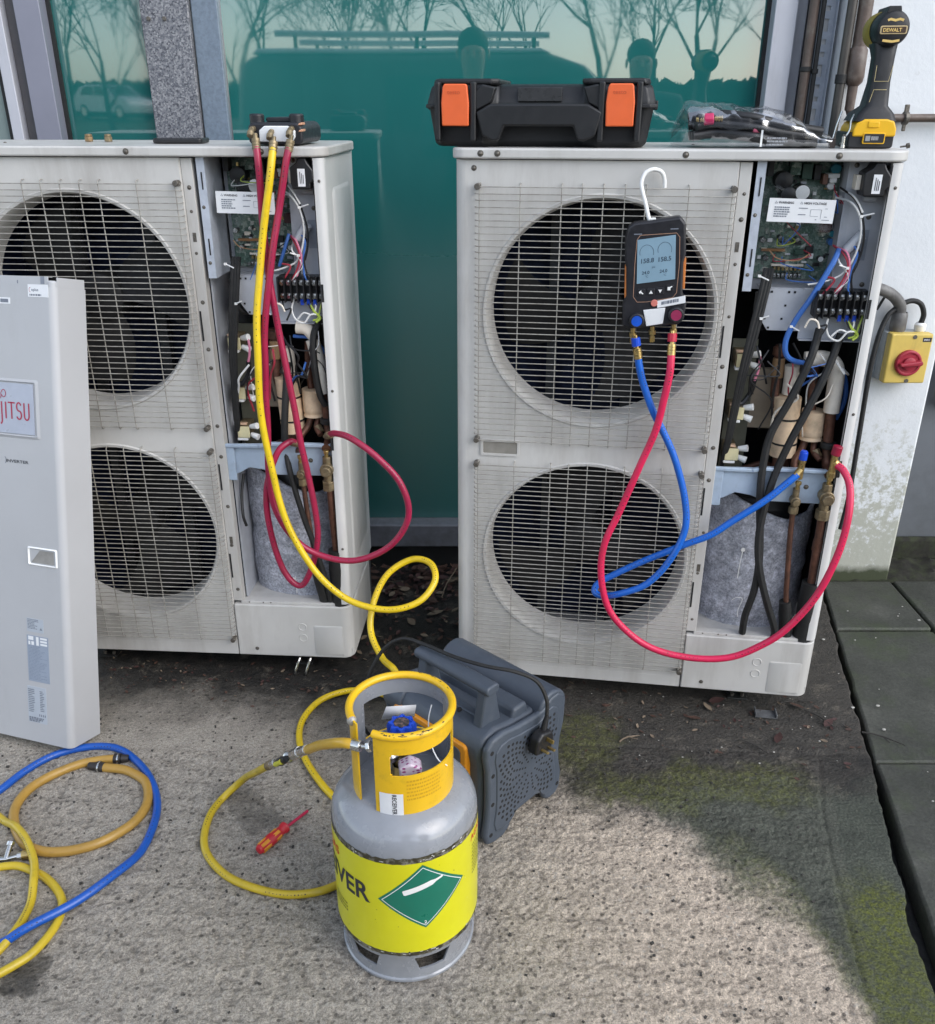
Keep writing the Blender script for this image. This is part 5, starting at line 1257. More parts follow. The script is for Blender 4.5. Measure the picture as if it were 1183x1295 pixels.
# paint chips and scratches
rg = random.Random(12)
def blob(s, z, w, h, r):
    k = rg.randint(5, 8); return [((s+w*rg.uniform(.5,1.1)*math.cos(2*math.pi*i/k)), z+h*rg.uniform(.5,1.1)*math.sin(2*math.pi*i/k)) for i in range(k)]
for mt, cnt, col in ((M('chip_pale', (.62,.62,.58), .6), 46, 0), (M('chip_dark', (.04,.035,.03), .6), 40, 1)):
    bb = MB(); mp_ = cyl_map(RB+.0008)
    for i in range(cnt):
        z = rg.choice((.2945, .0825, .0805, .297))+rg.gauss(0, .0022); s = rg.uniform(-1.25, 1.45)*RB if col else rg.choice((rg.uniform(.3, 1.4), rg.uniform(-1.3, .5)))*RB
        P = blob(s, z, rg.uniform(.0008, .0050), rg.uniform(.0005, .0022), 0); bb.add([mp_(*p) for p in P], [tuple(range(len(P)))])
    for i in range(14):
        s = rg.uniform(-1.2, 1.3)*RB; z = rg.uniform(.095, .285); P = blob(s, z, rg.uniform(.0004, .0016), rg.uniform(.0004, .0013), 0); bb.add([mp_(*p) for p in P], [tuple(range(len(P)))])
    tag(bb.build('paint_chip', mt, GB, fix=False), kind='stuff')
# RECEIVER sticker on the collar, running down
def colm(r): return lambda d, z: (r*math.cos(A(d)), r*math.sin(A(d)), z)
cm = colm(.0884); bb = MB(); nn = 8
bb.add([cm(-22.5+26.5*i/nn, z) for z in (.357,.402) for i in range(nn+1)], [(i,i+1,nn+2+i,nn+1+i) for i in range(nn)]); rs_ = bb.build('receiver_sticker', PAPER, GB, fix=False)
K = math.degrees(1/.0884)
vs, fs = text_tris('RECEIVER', .0100, True); w = max(v[0] for v in vs); k = .0425/w; c2 = colm(.0888)
bb = MB(); bb.add([c2(-8.0+v[1]*K*1.05, .4008-v[0]*k) for v in vs], fs); bb.build('receiver_lettering', PRINT, rs_, fix=False)
# embossed lines in the collar
bb = MB(); rg = random.Random(5)
for k in range(6):
    d = 8.
    while d < 48: w = rg.uniform(1.2, 3.2); c3 = colm(.08785); bb.add([c3(d,.428-.0075*k),c3(d+w,.428-.0075*k),c3(d+w,.4245-.0075*k),c3(d,.4245-.0075*k)], [(0,1,2,3)]); d += w+.9
bb.build('embossed_lines', M('embossed_yellow', (.60,.33,.012), .45, var=.1), GB, fix=False)
# valve
bb = MB(); bb.lathe([(.024,.362),(.026,.372),(.021,.380),(.020,.395)], n=8); bb.cyl((0,0,.39),(0,0,.432),.014,n=14); bb.cyl((0,0,.43),(0,0,.455),.010,n=12)
pd = Vector((-.80,-.60,0)).normalized(); P0 = Vector((0,0,.418)); bb.cyl(P0, P0+pd*.046, .0085, n=12); bb.cyl(P0, P0-pd*.028, .0095, n=12); VL = bb.build('valve', BRASS, GB, .001)
n = 8; prof = []
bb = MB(); m = 64; ring = lambda z, k: [((k*(.0225+.0032*math.cos(8*t)))*math.cos(t), (k*(.0225+.0032*math.cos(8*t)))*math.sin(t), z) for t in [2*math.pi*i/m for i in range(m)]]
L = [ring(.452,.80), ring(.458,.98), ring(.474,1.), ring(.480,.90), ring(.481,.72), ring(.4785,.66)]
bb.add(sum(L, []), [(j*m+i, j*m+(i+1) % m, (j+1)*m+(i+1) % m, (j+1)*m+i) for j in range(5) for i in range(m)]+[tuple(5*m+i for i in range(m))]); hwl = bb.build('handwheel', BLUEM, VL)
bb = MB(); bb.cyl((0,0,.479),(0,0,.4802),.0135,n=24); bb.build('wheel_badge', M('badge_speckle', (.03,.03,.035), .4, dirt=((.5,.3,.25), .45, 160)), hwl)
bb = MB(); bb.lathe([(.0001,0),(.010,0),(.011,.003),(.011,.016),(.0085,.018)], o=tuple(P0-pd*.03+Vector((0,0,.0))), ax=tuple(-pd), n=16); bb.build('red_cap', REDM, VL)
bb = MB(); bb.lathe([(.0085,.012),(.011,.016),(.011,.026),(.0085,.03)], o=tuple(P0), ax=tuple(pd), n=6); bb.build('port_nut', STEEL, VL)
# wrapped patterned tag around the valve base, paper slip, thin seal wire
def tapepat():
    m, nt, b = new_mat('pink_print_tape'); pos = geo_pos(nt)
    w = nt.nodes.new('ShaderNodeTexVoronoi'); w.inputs['Scale'].default_value = 150; mp = nt.nodes.new('ShaderNodeMapping'); mp.inputs['Scale'].default_value = (.6,1.2,1.2); mp.inputs['Rotation'].default_value = (.6,.5,.2)
    lnk(nt, pos, mp.inputs[0]); lnk(nt, mp.outputs[0], w.inputs['Vector'])
    c = ramp(nt, w.outputs['Distance'], [(.26, (.33,.03,.20)), (.36, (.72,.60,.68))]).outputs[0]; lnk(nt, c, b.inputs['Base Color']); b.inputs['Roughness'].default_value = .35; return m
bb = MB(); bb.prism([(-.006,.368),(.026,.372),(.030,.418),(.010,.430),(-.010,.420)], -.050, -.022, 'xz', Matrix.Rotation(R_(8), 4, 'Z')); bb.build('wrapped_tag', tapepat(), GB, .004)
bb = MB(); bb.add([(-.040,.052,.446),(.018,.060,.446),(.022,.056,.474),(-.030,.048,.476)], [(0,1,2,3)]); o = bb.build('paper_slip', PAPER, GB); o.modifiers.new('t','SOLIDIFY').thickness = .0006
bb = MB(); bb.tube(cr([(.050,.035,.49),(.045,.02,.47),(.048,-.01,.45),(.062,-.04,.435),(.078,-.045,.425)], 6), .0011, 6); bb.build('seal_wire', WHITEP, GB)

# ---------------------------------------------------------------- recovery machine
RM = thing('recovery_machine', 'slate grey plastic recovery machine with handle and orange panel behind the gas bottle', 'machine', (.040, 1.432, .002), R_(46.3))
SLATE = M('slate_plastic', (.060,.074,.096), .48, var=.08, vs=20, bump=.12, bs=700, dirt=((.16,.165,.17), .18, 26))
out = [(.0,.035),(.008,.006),(.03,.0),(.060,.0),(.078,.012),(.088,.032),(.105,.040),(.165,.042),(.185,.034),(.196,.012),(.212,.0),(.240,.003),(.252,.02),(.254,.06),(.246,.095),(.243,.125),(.246,.16),(.256,.195),(.258,.235),(.252,.268),(.232,.285),(.205,.282),(.188,.268),(.165,.262),(.10,.268),(.055,.277),(.022,.274),(.004,.258),(.0,.235),(.007,.20),(.009,.12),(.007,.075)]
LEN = .315
bb = MB(); bb.prism(out, .022, LEN-.022, 'xz')
RMb = bb.build('body', SLATE, RM, .012, 3)
inn = [(.13+(x-.13)*.95, .14+(z-.14)*.95) for x, z in out]
for y0, y1 in ((.0, .0225), (LEN-.0225, LEN)):
    bb = MB(); bb.prism(out if False else [(.13+(x-.13)*1.0, .14+(z-.14)*1.0) for x, z in out], y0+.004, y1-.002, 'xz'); bb.build('end_cap', SLATE, RM, .007, 3)
bb = MB(); bb.prism([(.13+(x-.13)*.80, .145+(z-.145)*.82) for x, z in out], .0015, .006, 'xz'); bb.build('vent_face', SLATE, RM, .003, 2)
# bumper barrels on the upper rear corners
bb = MB(); bb.cyl((.214,.006,.246),(.214,LEN-.006,.246),.047,n=32); bb.cyl((.030,LEN-.06,.245),(.030,LEN-.002,.245),.034,n=28); bb.build('bumper', SLATE, RM, .006, 3)
# vent holes: rays of slots around the centre
def inside(p, poly):
    c = False; j = len(poly)-1
    for i in range(len(poly)):
        (x1, y1), (x2, y2) = poly[i], poly[j]
        if (y1 > p[1]) != (y2 > p[1]) and p[0] < (x2-x1)*(p[1]-y1)/(y2-y1)+x1: c = not c
        j = i
    return c
grid = [(.13+(x-.13)*.74, .145+(z-.145)*.74) for x, z in out]
bb = MB(); cxv, czv = .140, .140
for k in range(2, 13):
    r = .0105*k; nh = 9 if k < 4 else (18 if k < 7 else 36)
    for i in range(nh):
        a = 2*math.pi*(i+.5*(nh == 36)*(k % 2))/nh; x, z = cxv+r*math.cos(a)*.92, czv+r*math.sin(a)
        if inside((x, z), grid):
            s = .0024+.00015*k; bb.cyl((x,.0013,z),(x,.003,z),s,n=8)
tag(bb.build('vent_hole', DARK, RM), kind='stuff')
for (x, z) in ((.018,.03),(.022,.11),(.022,.185),(.018,.245),(.24,.03)):
    bb = MB(); bb.cyl((x,.0035,z),(x,.006,z),.0052,n=12); bb.build('screw_hole', DARK, RM)
# orange control panel on the side towards the bottle
ORG = M('amber_panel', (.62,.24,.012), .4, var=.05)
bb = MB(); bb.prism(rrect(.055,.045,.275,.245,.012,4), -.006, .012, 'yz'); pnl = bb.build('control_panel', ORG, RM, .003)
bb = MB(); bb.prism(rrect(.070,.060,.262,.232,.01,4), -.008, -.0055, 'yz'); bb.build('panel_face', SLATE, pnl, .001)
for (y, z) in ((.10,.10),(.17,.10)):
    bb = MB(); bb.cyl((-.007,y,z),(-.028,y,z),.02,n=20); bb.build('knob', BLACK, pnl, .002)
bb = MB(); bb.prism(rrect(.10,.16,.22,.215,.005,3), -.0095, -.0075, 'yz'); bb.build('display', M('dark_display',(.02,.03,.03),.15), pnl)
# carry handle
zt_ = .268
for y in (.060, .232):
    HN = MB(); HN.prism([(.030,zt_),(.094,zt_),(.086,zt_+.035),(.074,zt_+.098),(.048,zt_+.098),(.038,zt_+.04)], y-.012, y+.012, 'xz'); HN.build('handle_post', SLATE, RM, .004, 2)
bb = MB(); bb.prism(rrect(.041,zt_+.080,.079,zt_+.102,.010,4), .040, .256, 'xz'); bb.build('handle_bar', SLATE, RM, .004, 3)
bb = MB(); bb.prism([(.050,zt_-.02),(.074,zt_-.02),(.072,zt_+.012),(.052,zt_+.012)], .072, .22, 'xz'); bb.build('handle_web', SLATE, RM, .003)
# ridge block on the top
bb = MB(); bb.prism([(.105,.255),(.165,.255),(.155,.288),(.115,.288)], .03, LEN-.04, 'xz'); bb.build('top_ridge', SLATE, RM, .008, 3)
for (y, z) in ((.11,.293),(.20,.293)):
    bb = MB(); bb.cyl((.036,y,.290),(.030,y,.291),.005,n=10); bb.build('screw_hole', DARK, RM)

# ---------------------------------------------------------------- mains plug and lead
PG = thing('mains_plug', 'black three pin plug on its lead hanging over the recovery machine', 'plug', (.040, 1.432, .002), R_(46.3))
bb = MB(); bb.prism([(-.025,-.024),(.025,-.024),(.028,.010),(.016,.027),(-.016,.027),(-.028,.010)], -.028, -.002, 'xz', Matrix.Translation((.146,-.004,.215)) @ Matrix.Rotation(R_(14), 4, 'Y')); bb.build('plug_body', BLACK, PG, .006, 3)
mt_ = Matrix.Translation((.146,-.004,.215)) @ Matrix.Rotation(R_(14), 4, 'Y')
for (x, z, w, h) in ((-.011,-.010,.0065,.004),(.011,-.010,.0065,.004),(0,.012,.004,.008)):
    bb = MB(); bb.box((x-w/2,-.046,z-h/2),(x+w/2,-.028,z+h/2), mt_); bb.build('pin', BRASS, PG, .0006)
bb = MB(); bb.cyl((.155,-.017,.238),(.166,-.016,.268),.0075,.005,n=12); bb.build('strain_relief', BLACK, PG)
bb = MB(); bb.tube(cr([(.166,-.016,.266),(.170,-.010,.305),(.160,.01,.345),(.125,.04,.372),(.088,.09,.381),(.070,.16,.3795),(.06,.24,.379),(.050,.30,.372),(.03,.345,.33),(.0,.37,.25),(-.01,.39,.15),(.03,.39,.06),(.08,.37,.012),(.16,.36,.006)], 7), .0042, 8); bb.build('lead', RUBBER, PG, fix=False)

# ---------------------------------------------------------------- tool case
TC = thing('tool_case', 'black plastic case with two orange latches lying on the right unit', 'case', tuple(uw(.172, .0, LIDZ)), RZR)
CASEM = M('case_plastic', (.0105,.011,.0125), .46, var=.2, vs=30, bump=.15, bs=600, dirt=((.05,.05,.05), .15, 20))
def plan(x0, x1, rec, y0, y1, c=.014):
    return [(x0+c,y0+.006),(-.118,y0),(-.088,y0+rec),(.088,y0+rec),(.118,y0),(x1-c,y0+.006),(x1,y0+.02),(x1,y1-c),(x1-c,y1),(x0+c,y1),(x0,y1-c),(x0,y0+.02)]
def loft(loops, closed_ends=True):
    bb = MB(); n = len(loops[0]); bb.add(sum(loops, []), [(j*n+i, j*n+(i+1) % n, (j+1)*n+(i+1) % n, (j+1)*n+i) for j in range(len(loops)-1) for i in range(n)]+[tuple(range(n-1,-1,-1)), tuple((len(loops)-1)*n+i for i in range(n))]); return bb
def lvl(z, ins, rec, c=.014): return [(x, y, z) for x, y in plan(-.232+ins, .232-ins, rec, .006+ins, .285-ins, c)]
loft([lvl(.0,.020,.03), lvl(.008,.012,.03), lvl(.076,.002,.034)]).build('lower_shell', CASEM, TC, .004, 3)
loft([lvl(.0775,.0,.030), lvl(.088,.0,.030), lvl(.112,.006,.040), lvl(.119,.014,.048)]).build('upper_shell', CASEM, TC, .003, 3)
bb = loft([lvl(.0735,-.004,.026), lvl(.0815,-.004,.026)]); bb.build('seam_rim', CASEM, TC, .002, 2)
for s in (-1, 1):                                                   # raised ends of the lid
    P = [(s*.085,.03),(s*.100,.018),(s*.212,.018),(s*.222,.04),(s*.222,.26),(s*.212,.272),(s*.085,.272)]
    if s < 0: P = P[::-1]
    loft([[(x,y,.117) for x, y in P],[(x*.985,y,.1285) for x, y in P]]).build('lid_boss', CASEM, TC, .004, 3)
bb = MB(); bb.prism([(-.128,.066),(-.098,.082),(.098,.082),(.128,.066),(.116,.022),(.094,.012),(.080,.014),(.070,.040),(-.070,.040),(-.080,.014),(-.094,.012),(-.116,.022)], -.004, .016, 'xz'); hd = bb.build('handle', CASEM, TC, .004, 3)
for s in (-1, 1):
    bb = MB(); bb.prism([(s*.098,.083),(s*.130,.068),(s*.138,.1),(s*.116,.118),(s*.088,.112)], .002, .03, 'xz'); bb.build('handle_shoulder', CASEM, TC, .003)
bb = MB(); bb.prism(rrect(-.046,.086,.044,.112,.002,2), .030, .046, 'xz'); bb.build('nameplate', M('case_plate', (.035,.036,.038), .3, var=.2, vs=50), TC, .001)
LAT = M('orange_latch', (.78,.135,.035), .42, var=.04)
for cx0 in (-.171, .162):
    for dx in (-.037, .037):
        bb = MB(); bb.prism([(cx0+dx-.006,.012),(cx0+dx+.006,.012),(cx0+dx+.006,.122),(cx0+dx-.006,.122)], -.003, .03, 'xz'); bb.build('rib', CASEM, TC, .003)
    bb = MB(); q = [(cx0-.027,.040),(cx0+.028,.040),(cx0+.0285,.085),(cx0+.025,.114),(cx0+.022,.1185),(cx0-.022,.1185),(cx0-.0255,.112),(cx0-.0285,.085)]
    bb.prism(q, -.0055, .012, 'xz'); lt = bb.build('latch', LAT, TC, .0025, 3)
    lettering('testo', .0115, lambda x, y: (cx0-.0155+x*1.1, -.0061, .0995+y), M('latch_emboss', (.52,.085,.025), .5), lt, 'latch_lettering')
bb = MB(); bb.box((-.239,.06,.070),(-.230,.10,.088)); bb.box((.230,.06,.070),(.239,.10,.088)); bb.build('hinge_lug', CASEM, TC, .002)

# ---------------------------------------------------------------- digital gauge hanging on the guard
DG = thing('digital_gauge', 'black digital manifold gauge with blue screen hooked on the upper fan guard', 'gauge', tuple(uw(.4275, -.030, 1.048)), rot=(R_(2), R_(-3), RZR))
gs = .000323
def gp(X, Y): return ((X-285)*gs, (715-Y)*gs)
ol = [gp(*p) for p in ((150,385),(430,358),(465,400),(474,590),(462,640),(464,830),(492,900),(480,1010),(440,1042),(120,1064),(83,1040),(82,900),(104,840),(100,660),(92,620),(90,480),(112,405))]
GBLK = M('gauge_black', (.016,.016,.020), .42, var=.2, vs=60, bump=.1, bs=800)
bb = MB(); bb.prism(ol[::-1], -.018, .012, 'xz'); bd = bb.build('housing', GBLK, DG, .005, 3)
bz = [gp(*p) for p in ((185,462),(165,490),(155,640),(150,850),(175,885),(235,885),(400,862),(425,830),(435,640),(430,480),(410,455))]
strokes([bz+[bz[0]]], .0011, DG, M('bezel_bronze', (.42,.25,.17), .4), 'bezel_line', lambda x, y: (x,-.0184,y))
SCR = M('lcd_blue', (.235,.36,.45), .18, var=.06, vs=18)
sq = [gp(*p) for p in ((168,490),(405,466),(412,742),(170,766))]
bb = MB(); bb.prism(sq[::-1], -.0192, -.017, 'xz'); sn = bb.build('screen', SCR, DG)
LCD = M('lcd_ink', (.05,.085,.12), .5)
sm = lambda x, y: (x,-.0195,y)
strokes([arcp(*gp(228,570), .0140, .0155, -20, 200, 16), arcp(*gp(340,556), .0140, .0155, -20, 200, 16)], .0009, sn, LCD, 'dial_arc', sm)
T_ = math.tan(R_(5.2))
for t, X, Y, s_ in (('158.8', 187, 638, .0128), ('158.5', 296, 630, .0128), ('psi', 262, 668, .0065), ('24.0', 200, 708, .0092), ('24.0', 312, 700, .0092), ('°C', 222, 728, .006), ('°C', 335, 720, .006)):
    x0, y0 = gp(X, Y); lettering(t, s_, lambda x, y: (x0+x, -.0195, y0+y+x*T_), LCD, sn, 'reading', s_ > .009)
for k, (X, Y, t) in enumerate(((200,822,'<'),(262,822,'^'),(320,816,'v'),(382,800,'='))):
    x0, y0 = gp(X, Y); bb = MB(); bb.prism(rrect(x0-.008,y0-.007,x0+.008,y0+.007,.002,3), -.0195, -.016, 'xz'); bt = bb.build('button', GBLK, DG, .0008)
    tri = {'<': [(-.005,.001),(.000,.005),(.000,.002),(.005,-.003),(.003,-.004),(-.001,-.001),(-.003,-.003)], '^': [(-.004,-.003),(.004,-.003),(0,.004)], 'v': [(-.004,.003),(0,-.004),(.004,.003)], '=': [(-.005,-.004),(.001,-.004),(.001,.001),(.005,.003),(.004,.005),(-.001,.003),(-.005,.003)]}[t]
    bb = MB(); bb.add([(x0+a,-.0199,y0+c) for a, c in tri], [tuple(range(len(tri)))]); bb.build('button_mark', WHITEP, bt, fix=False)
for X, Y, mt in ((175,1003,M('dial_blue',(.01,.09,.55),.4)), (427,970,M('dial_red',(.30,.03,.09),.4))):
    x0, y0 = gp(X, Y); bb = MB(); bb.lathe([(.0165,-.012),(.0165,-.026),(.0145,-.0285),(.0115,-.0285),(.011,-.0275)], o=(x0,0,y0), ax=(0,1,0), n=12); kb = bb.build('knob', GBLK, DG, .001)
    bb = MB(); bb.cyl((x0,-.0275,y0),(x0,-.0289,y0),.0112,n=24); bb.build('knob_cap', mt, kb)
q = [gp(*p) for p in ((216,938),(358,925),(345,1030),(238,1046))]
bb = MB(); bb.prism(q[::-1], -.0198, -.016, 'xz'); bb.build('white_plate', PAPER, DG, .001)
q = [gp(*p) for p in ((305,880),(482,850),(484,895),(305,925))]
bb = MB(); bb.prism(q[::-1], -.0206, -.0175, 'xz'); st = bb.build('sticker', PAPER, DG); bb = MB(); x0, y0 = gp(330, 898); print_lines(bb, 0, .006, .036, .006, 1, lambda x, y: (x0+x,-.0209,y0+y-.002+x*.17), random.Random(2), 1.1); bb.build('print', GREYPR, st)
x0, y0 = gp(285, 893); bb = MB(); bb.cyl((x0,-.016,y0),(x0,-.0215,y0),.0072,n=14); bb.build('power_button', M('coral_button',(.65,.20,.16),.4), DG, .001)
for X, Y, Y2 in ((104,655,860),(466,615,810)):
    x0, y0 = gp(X, Y); x1, y1 = gp(X, Y2); bb = MB(); bb.box((x0-.0035,-.014,y1),(x0+.0035,.008,y0)); bb.build('side_grip', M('orange_grip', (.60,.20,.05), .45), DG, .001)
for X, Y in ((170,455),(395,430)):
    x0, y0 = gp(X, Y); bb = MB(); bb.box((x0-.008,-.0186,y0-.001),(x0+.008,-.018,y0+.001)); bb.build('print', GREYPR, DG)
HK = cr([Vector((gp(X, Y)[0], d, gp(X, Y)[1])) for X, Y, d in ((256,395,-.004),(236,365,-.003),(214,280,.0),(190,195,.004),(186,150,.006),(208,102,.010),(258,82,.014),(308,100,.018),(328,145,.022),(331,196,.024))], 6)
bb = MB(); bb.tube(HK, .0042, 10); bb.build('hook', WHITEP, DG, fix=False)
bb = MB(); bb.box((gp(262,372)[0]-.006,-.008,gp(262,378)[1]-.003),(gp(262,372)[0]+.006,.004,gp(262,378)[1]+.004)); bb.build('hook_mount', WHITEP, DG, .001)
for X, Y, L_ in ((153,1064,.020),(280,1052,.022),(418,1044,.020)):
    x0, y0 = gp(X, Y); bb = MB(); bb.cyl((x0,-.006,y0+.004),(x0,-.006,y0-.010),.0052,n=12); bb.lathe([(.0055,-.009),(.0075,-.011),(.0075,-.019),(.0045,-.020),(.0045,-.0225),(.006,-.024),(.006,-L_-.012),(.0045,-L_-.014)], o=(x0,-.006,y0), n=6 if X == 280 else 14); bb.build('port', BRASS, DG)

# ---------------------------------------------------------------- gauge lying on the left unit
LG = thing('digital_gauge', 'black manifold gauge lying on top of the left unit, white port block towards us', 'gauge', tuple(uw(.795, .004, LIDZ, False)), RZL)
bb = MB(); bb.prism(rrect(-.060,.002,.058,.046,[.010,.012,.016,.014],4), .004, .19, 'xz'); bb.build('housing', GBLK, LG, .005, 3)
bb = MB(); bb.prism([(-.034,.008),(.036,.008),(.043,.018),(.043,.030),(.028,.039),(-.022,.039),(-.034,.030)], -.004, .01, 'xz'); bb.build('port_block', PAPER, LG, .002)
for x in (-.046, .040):
    bb = MB(); bb.lathe([(.0155,.042),(.0155,.060),(.0130,.0625),(.0001,.0625)], o=(x,.034,0), n=12); bb.build('knob', GBLK, LG, .001)
bb = MB(); bb.prism(rrect(-.03,.046,.028,.055,.003,2), .045, .16, 'xz'); bb.build('display_hood', GBLK, LG, .002)
for z0 in (.027, .040):
    bb = MB(); bb.prism([(.050,z0),(.059,z0+.001),(.059,z0+.006),(.052,z0+.004)], .0, .03, 'xz'); bb.build('side_grip', M('peach_grip', (.62,.33,.20), .45), LG, .001)
for x, z in ((-.047,.031),(-.006,.026),(.036,.031)):
    bb = MB(); bb.cyl((x,.008,z+.003),(x,-.012,z+.001),.0058,n=12); bb.cyl((x,-.012,z+.001),(x,-.020,z-.004),.0066,n=6); bb.cyl((x,-.019,z-.003),(x,-.026,z-.012),.0074,n=12); bb.build('port', BRASSD, LG, .0008)

# ---------------------------------------------------------------- things lying on the units
SP = thing('phone', 'black smartphone lying flat on top of the left unit', 'phone', tuple(uw(.54, .14, LIDZ, False)), RZL+.08)
bb = MB(); bb.prism(rrect(-.056,-.038,.056,.038,.010,5), .0, .0105, 'xy'); bb.build('phone_body', BLACK, SP, .003, 3)
bb = MB(); bb.prism(rrect(-.053,-.035,.053,.035,.008,5), .0104, .0110, 'xy'); bb.build('phone_screen', M('phone_glass',(.01,.01,.011),.08), SP)
for i, (u, w) in enumerate(((.295,.010),(.342,.0095))):
    t = thing('valve_cap', ('brown brass flare cap left of the other small cap on the left unit', 'dark dull flare cap standing nearer the phone on the left unit')[i], 'cap', tuple(uw(u, .20, LIDZ, False)), .3*i)
    bb = MB(); bb.cyl((0,0,0),(0,0,.011),w,n=6); bb.cyl((0,0,.011),(0,0,.0165),w*.8,n=14); bb.build('cap_body', (M('brown_brass',(.28,.19,.10),.5,.6), BRASSD)[i], t, .001)
    bb = MB(); bb.cyl((0,0,.0165),(0,0,.0172),w*.45,n=12); bb.build('cap_mark', SCREWM, t)

# drill
DR = thing('cordless_driver', 'black and yellow cordless impact driver standing on its battery on the right unit', 'drill', tuple(uw(.838, .085, LIDZ)), RZR)
YEL = M('tool_yellow', (.78,.44,.01), .42, var=.05, vs=30); TBLK = M('tool_black', (.013,.013,.015), .5, var=.2, vs=60, bump=.12, bs=700)
bb = MB(); bb.prism(rrect(-.046,.0,.041,.030,[.006,.006,.003,.003],3), -.03, .085, 'xz'); bat = bb.build('battery', TBLK, DR, .003)
bb = MB(); bb.prism([(-.040,.022),(.042,.022),(.042,.036),(.036,.050),(.022,.054),(-.020,.054),(-.034,.047),(-.040,.036)], -.034, .08, 'xz'); bb.build('battery_top', YEL, bat, .003, 2)
bb = MB(); bb.box((-.014,-.0365,.038),(.008,-.030,.050)); bb.build('release_catch', YEL, bat, .002)
bb = MB(); bb.prism(rrect(-.0195,.0085,.0225,.029,.002,2), -.0358, -.03, 'xz'); bb.build('badge_frame', YEL, bat, .0008)
bb = MB(); bb.prism(rrect(-.0175,.0105,.0205,.027,.0015,2), -.0364, -.03, 'xz'); bg_ = bb.build('battery_badge', TBLK, bat)
bb = MB(); bb.add([(-.015,-.0367,.014),(-.006,-.0367,.014),(-.006,-.0367,.0235),(-.015,-.0367,.0235)], [(0,1,2,3)]); print_lines(bb, -.004, .022, .022, .006, 1, lambda x, y: (x,-.0367,y), random.Random(1), 1.2); bb.build('print', M('grey_badge_print',(.3,.3,.3),.5), bg_)
loft([[(x, y, .050) for x, y in rrect(-.040,-.032,.042,.075,.012,4)], [(x, y, .064) for x, y in rrect(-.034,-.028,.036,.07,.012,4)], [(x, y, .078) for x, y in rrect(-.020,-.022,.024,.045,.012,4)], [(x, y, .12) for x, y in rrect(-.0165,-.020,.021,.030,.012,4)],
      [(x, y, .165) for x, y in rrect(-.0165,-.018,.022,.030,.012,4)], [(x, y, .190) for x, y in rrect(-.020,-.012,.025,.05,.012,4)]]).build('grip', TBLK, DR, sharp=50)
strokes([[(-.0125,.150),(-.0125,.122),(.014,.122),(.018,.150)],[(-.0155,.085),(-.011,.107),(.0135,.107)]], .0010, DR, M('trim_cream',(.55,.45,.22),.5), 'grip_line', lambda x, y: (x,-.0215,y))
bb = MB(); bb.lathe([(.0001,-.036),(.020,-.036),(.028,-.032),(.0315,-.022),(.0325,.0),(.0325,.055),(.026,.075),(.016,.09),(.012,.105),(.0001,.107)], o=(.004,.0,.214), ax=(0,1,0), n=36); bb.prism([(-.012,.2385),(.016,.2385),(.013,.2515),(-.009,.2515)], -.028, .05, 'xz'); hdm = bb.build('motor_housing', TBLK, DR, .001)
bb = MB(); bb.prism(rrect(-.021,.203,.028,.2175,.003,3), -.0374, -.034, 'xz'); pl2 = bb.build('name_badge', M('badge_cream',(.55,.42,.22),.5), hdm, .0006)
bb = MB(); bb.prism(rrect(-.0185,.2050,.0255,.2155,.002,3), -.0379, -.034, 'xz'); bb.build('badge_field', M('badge_brown',(.05,.025,.012),.5), pl2)
lettering('DEWALT', .0088, lambda x, y: (-.0165+x*.96, -.0383, .2072+y), M('badge_gold',(.72,.50,.16),.5), pl2, 'badge_lettering', True)
strokes([[(-.010,.2265),(-.005,.2285),(.004,.2265),(.012,.2285),(.019,.2265)],[(-.014,.1925),(.004,.1905),(.017,.1925)]], .0042, hdm, M('badge_gold',(.72,.50,.16),.5), 'housing_stripe', lambda x, y: (x,-.0366,y))
bb = MB(); bb.lathe([(.0335,.0),(.0345,.006),(.0345,.05),(.030,.066)], o=(.004,.012,.214), ax=(0,1,0), n=36); bb.build('nose_collar', M('tool_olive_yellow',(.30,.22,.02),.5), hdm)
bb = MB(); bb.tube(cr([(-.040,-.02,.062),(-.046,-.03,.050),(-.047,-.034,.034),(-.055,-.034,.018),(-.058,-.02,.008)], 5), .0018, 6); bb.build('belt_clip', STEEL, DR)
# small things beside the driver
t = thing('hex_key', 'thin silver hex key standing beside the driver', 'hex key', tuple(uw(.765, .07, LIDZ)), RZR)
bb = MB(); bb.box((-.006,-.006,0),(.006,.006,.018)); bb.build('socket', M('dark_socket',(.07,.055,.05),.45,.5), t, .001)
bb = MB(); bb.tube([(.0,0,.016),(.004,.002,.04),(.011,.006,.068)], .0018, 6); bb.build('shaft', STEEL, t)
t = thing('bit_holder', 'small steel bit holder lying by the driver battery', 'bit', tuple(uw(.782, .052, LIDZ)), RZR)
bb = MB(); bb.cyl((0,0,.004),(.0,.0,.022),.0042,n=8); bb.cyl((0,0,0),(0,0,.006),.0052,n=8); bb.build('body', STEEL, t, .0008)
bb = MB(); bb.cyl((0,0,.022),(0,0,.026),.003,n=6); bb.build('tip', SCREWM, t)
t = thing('screw', 'loose self drilling screw on the lid right of the driver', 'screw', tuple(uw(.905, .06, LIDZ)), RZR)
bb = MB(); bb.tube([(-.010,0,.003),(.002,0,.0045)], .0018, 6); bb.build('shank', SCREWM, t)
bb = MB(); bb.cyl((.002,0,.0045),(.0075,0,.0060),.0055,n=6); bb.build('head', SCREWM, t)
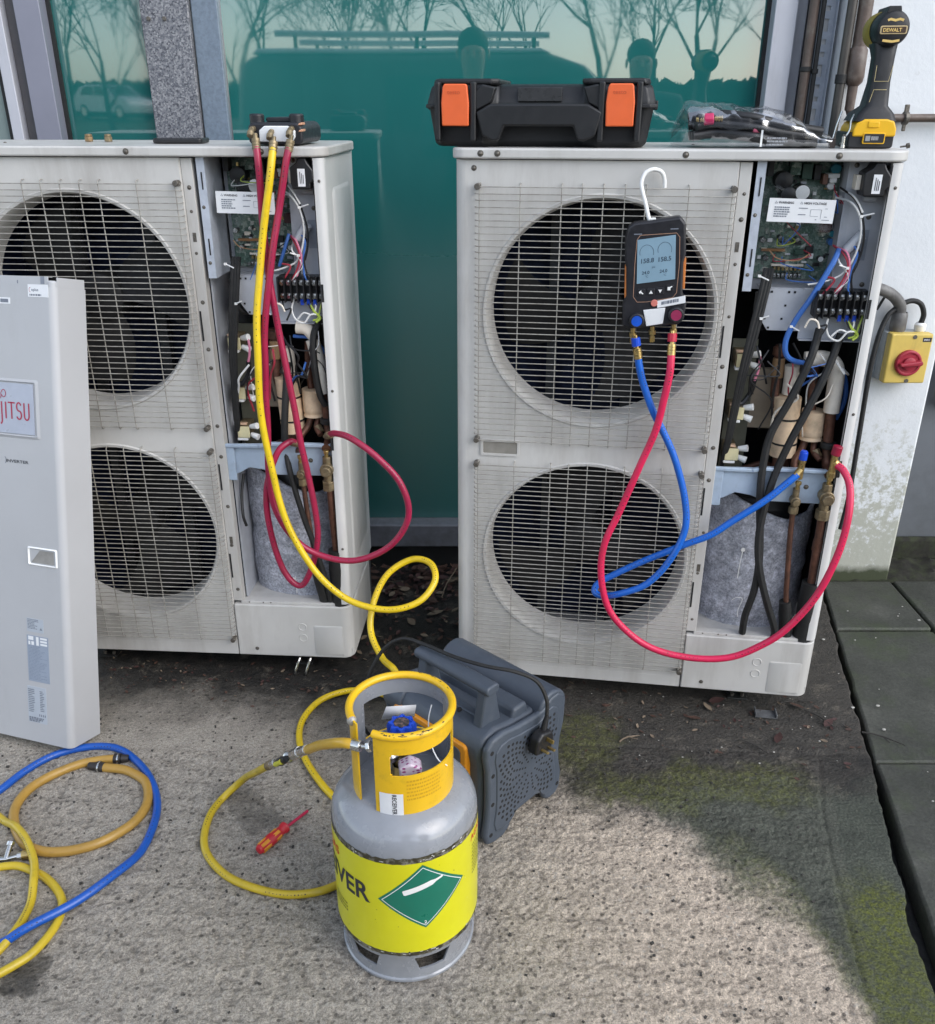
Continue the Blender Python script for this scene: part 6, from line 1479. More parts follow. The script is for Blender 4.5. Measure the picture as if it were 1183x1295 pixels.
# bag of black hoses
HB = thing('black_hose_bundle', 'bundle of short black hoses with brass ends inside the clear bag', 'hoses', tuple(uw(.60, .09, LIDZ)), RZR)
rg = random.Random(6)
for k in range(15):
    y = -.048+.09*(k % 5)/4; z0 = .008+.0175*(k//5)+.002*rg.random(); s = rg.uniform(-.012,.012)
    pts = [(-.125+.02*rg.random(), y, z0+.012), (-.07, y+s, z0+.018), (.0, y-s, z0+.012), (.06, y+s, z0*.85+.005), (.12+.02*rg.random(), y*.7, z0*.6+.004)]
    bb = MB(); bb.tube(cr(pts, 6), .0092, 10); bb.build('hose', BLACK, HB, fix=False)
for x, y, z, r in ((-.112,-.05,.053,.0), (-.076,-.052,.055,.4)):
    bb = MB(); bb.cyl((x,y,z),(x+.016,y,z+.001),.0045,n=10)
    for q in range(3): bb.cyl((x+.003+.005*q,y,z),(x+.0055+.005*q,y,z),.0062,n=10)
    bb.build('brass_end', BRASS, HB)
bb = MB(); bb.cyl((-.097,-.055,.053),(-.078,-.055,.0545),.0115,n=8); bb.build('red_cap', M('pink_red_cap',(.55,.03,.12),.35), HB, .002)
bb = MB(); bb.cyl((.0,-.052,.036),(.014,-.050,.036),.010,n=8); bb.build('red_cap', M('pale_pink_cap',(.62,.14,.22),.35), HB, .002)
PB = thing('plastic_bag', 'crumpled clear plastic bag holding black hoses on the right unit', 'bag', tuple(uw(.60, .09, LIDZ)), RZR)
nu, nv = 46, 26; vs = []
for j in range(nv+1):
    a = 2*math.pi*j/nv
    for i in range(nu+1):
        t = i/nu; x = -.157+.315*t
        env = (sst(-.02, .10, t)*(1-sst(.62, 1.04, t)*.93)); hz = .018+.064*env*(1-.40*t); hy = .040+.030*sst(0,.15,t)*(1-.5*sst(.7,1,t))
        k = 1+.10*N3(t*9, a*1.3, 1.3, 2)+.08*N3(t*22, a*2.5, 1.1, 7)
        z = max(.0012, hz*.5+hz*.62*k*math.sin(a)); vs.append((x+.01*N3(a, t*3, 1.7, 4), hy*k*math.cos(a), z))
bb = MB(); bb.add(vs, [(j*(nu+1)+i, j*(nu+1)+i+1, (j+1)*(nu+1)+i+1, (j+1)*(nu+1)+i) for j in range(nv) for i in range(nu)])
BAGM = FILM
bb.build('film', BAGM, PB, sharp=180, fix=False)
bb = MB(); bb.box((-.0015,-.0655,.003),(.0025,-.0645,.034), Matrix.Translation((.018,0,0))); bb.build('seam_tape', WHITEP, PB)
bb = MB(); rg = random.Random(9)
print_lines(bb, .03, .022, .05, .018, 3, lambda x, y: (x,-.0625,y), rg); bb.build('print', M('bag_print',(.35,.36,.38),.5), PB, fix=False)

# ---------------------------------------------------------------- isolator switch on the pillar
IS = thing('isolator_switch', 'yellow isolator box with red rotary handle on the white pillar', 'switch', (1.276, 2.628, .765))
YIS = M('isolator_yellow', (.68,.50,.12), .45, var=.08, vs=18, dirt=((.25,.20,.10), .3, 30), streak=True)
GBX = M('isolator_base_grey', (.40,.42,.42), .5, dirt=((.15,.14,.12), .35, 20))
bb = MB(); bb.box((-.062,-.040,-.073),(.058,.001,.070)); bb.build('base', GBX, IS, .004, 2)
bb = MB(); bb.box((-.061,-.072,-.074),(.059,-.040,.072)); lidi = bb.build('lid', YIS, IS, .005, 3)
for z in (.063,-.066): bb = MB(); bb.cyl((.006,-.071,z),(.006,-.0735,z),.006,n=12); bb.build('lid_screw', SCREWM, lidi)
bb = MB(); bb.box((.030,-.0726,.049),(.055,-.0715,.061)); pt = bb.build('rating_plate', PRINT, lidi)
lettering('ENKO', .0062, lambda x, y: (.0325+x, -.0729, .0528+y), PAPER, pt, 'plate_lettering', True)
RDH = M('isolator_red', (.36,.025,.045), .45, var=.08)
bb = MB(); bb.lathe([(.038,-.070),(.038,-.080),(.035,-.083),(.030,-.083),(.029,-.080),(.0001,-.080)], o=(-.001,0,-.012), ax=(0,1,0), n=36); rd = bb.build('rotary_dial', RDH, IS, .001)
bb = MB(); bb.prism([(-.030,-.0045),(.032,-.007),(.036,0),(.032,.007),(-.030,.0045)], -.098, -.080, 'xz', Matrix.Translation((-.001,0,-.012)) @ Matrix.Rotation(R_(-6), 4, 'Y')); bb.build('handle', RDH, rd, .003, 2)
bb = MB(); bb.lathe([(.018,-.080),(.018,-.088),(.015,-.0895),(.0001,-.0895)], o=(-.001,0,-.012), ax=(0,1,0), n=24); bb.build('hub', RDH, rd)
CONDG = M('grey_flex_conduit', (.13,.125,.12), .5, var=.3, vs=40, dirt=((.32,.32,.31), .35, 30))
bb = MB(); bb.lathe([(.013,0),(.016,.006),(.016,.020),(.011,.026)], o=(.035,-.03,.070), n=10); bb.build('cable_gland', WHITEP, IS)
bb = MB(); bb.lathe([(.020,0),(.023,.01),(.022,.05),(.019,.058)], o=(-.030,-.03,.068), n=12); bb.build('conduit_gland', CONDG, IS)
bb = MB(); bb.tube(cr([(-.030,-.03,.118),(-.040,-.035,.150),(-.075,-.045,.180),(-.13,-.06,.20),(-.2,-.08,.21)], 8), .0165, 12); bb.build('conduit', CONDG, IS, fix=False)
bb = MB(); bb.tube(cr([(.035,-.03,.092),(.038,-.03,.12),(.022,-.03,.150),(-.01,-.03,.157),(-.05,-.035,.135),(-.072,-.04,.11),(-.09,-.05,.05),(-.10,-.06,-.05),(-.1,-.07,-.25),(-.11,-.1,-.42),(-.13,-.13,-.52)], 7), .0075, 10); bb.build('cable', RUBBER, IS, fix=False)
bb = MB(); bb.tube(cr([(-.095,-.02,.13),(-.08,-.02,.165),(-.065,-.015,.19)], 5), .004, 8); bb.build('earth_cable', RUBBER, IS, fix=False)

# ---------------------------------------------------------------- screwdriver on the concrete
p0, p1 = Vector((-.437,1.424,.0)), Vector((-.353,1.555,.0))
ddir = (p1-p0).normalized(); SD = thing('screwdriver', 'red and yellow insulated screwdriver lying on the concrete inside the hose loop', 'screwdriver', tuple(p0+Vector((0,0,.0135))), math.atan2(ddir.y, ddir.x))
SRED = M('driver_red', (.50,.018,.03), .38, var=.06); SYEL = M('driver_amber', (.68,.27,.02), .45)
SPK = M('driver_pink_red', (.46,.02,.07), .4)
bb = MB(); bb.lathe([(.0001,-.001),(.0085,0),(.0108,.005),(.0112,.02),(.0135,.034),(.0125,.05),(.0108,.062),(.0100,.070),(.0125,.074),(.0128,.080),(.0095,.083),(.0038,.085)], ax=(1,0,0), n=24); bb.build('handle', SRED, SD)
for k in range(6):
    a = 2*math.pi*k/6+.5
    for (x0, x1, r) in ((.006,.029,.0124),(.036,.058,.0130)):
        bb = MB(); bb.box((x0,-.0038,r-.003),(x1,.0038,r-.0002), Matrix.Rotation(a, 4, 'X')); bb.build('grip_inlay', SYEL, SD, .0012)
bb = MB(); bb.tube([(.083,0,-.003),(.150,0,-.0098)], .0034, 10); bb.build('shaft_sleeve', SPK, SD)
bb = MB(); bb.tube([(.148,0,-.0095),(.163,0,-.0110)], [.0024,.0018], 8); bb.build('blade', SCREWM, SD)

# ---------------------------------------------------------------- leaves, twigs, chips
LEAFM = [M('dead_leaf_brown', (.075,.040,.028), .7, var=.35, vs=40), M('dead_leaf_red', (.060,.028,.025), .65, var=.3, vs=40), M('dead_leaf_tan', (.19,.145,.10), .75, var=.25, vs=40)]
def leaf(b_, c, s, a, tilt, rg):
    M_ = Matrix.Translation(c) @ Matrix.Rotation(a, 4, 'Z') @ Matrix.Rotation(tilt, 4, 'X')
    o = [(-1,0),(-.55,.32),(0,.45),(.55,.30),(1.05,0),(.55,-.30),(0,-.45),(-.55,-.32)]
    cu = rg.uniform(.1, .5)
    vs = [M_ @ Vector((x*s, y*s, s*cu*(y*y*1.6+.25*x*x))) for x, y in o]+[M_ @ Vector((x*s, 0, s*cu*.25*x*x)) for x in (-.55,0,.55)]
    b_.add(vs, [(0,1,8),(1,2,9,8),(2,3,10,9),(3,4,10),(4,5,10),(5,6,9,10),(6,7,8,9),(7,0,8)])
rg = random.Random(21); bb = MB()
for k in range(260):
    x = rg.gauss(-.13, .12); y = rg.gauss(2.62, .10)
    if y > 2.70 or x < -.33 or x > .06: continue
    bb.mat(rg.choice((0,0,0,1,1,2))); leaf(bb, (x, y, .008+.03*rg.random()*max(0, 1-abs(y-2.62)/.13)), rg.uniform(.010,.021), rg.uniform(0,6.3), rg.uniform(-.6,.6), rg)
for k in range(120):
    x = rg.uniform(-.33, .03); y = rg.uniform(2.15, 2.62); bb.mat(rg.choice((0,0,1,2))); leaf(bb, (x, y, .006), rg.uniform(.006,.016), rg.uniform(0,6.3), rg.uniform(-.4,.4), rg)
tag(bb.build('leaf_litter', LEAFM, fix=False), 'brown dead leaves gathered in the gap between the two units', 'leaves', kind='stuff')
bb = MB()
for k in range(200):
    u = rg.uniform(-.1, 1.0); x = -.03+u; y = 2.02-.144*u+rg.gauss(-.03, .09)
    if x < .02 and y < 1.9: continue
    bb.mat(rg.choice((0,0,1,2))); leaf(bb, (x, y, .004), rg.uniform(.003,.010), rg.uniform(0,6.3), rg.uniform(-.5,.5), rg)
for k in range(160):
    x = rg.uniform(-1.1, -.25); y = 2.12-.06*(x+1.2)+rg.gauss(-.02, .06); bb.mat(rg.choice((0,0,1,2))); leaf(bb, (x, y, .004), rg.uniform(.003,.009), rg.uniform(0,6.3), rg.uniform(-.5,.5), rg)
tag(bb.build('leaf_debris', LEAFM, fix=False), 'small leaf fragments scattered on the dark damp concrete along the units', 'leaves', kind='stuff')
for k, (x, y, s, a, mi, lab) in enumerate(((.655,1.955,.030,.3,1,'reddish leaf under the right unit nearest its service panel'),(.625,1.925,.024,1.9,2,'pale curled leaf in front of the right unit'),(.86,1.93,.026,2.5,0,'brown leaf by the right end of the right unit'),(.915,1.86,.028,.8,1,'reddish leaf on the damp concrete near the slab joint'),(.58,1.88,.022,2.9,0,'dark leaf on the damp concrete under the red hose loop'),(.77,1.80,.03,1.1,1,'flattened red leaf on the damp concrete'),(-.10,2.40,.035,.5,2,'large pale leaf standing in the gap between the units'),(-.17,2.35,.03,2.1,2,'grey tan leaf beside the left unit side'))):
    b2 = MB(); leaf(b2, (0,0,.006), s*.8, a, rg.uniform(-.5,.3), rg); o = b2.build('dead_leaf', LEAFM[mi], fix=False, loc=(x,y,0)); tag(o, lab, 'leaf', 'single dead leaves')
for k, (x, y, a, l, lab) in enumerate(((.87,1.95,.1,.10,'thin twig beside the right unit corner'),(.90,1.88,-.9,.09,'brown twig lying towards the slab joint'),(1.03,1.80,-.5,.10,'dark twig crossing onto the paving slab'),(.40,1.80,.5,.06,'pale twig on the damp concrete in front of the fan'),(.70,1.77,-.7,.08,'dark twig on the damp concrete'),(-.06,2.55,1.2,.12,'pale straw stalk in the leaf pile'))):
    b2 = MB(); d = Vector((math.cos(a), math.sin(a), 0)); P = [d*(l*(t-.5))+Vector((0,0,.006+(.05 if k == 5 else 0)*t))+Vector((-d.y,d.x,0))*.006*math.sin(t*4) for t in (0,.25,.5,.75,1)]
    b2.tube(P, [.0022,.002,.002,.0016,.001], 5); b2.tube([P[2], P[2]+Vector((d.y,-d.x,.1))*.02+d*.015], .001, 4)
    tag(b2.build('twig', LEAFM[2] if k in (3,5) else BARK, fix=False, loc=(x,y,0)), lab, 'twig', 'loose twigs')
bb = MB()
for k in range(20):
    x = rg.uniform(1.0, 1.38); y = rg.uniform(1.55, 2.45); s = rg.choice((.0012,.0016,.002,.0035)); bb.sph((x,y,.002+s*.3), s*1.3, 6, (1.3,.9,.5))
for k in range(24):
    x = rg.uniform(.3, .95); y = rg.uniform(1.7, 2.0); s = rg.uniform(.0008,.002); bb.sph((x,y,.002+s*.3), s*1.3, 6, (1.3,.9,.5))
tag(bb.build('stone_chips', M('pale_chip',(.42,.41,.37),.8), fix=False), 'pale stone chips scattered on the dark slabs', 'stone chips', kind='stuff')
bb = MB()
for k in range(420):
    x = rg.uniform(-1.2, .75); y = rg.uniform(.95, 1.9); s = rg.uniform(.001,.0033); a = rg.uniform(0,3)
    if math.hypot(x+.112, y-1.245) < .14: continue
    bb.cbox((x,y,.002),(s*2,s*1.4,s*1.3), Matrix.Translation((x,y,0)) @ Matrix.Rotation(a,4,'Z') @ Matrix.Translation((-x,-y,0)))
tag(bb.build('grit', M('dark_grit',(.05,.047,.042),.9), fix=False), 'dark grit crumbs on the concrete', 'grit', kind='stuff')
HP_ = {'red_a': [(-0.4456, 2.0496, 1.3686), (-0.4438, 2.0405, 1.3241), (-0.4439, 2.0415, 1.2365), (-0.4415, 2.0353, 1.1381), (-0.4359, 2.03, 1.0533), (-0.4297, 2.0296, 0.9827), (-0.4144, 2.0256, 0.8551), (-0.3991, 2.0226, 0.7148), (-0.3752, 2.0211, 0.5302), (-0.3792, 2.0163, 0.4195), (-0.4201, 2.0139, 0.3192), (-0.4661, 2.0169, 0.3632), (-0.4904, 2.0184, 0.4863), (-0.4868, 2.0182, 0.5894), (-0.4581, 2.0264, 0.6713), (-0.4291, 2.0446, 0.6949), (-0.4119, 2.0615, 0.6847)], 'red_b': [(-0.3719, 2.0449, 1.3657), (-0.3829, 2.0366, 1.3243), (-0.4051, 2.031, 1.2294), (-0.4268, 2.0194, 1.132), (-0.4471, 2.0136, 1.0303), (-0.4582, 2.0144, 0.9503), (-0.4655, 2.0168, 0.8576), (-0.4725, 2.0173, 0.7424), (-0.4777, 2.0126, 0.634), (-0.4689, 2.002, 0.5388), (-0.4203, 1.9939, 0.4526), (-0.354, 1.9896, 0.4132), (-0.2719, 1.9744, 0.4123), (-0.1872, 1.9589, 0.4592), (-0.1408, 1.9559, 0.5367), (-0.1552, 1.9569, 0.6222), (-0.2062, 1.9702, 0.6788), (-0.2706, 1.9943, 0.721), (-0.3147, 2.0272, 0.7231), (-0.3383, 2.0538, 0.7077)], 'yellow_main': [(-0.4081, 2.0462, 1.3625), (-0.4133, 2.0255, 1.314), (-0.4304, 2.0226, 1.2303), (-0.448, 2.0177, 1.1407), (-0.4643, 2.0047, 1.0321), (-0.4725, 1.9922, 0.9088), (-0.4742, 1.9873, 0.7681), (-0.4614, 1.9815, 0.6423), (-0.433, 1.9747, 0.5048), (-0.3785, 1.9612, 0.3929), (-0.3, 1.9461, 0.3189), (-0.2033, 1.9199, 0.3027), (-0.1214, 1.9246, 0.3212), (-0.0793, 1.962, 0.3592), (-0.0921, 2.0029, 0.3863), (-0.143, 2.0262, 0.3863), (-0.203, 2.01, 0.351), (-0.2382, 1.9722, 0.2856), (-0.241, 1.93, 0.23), (-0.209, 1.87, 0.195), (-0.169, 1.8, 0.197), (-0.189, 1.942, 0.03), (-0.256, 1.988, 0.012), (-0.319, 1.991, 0.01), (-0.387, 1.949, 0.01), (-0.419, 1.869, 0.01), (-0.414, 1.782, 0.01), (-0.377, 1.695, 0.01), (-0.325, 1.616, 0.01), (-0.267, 1.558, 0.01), (-0.193, 1.521, 0.01)], 'blue_r': [(0.3657, 1.9149, 0.9554), (0.3733, 1.9128, 0.9193), (0.3855, 1.9131, 0.875), (0.4086, 1.9098, 0.8199), (0.4391, 1.9064, 0.7657), (0.4735, 1.8994, 0.6955), (0.4993, 1.8916, 0.6082), (0.5021, 1.8791, 0.5338), (0.4729, 1.8732, 0.4607), (0.4277, 1.8767, 0.3997), (0.3741, 1.8895, 0.3667), (0.3298, 1.911, 0.3456), (0.3104, 1.927, 0.3498), (0.3216, 1.9334, 0.3705), (0.366, 1.9291, 0.4013), (0.4423, 1.916, 0.449), (0.5172, 1.9032, 0.4912), (0.5702, 1.8965, 0.5193), (0.6185, 1.8946, 0.5589), (0.6852, 1.8911, 0.6124), (0.7276, 1.894, 0.6503), (0.7486, 1.896, 0.6709)], 'red_r': [(0.4371, 1.9026, 0.967), (0.4364, 1.8906, 0.9114), (0.4278, 1.8878, 0.8504), (0.4156, 1.8896, 0.7753), (0.3854, 1.8939, 0.6794), (0.3494, 1.8991, 0.5749), (0.323, 1.8969, 0.4943), (0.3194, 1.8923, 0.4112), (0.3414, 1.8892, 0.3252), (0.3928, 1.8817, 0.2606), (0.4595, 1.8691, 0.221), (0.5505, 1.8539, 0.2047), (0.6316, 1.8402, 0.2159), (0.6945, 1.8291, 0.2524), (0.7529, 1.8186, 0.312), (0.8045, 1.8112, 0.4033), (0.835, 1.8108, 0.5022), (0.8491, 1.8209, 0.593), (0.8504, 1.846, 0.6598), (0.8403, 1.8676, 0.6899), (0.8292, 1.8844, 0.6985)], 'blue_f': [(-1.13, 1.523, 0.008), (-1.095, 1.574, 0.008), (-1.069, 1.614, 0.008), (-1.042, 1.674, 0.008), (-0.997, 1.73, 0.008), (-0.925, 1.764, 0.008), (-0.85, 1.757, 0.008), (-0.775, 1.699, 0.008), (-0.718, 1.618, 0.008), (-0.685, 1.525, 0.008), (-0.684, 1.431, 0.008), (-0.714, 1.352, 0.020999999999999998), (-0.763, 1.284, 0.020999999999999998), (-0.83, 1.225, 0.020999999999999998), (-0.873, 1.198, 0.008), (-0.922, 1.179, 0.008)], 'ochre': [(-0.842, 1.718, 0.01), (-0.877, 1.714, 0.01), (-0.915, 1.702, 0.01), (-0.953, 1.676, 0.01), (-0.982, 1.646, 0.01), (-1.001, 1.612, 0.011), (-1.007, 1.569, 0.01), (-0.995, 1.523, 0.01), (-0.969, 1.48, 0.01), (-0.933, 1.444, 0.01), (-0.888, 1.426, 0.01), (-0.847, 1.424, 0.01), (-0.816, 1.431, 0.01), (-0.784, 1.446, 0.01), (-0.756, 1.471, 0.01), (-0.73, 1.507, 0.01), (-0.717, 1.55, 0.01), (-0.721, 1.592, 0.01), (-0.743, 1.636, 0.01), (-0.777, 1.664, 0.01), (-0.809, 1.679, 0.011), (-0.859, 1.687, 0.01)], 'yellow_f1': [(-1.082, 1.557, 0.009), (-1.048, 1.541, 0.008), (-1.01, 1.515, 0.008), (-0.967, 1.48, 0.024), (-0.924, 1.437, 0.024), (-0.888, 1.387, 0.024), (-0.867, 1.337, 0.024), (-0.856, 1.294, 0.012), (-0.853, 1.255, 0.012), (-0.857, 1.217, 0.012), (-0.867, 1.187, 0.008), (-0.879, 1.167, 0.008)], 'yellow_f2': [(-0.993, 1.375, 0.008), (-0.971, 1.381, 0.008), (-0.95, 1.386, 0.008), (-0.925, 1.386, 0.008), (-0.893, 1.375, 0.008), (-0.859, 1.358, 0.008), (-0.825, 1.33, 0.008), (-0.799, 1.297, 0.008), (-0.788, 1.262, 0.008), (-0.788, 1.233, 0.008), (-0.795, 1.202, 0.008), (-0.807, 1.174, 0.008), (-0.825, 1.153, 0.008), (-0.843, 1.136, 0.008), (-0.863, 1.121, 0.008)], 'short': [(-0.186, 1.185, 0.482), (-0.201, 1.19, 0.481), (-0.223, 1.21, 0.465), (-0.25, 1.25, 0.429), (-0.278, 1.3, 0.382), (-0.294, 1.33, 0.354)], 'valve': [(-0.295, 1.33, 0.354), (-0.315, 1.355, 0.328), (-0.332, 1.375, 0.305), (-0.356, 1.4, 0.275), (-0.382, 1.43, 0.24), (-0.396, 1.445, 0.222)], 'loop': [(-0.396, 1.445, 0.223), (-0.428, 1.48, 0.18), (-0.5, 1.596, 0.055), (-0.549, 1.595, 0.008), (-0.568, 1.535, 0.008), (-0.564, 1.469, 0.008), (-0.54, 1.413, 0.008), (-0.493, 1.365, 0.008), (-0.429, 1.33, 0.008), (-0.363, 1.314, 0.008), (-0.304, 1.318, 0.008), (-0.264, 1.336, 0.008), (-0.228, 1.369, 0.008), (-0.183, 1.409, 0.008), (-0.138, 1.464, 0.008)], 'endnut': [(-0.186, 1.185, 0.482), (-0.173, 1.178, 0.484), (-0.162, 1.176, 0.485), (-0.156, 1.174, 0.488)], 'brassbits': [(-0.981, 1.402, 0.01), (-0.957, 1.404, 0.01), (-0.937, 1.412, 0.01), (-0.916, 1.417, 0.01)], 'ochre_e1': [(-0.845, 1.718, 0.01), (-0.828, 1.718, 0.01), (-0.811, 1.72, 0.01)], 'ochre_e2': [(-0.857, 1.687, 0.01), (-0.875, 1.69, 0.01), (-0.896, 1.693, 0.01)]}
# =================================================================== HOSES (centre lines in metres)
def hose_mat(name, rgb, rough=.38, wear=(.10,.08,.04)):
    return M(name, rgb, rough, var=.10, vs=14, dirt=(wear, .22, 45), coat=.15, bump=.06, bs=400)
HRED = hose_mat('crimson_hose', (.33,.012,.055)); HRED2 = hose_mat('bright_red_hose', (.66,.018,.085))
HBLU = hose_mat('blue_hose', (.008,.125,.56)); HBLU2 = hose_mat('deep_blue_hose', (.006,.085,.42))
HYEL = hose_mat('yellow_hose', (.74,.52,.012)); HYEL2 = hose_mat('dusty_yellow_hose', (.55,.40,.022)); HOCH = hose_mat('ochre_hose', (.40,.235,.045), .42); HORY = hose_mat('amber_hose', (.62,.37,.03))
def hose(name, label, key, r, mat, group=None):
    P = [Vector(p) for p in HP_[key]]; t = thing(name, label, 'hose', tuple(P[0]), group=group)
    so = len(COL.objects)*.37; C_ = cr([p-P[0] for p in P], 9); n_ = len(C_)
    C_ = [c+Vector((noise.noise((c*9)+Vector((so,0,0))), noise.noise((c*9)+Vector((0,so,3))), .3*noise.noise((c*9)+Vector((5,0,so)))))*.0028*min(1, i/12, (n_-1-i)/12) for i, c in enumerate(C_)]
    bb = MB(); bb.tube(C_, r, 14); bb.build('tube', mat, t, fix=False)
    if key in ('red_a', 'red_b', 'red_r', 'blue_r', 'blue_f', 'yellow_main', 'loop', 'yellow_f1'):
        pb = MB(); acc = 0.; rgp = random.Random(len(key)); nxt = .05
        for i in range(1, n_-1):
            tg = (C_[i+1]-C_[i-1]).normalized(); acc += (C_[i]-C_[i-1]).length
            if acc > nxt and (acc % .17) < .085:
                nxt = acc+.0032; f = (Vector((.1,-.8,.6))-tg*Vector((.1,-.8,.6)).dot(tg)).normalized(); sd_ = tg.cross(f); l = rgp.uniform(.0006,.0013); hh = rgp.uniform(.0007,.0013)
                c = C_[i]+f*(r+.0002); pb.add([c-tg*l-sd_*hh, c+tg*l-sd_*hh, c+tg*l+sd_*hh, c-tg*l+sd_*hh], [(0,1,2,3)])
        if pb.f: tag(pb.build('hose_print', M('hose_ink', (.04,.03,.03), .6), t, fix=False), kind='stuff')
    return t, P
def ferrule(t, P, i0, i1, base, L, r, mat, name='fitting', nut=None):
    """crimped end pointing from P[i1] to P[i0]"""
    a = P[i0]-base; d = (P[i0]-P[i1]).normalized(); bb = MB()
    bb.cyl(a-d*.022, a+d*.002, r*1.15, n=14)
    for q in range(3): bb.cyl(a-d*(.019-.007*q), a-d*(.0165-.007*q), r*1.24, n=14)
    bb.cyl(a, a+d*L, r*.62, n=12)
    f = bb.build(name, mat, t, .0006)
    if nut:
        bb = MB(); bb.cyl(a+d*(L*.35-.004), a+d*(L*.35+.014), r*1.30, n=10); bb.build('coupling_nut', nut, t, .001)
    return f
G1 = 'charging hoses'
t, P = hose('charging_hose', 'crimson hose from the left port that loops down in front of the grey felt', 'red_a', .0078, HRED, G1); ferrule(t, P, 0, 1, P[0], .012, .0075, BRASSD)
ferrule(t, P, -1, -2, P[0], .014, .0075, BRASSD)
t, P = hose('charging_hose', 'crimson hose from the right port that swings out right of the left unit', 'red_b', .0078, HRED, G1); ferrule(t, P, 0, 1, P[0], .012, .0075, BRASSD); ferrule(t, P, -1, -2, P[0], .014, .0075, BRASSD)
t, P = hose('charging_hose', 'long bright yellow hose from the left unit curling down behind the gas bottle', 'yellow_main', .0082, HYEL, G1); ferrule(t, P, 0, 1, P[0], .012, .0078, BRASSD)
t, P = hose('charging_hose', 'bright blue hose hanging in front of the right unit fan guards', 'blue_r', .0080, HBLU, G1); ferrule(t, P, 0, 1, P[0], .030, .0078, BRASS, nut=BLUEM)
d0 = P[-1]-P[0]
bb = MB(); bb.cyl(d0+Vector((-.004,0,-.004)), d0+Vector((.008,.004,.010)), .0085, n=12); bb.cyl(d0+Vector((.007,.004,-.012)), d0+Vector((.008,.004,.028)), .0072, n=12); bb.cyl(d0+Vector((.008,.004,.026)), d0+Vector((.008,.004,.034)), .0085, n=6); bb.build('fitting', BRASS, t, .0008)
bb = MB(); bb.cyl(d0+Vector((.008,.004,.034)), d0+Vector((.0085,.004,.053)), .0092, n=14); bb.cyl(d0+Vector((.0082,.004,.050)), d0+Vector((.0085,.004,.056)), .0072, n=14); bb.build('blue_knob', BLUEM, t, .0012)
t, P = hose('charging_hose', 'bright pinkish red hose swinging in a wide loop before the right unit', 'red_r', .0082, HRED2, G1); ferrule(t, P, 0, 1, P[0], .030, .0078, BRASS, nut=REDM)
d0 = P[-1]-P[0]
bb = MB(); bb.cyl(d0+Vector((.006,.0,-.006)), d0+Vector((-.006,.004,.006)), .0095, n=12); bb.cyl(d0+Vector((-.008,.004,-.030)), d0+Vector((-.006,.004,.024)), .0075, n=12); bb.cyl(d0+Vector((-.008,.004,-.032)), d0+Vector((-.008,.004,-.018)), .0095, n=6); bb.build('fitting', BRASS, t, .0008)
bb = MB(); bb.cyl(d0+Vector((-.006,.004,.022)), d0+Vector((-.003,.003,.044)), .0108, n=14); bb.build('red_knob', M('garnet_plastic',(.30,.012,.04),.35), t, .0015)
t, P = hose('charging_hose', 'deep blue hose lying in a wide loop on the concrete below the leaning panel', 'blue_f', .0088, HBLU2, G1)
t, P = hose('charging_hose', 'thick ochre hose lying in an oval on the concrete inside the blue loop', 'ochre', .0105, HOCH, G1)
DRKF = M('dark_hose_end', (.045,.04,.038), .45, .4)
for key in ('ochre_e1', 'ochre_e2'):
    Q = [Vector(p)-P[0] for p in HP_[key]]; bb = MB(); bb.tube(Q[:2], .0118, 12); bb.tube(Q[1:], [.0105,.0085], 12); bb.tube([Q[1]*.6+Q[0]*.4, Q[1]], .0132, 12); bb.build('hose_end', DRKF, t, .001)
    bb = MB(); bb.tube([Q[0].lerp(Q[1],.55), Q[0].lerp(Q[1],.75)], .0136, 12); bb.build('end_ring', STEEL, t)
t, P = hose('charging_hose', 'yellow hose curving over the blue hose at the left edge, upper of the two', 'yellow_f1', .0082, HYEL2, G1)
t, P = hose('charging_hose', 'yellow hose at the left edge that passes under the blue hose, lower of the two', 'yellow_f2', .0082, HYEL2, G1)
Q = [Vector(p) for p in HP_['brassbits']]; t = thing('ball_valve', 'small brass and steel valve between the yellow hoses at the left edge', 'valve', tuple(Q[0]))
Q = [q-Q[0] for q in Q]
bb = MB(); bb.tube(Q[:3], [.007,.0045,.0045], 10); bb.cyl(Q[2], Q[3], .0085, n=6); bb.build('stem', STEEL, t, .0008)
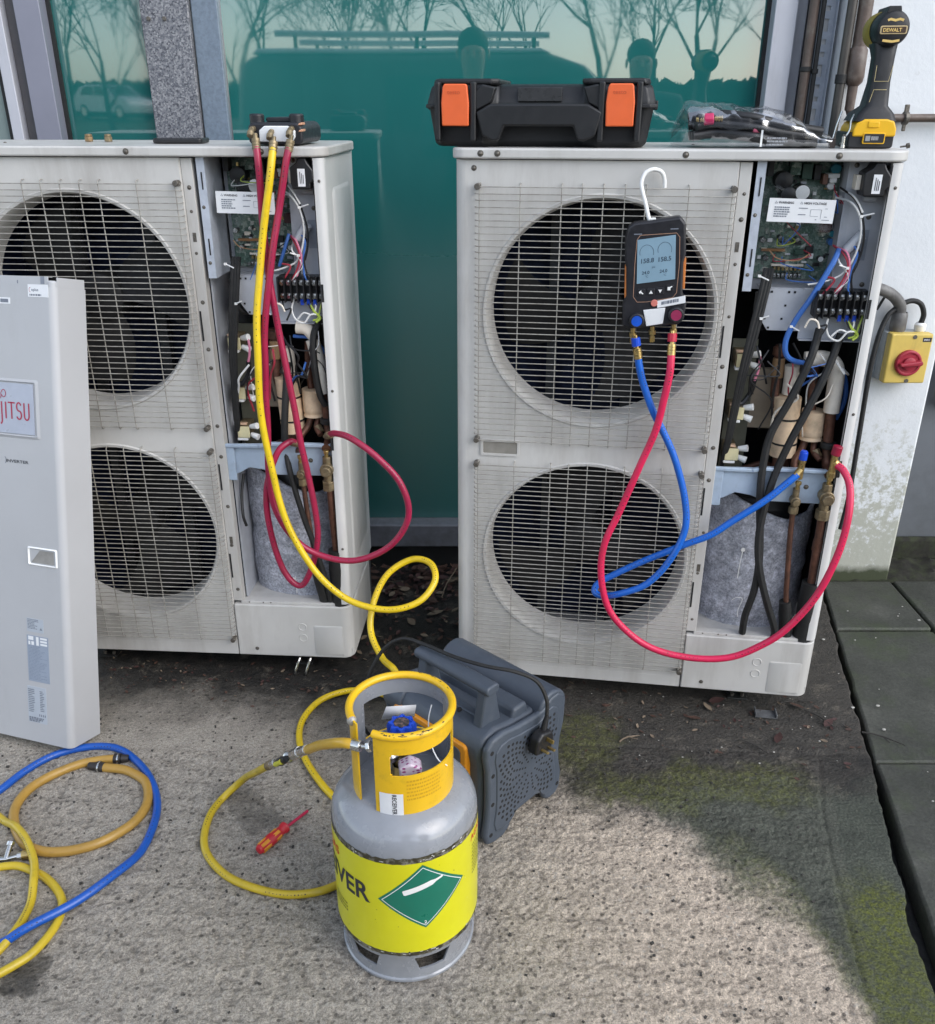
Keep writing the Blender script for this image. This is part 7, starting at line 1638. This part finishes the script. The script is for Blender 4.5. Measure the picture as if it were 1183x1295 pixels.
bb = MB(); bb.cyl(Q[2].lerp(Q[3],.4), Q[3]+(Q[3]-Q[2])*.1, .0100, n=12); bb.build('nut', BRASS, t, .001)
bb = MB(); bb.cyl(Q[1], Q[1]+Vector((-.002,.03,.012)), .0055, n=10); bb.cyl(Q[1]+Vector((-.002,.026,.010)), Q[1]+Vector((-.002,.034,.014)), .008, n=8); bb.build('side_port', STEEL, t, .0008)
t, P = hose('charging_hose', 'short amber hose from the gas bottle valve to the ball valve', 'short', .0088, HORY, G1)
Q = [Vector(p)-P[0] for p in HP_['endnut']]
bb = MB(); bb.tube([Q[0]+(Q[0]-Q[1])*.5, Q[1]], .0095, 12); bb.tube(Q[1:3], .0035, 8); bb.cyl(Q[2], Q[3], .0098, n=6); bb.build('fitting', STEEL, t, .0008)
Q = [Vector(p) for p in HP_['valve']]; t = thing('ball_valve', 'steel ball valve with yellow lever where two yellow hoses meet left of the bottle', 'valve', tuple(Q[0])); Q = [q-Q[0] for q in Q]
bb = MB(); bb.tube([Q[0], Q[1]], .0098, 12); bb.tube([Q[1], Q[2]], .0115, 8); bb.tube([Q[2], Q[4]], .0078, 12); bb.tube([Q[4], Q[5]], .0088, 10)
m_ = Q[2].lerp(Q[3], .6); bb.sph(m_, .0125, 14); bb.build('body', STEEL, t, .0008)
ld = (Q[4]-Q[2]).normalized(); s_ = Vector((-.15,-.85,.35)).normalized()
bb = MB(); bb.cyl(m_, m_+s_*.016, .0065, n=10); bb.tube([m_+s_*.015, m_+s_*.017+ld*.018, m_+s_*.016+ld*.050], [.007,.009,.0065], 8); bb.build('lever', BLACK, t, .001)
bb = MB(); bb.tube([m_+s_*.0215+ld*.012, m_+s_*.0225+ld*.048], [.0062,.0052], 8); bb.build('lever_sleeve', M('lime_yellow_sleeve', (.60,.58,.05), .4), t)
t, P = hose('charging_hose', 'dusty yellow hose looping round the screwdriver from the ball valve to behind the bottle', 'loop', .0082, HYEL2, G1); ferrule(t, P, 0, 1, P[0], .006, .0078, BRASSD)
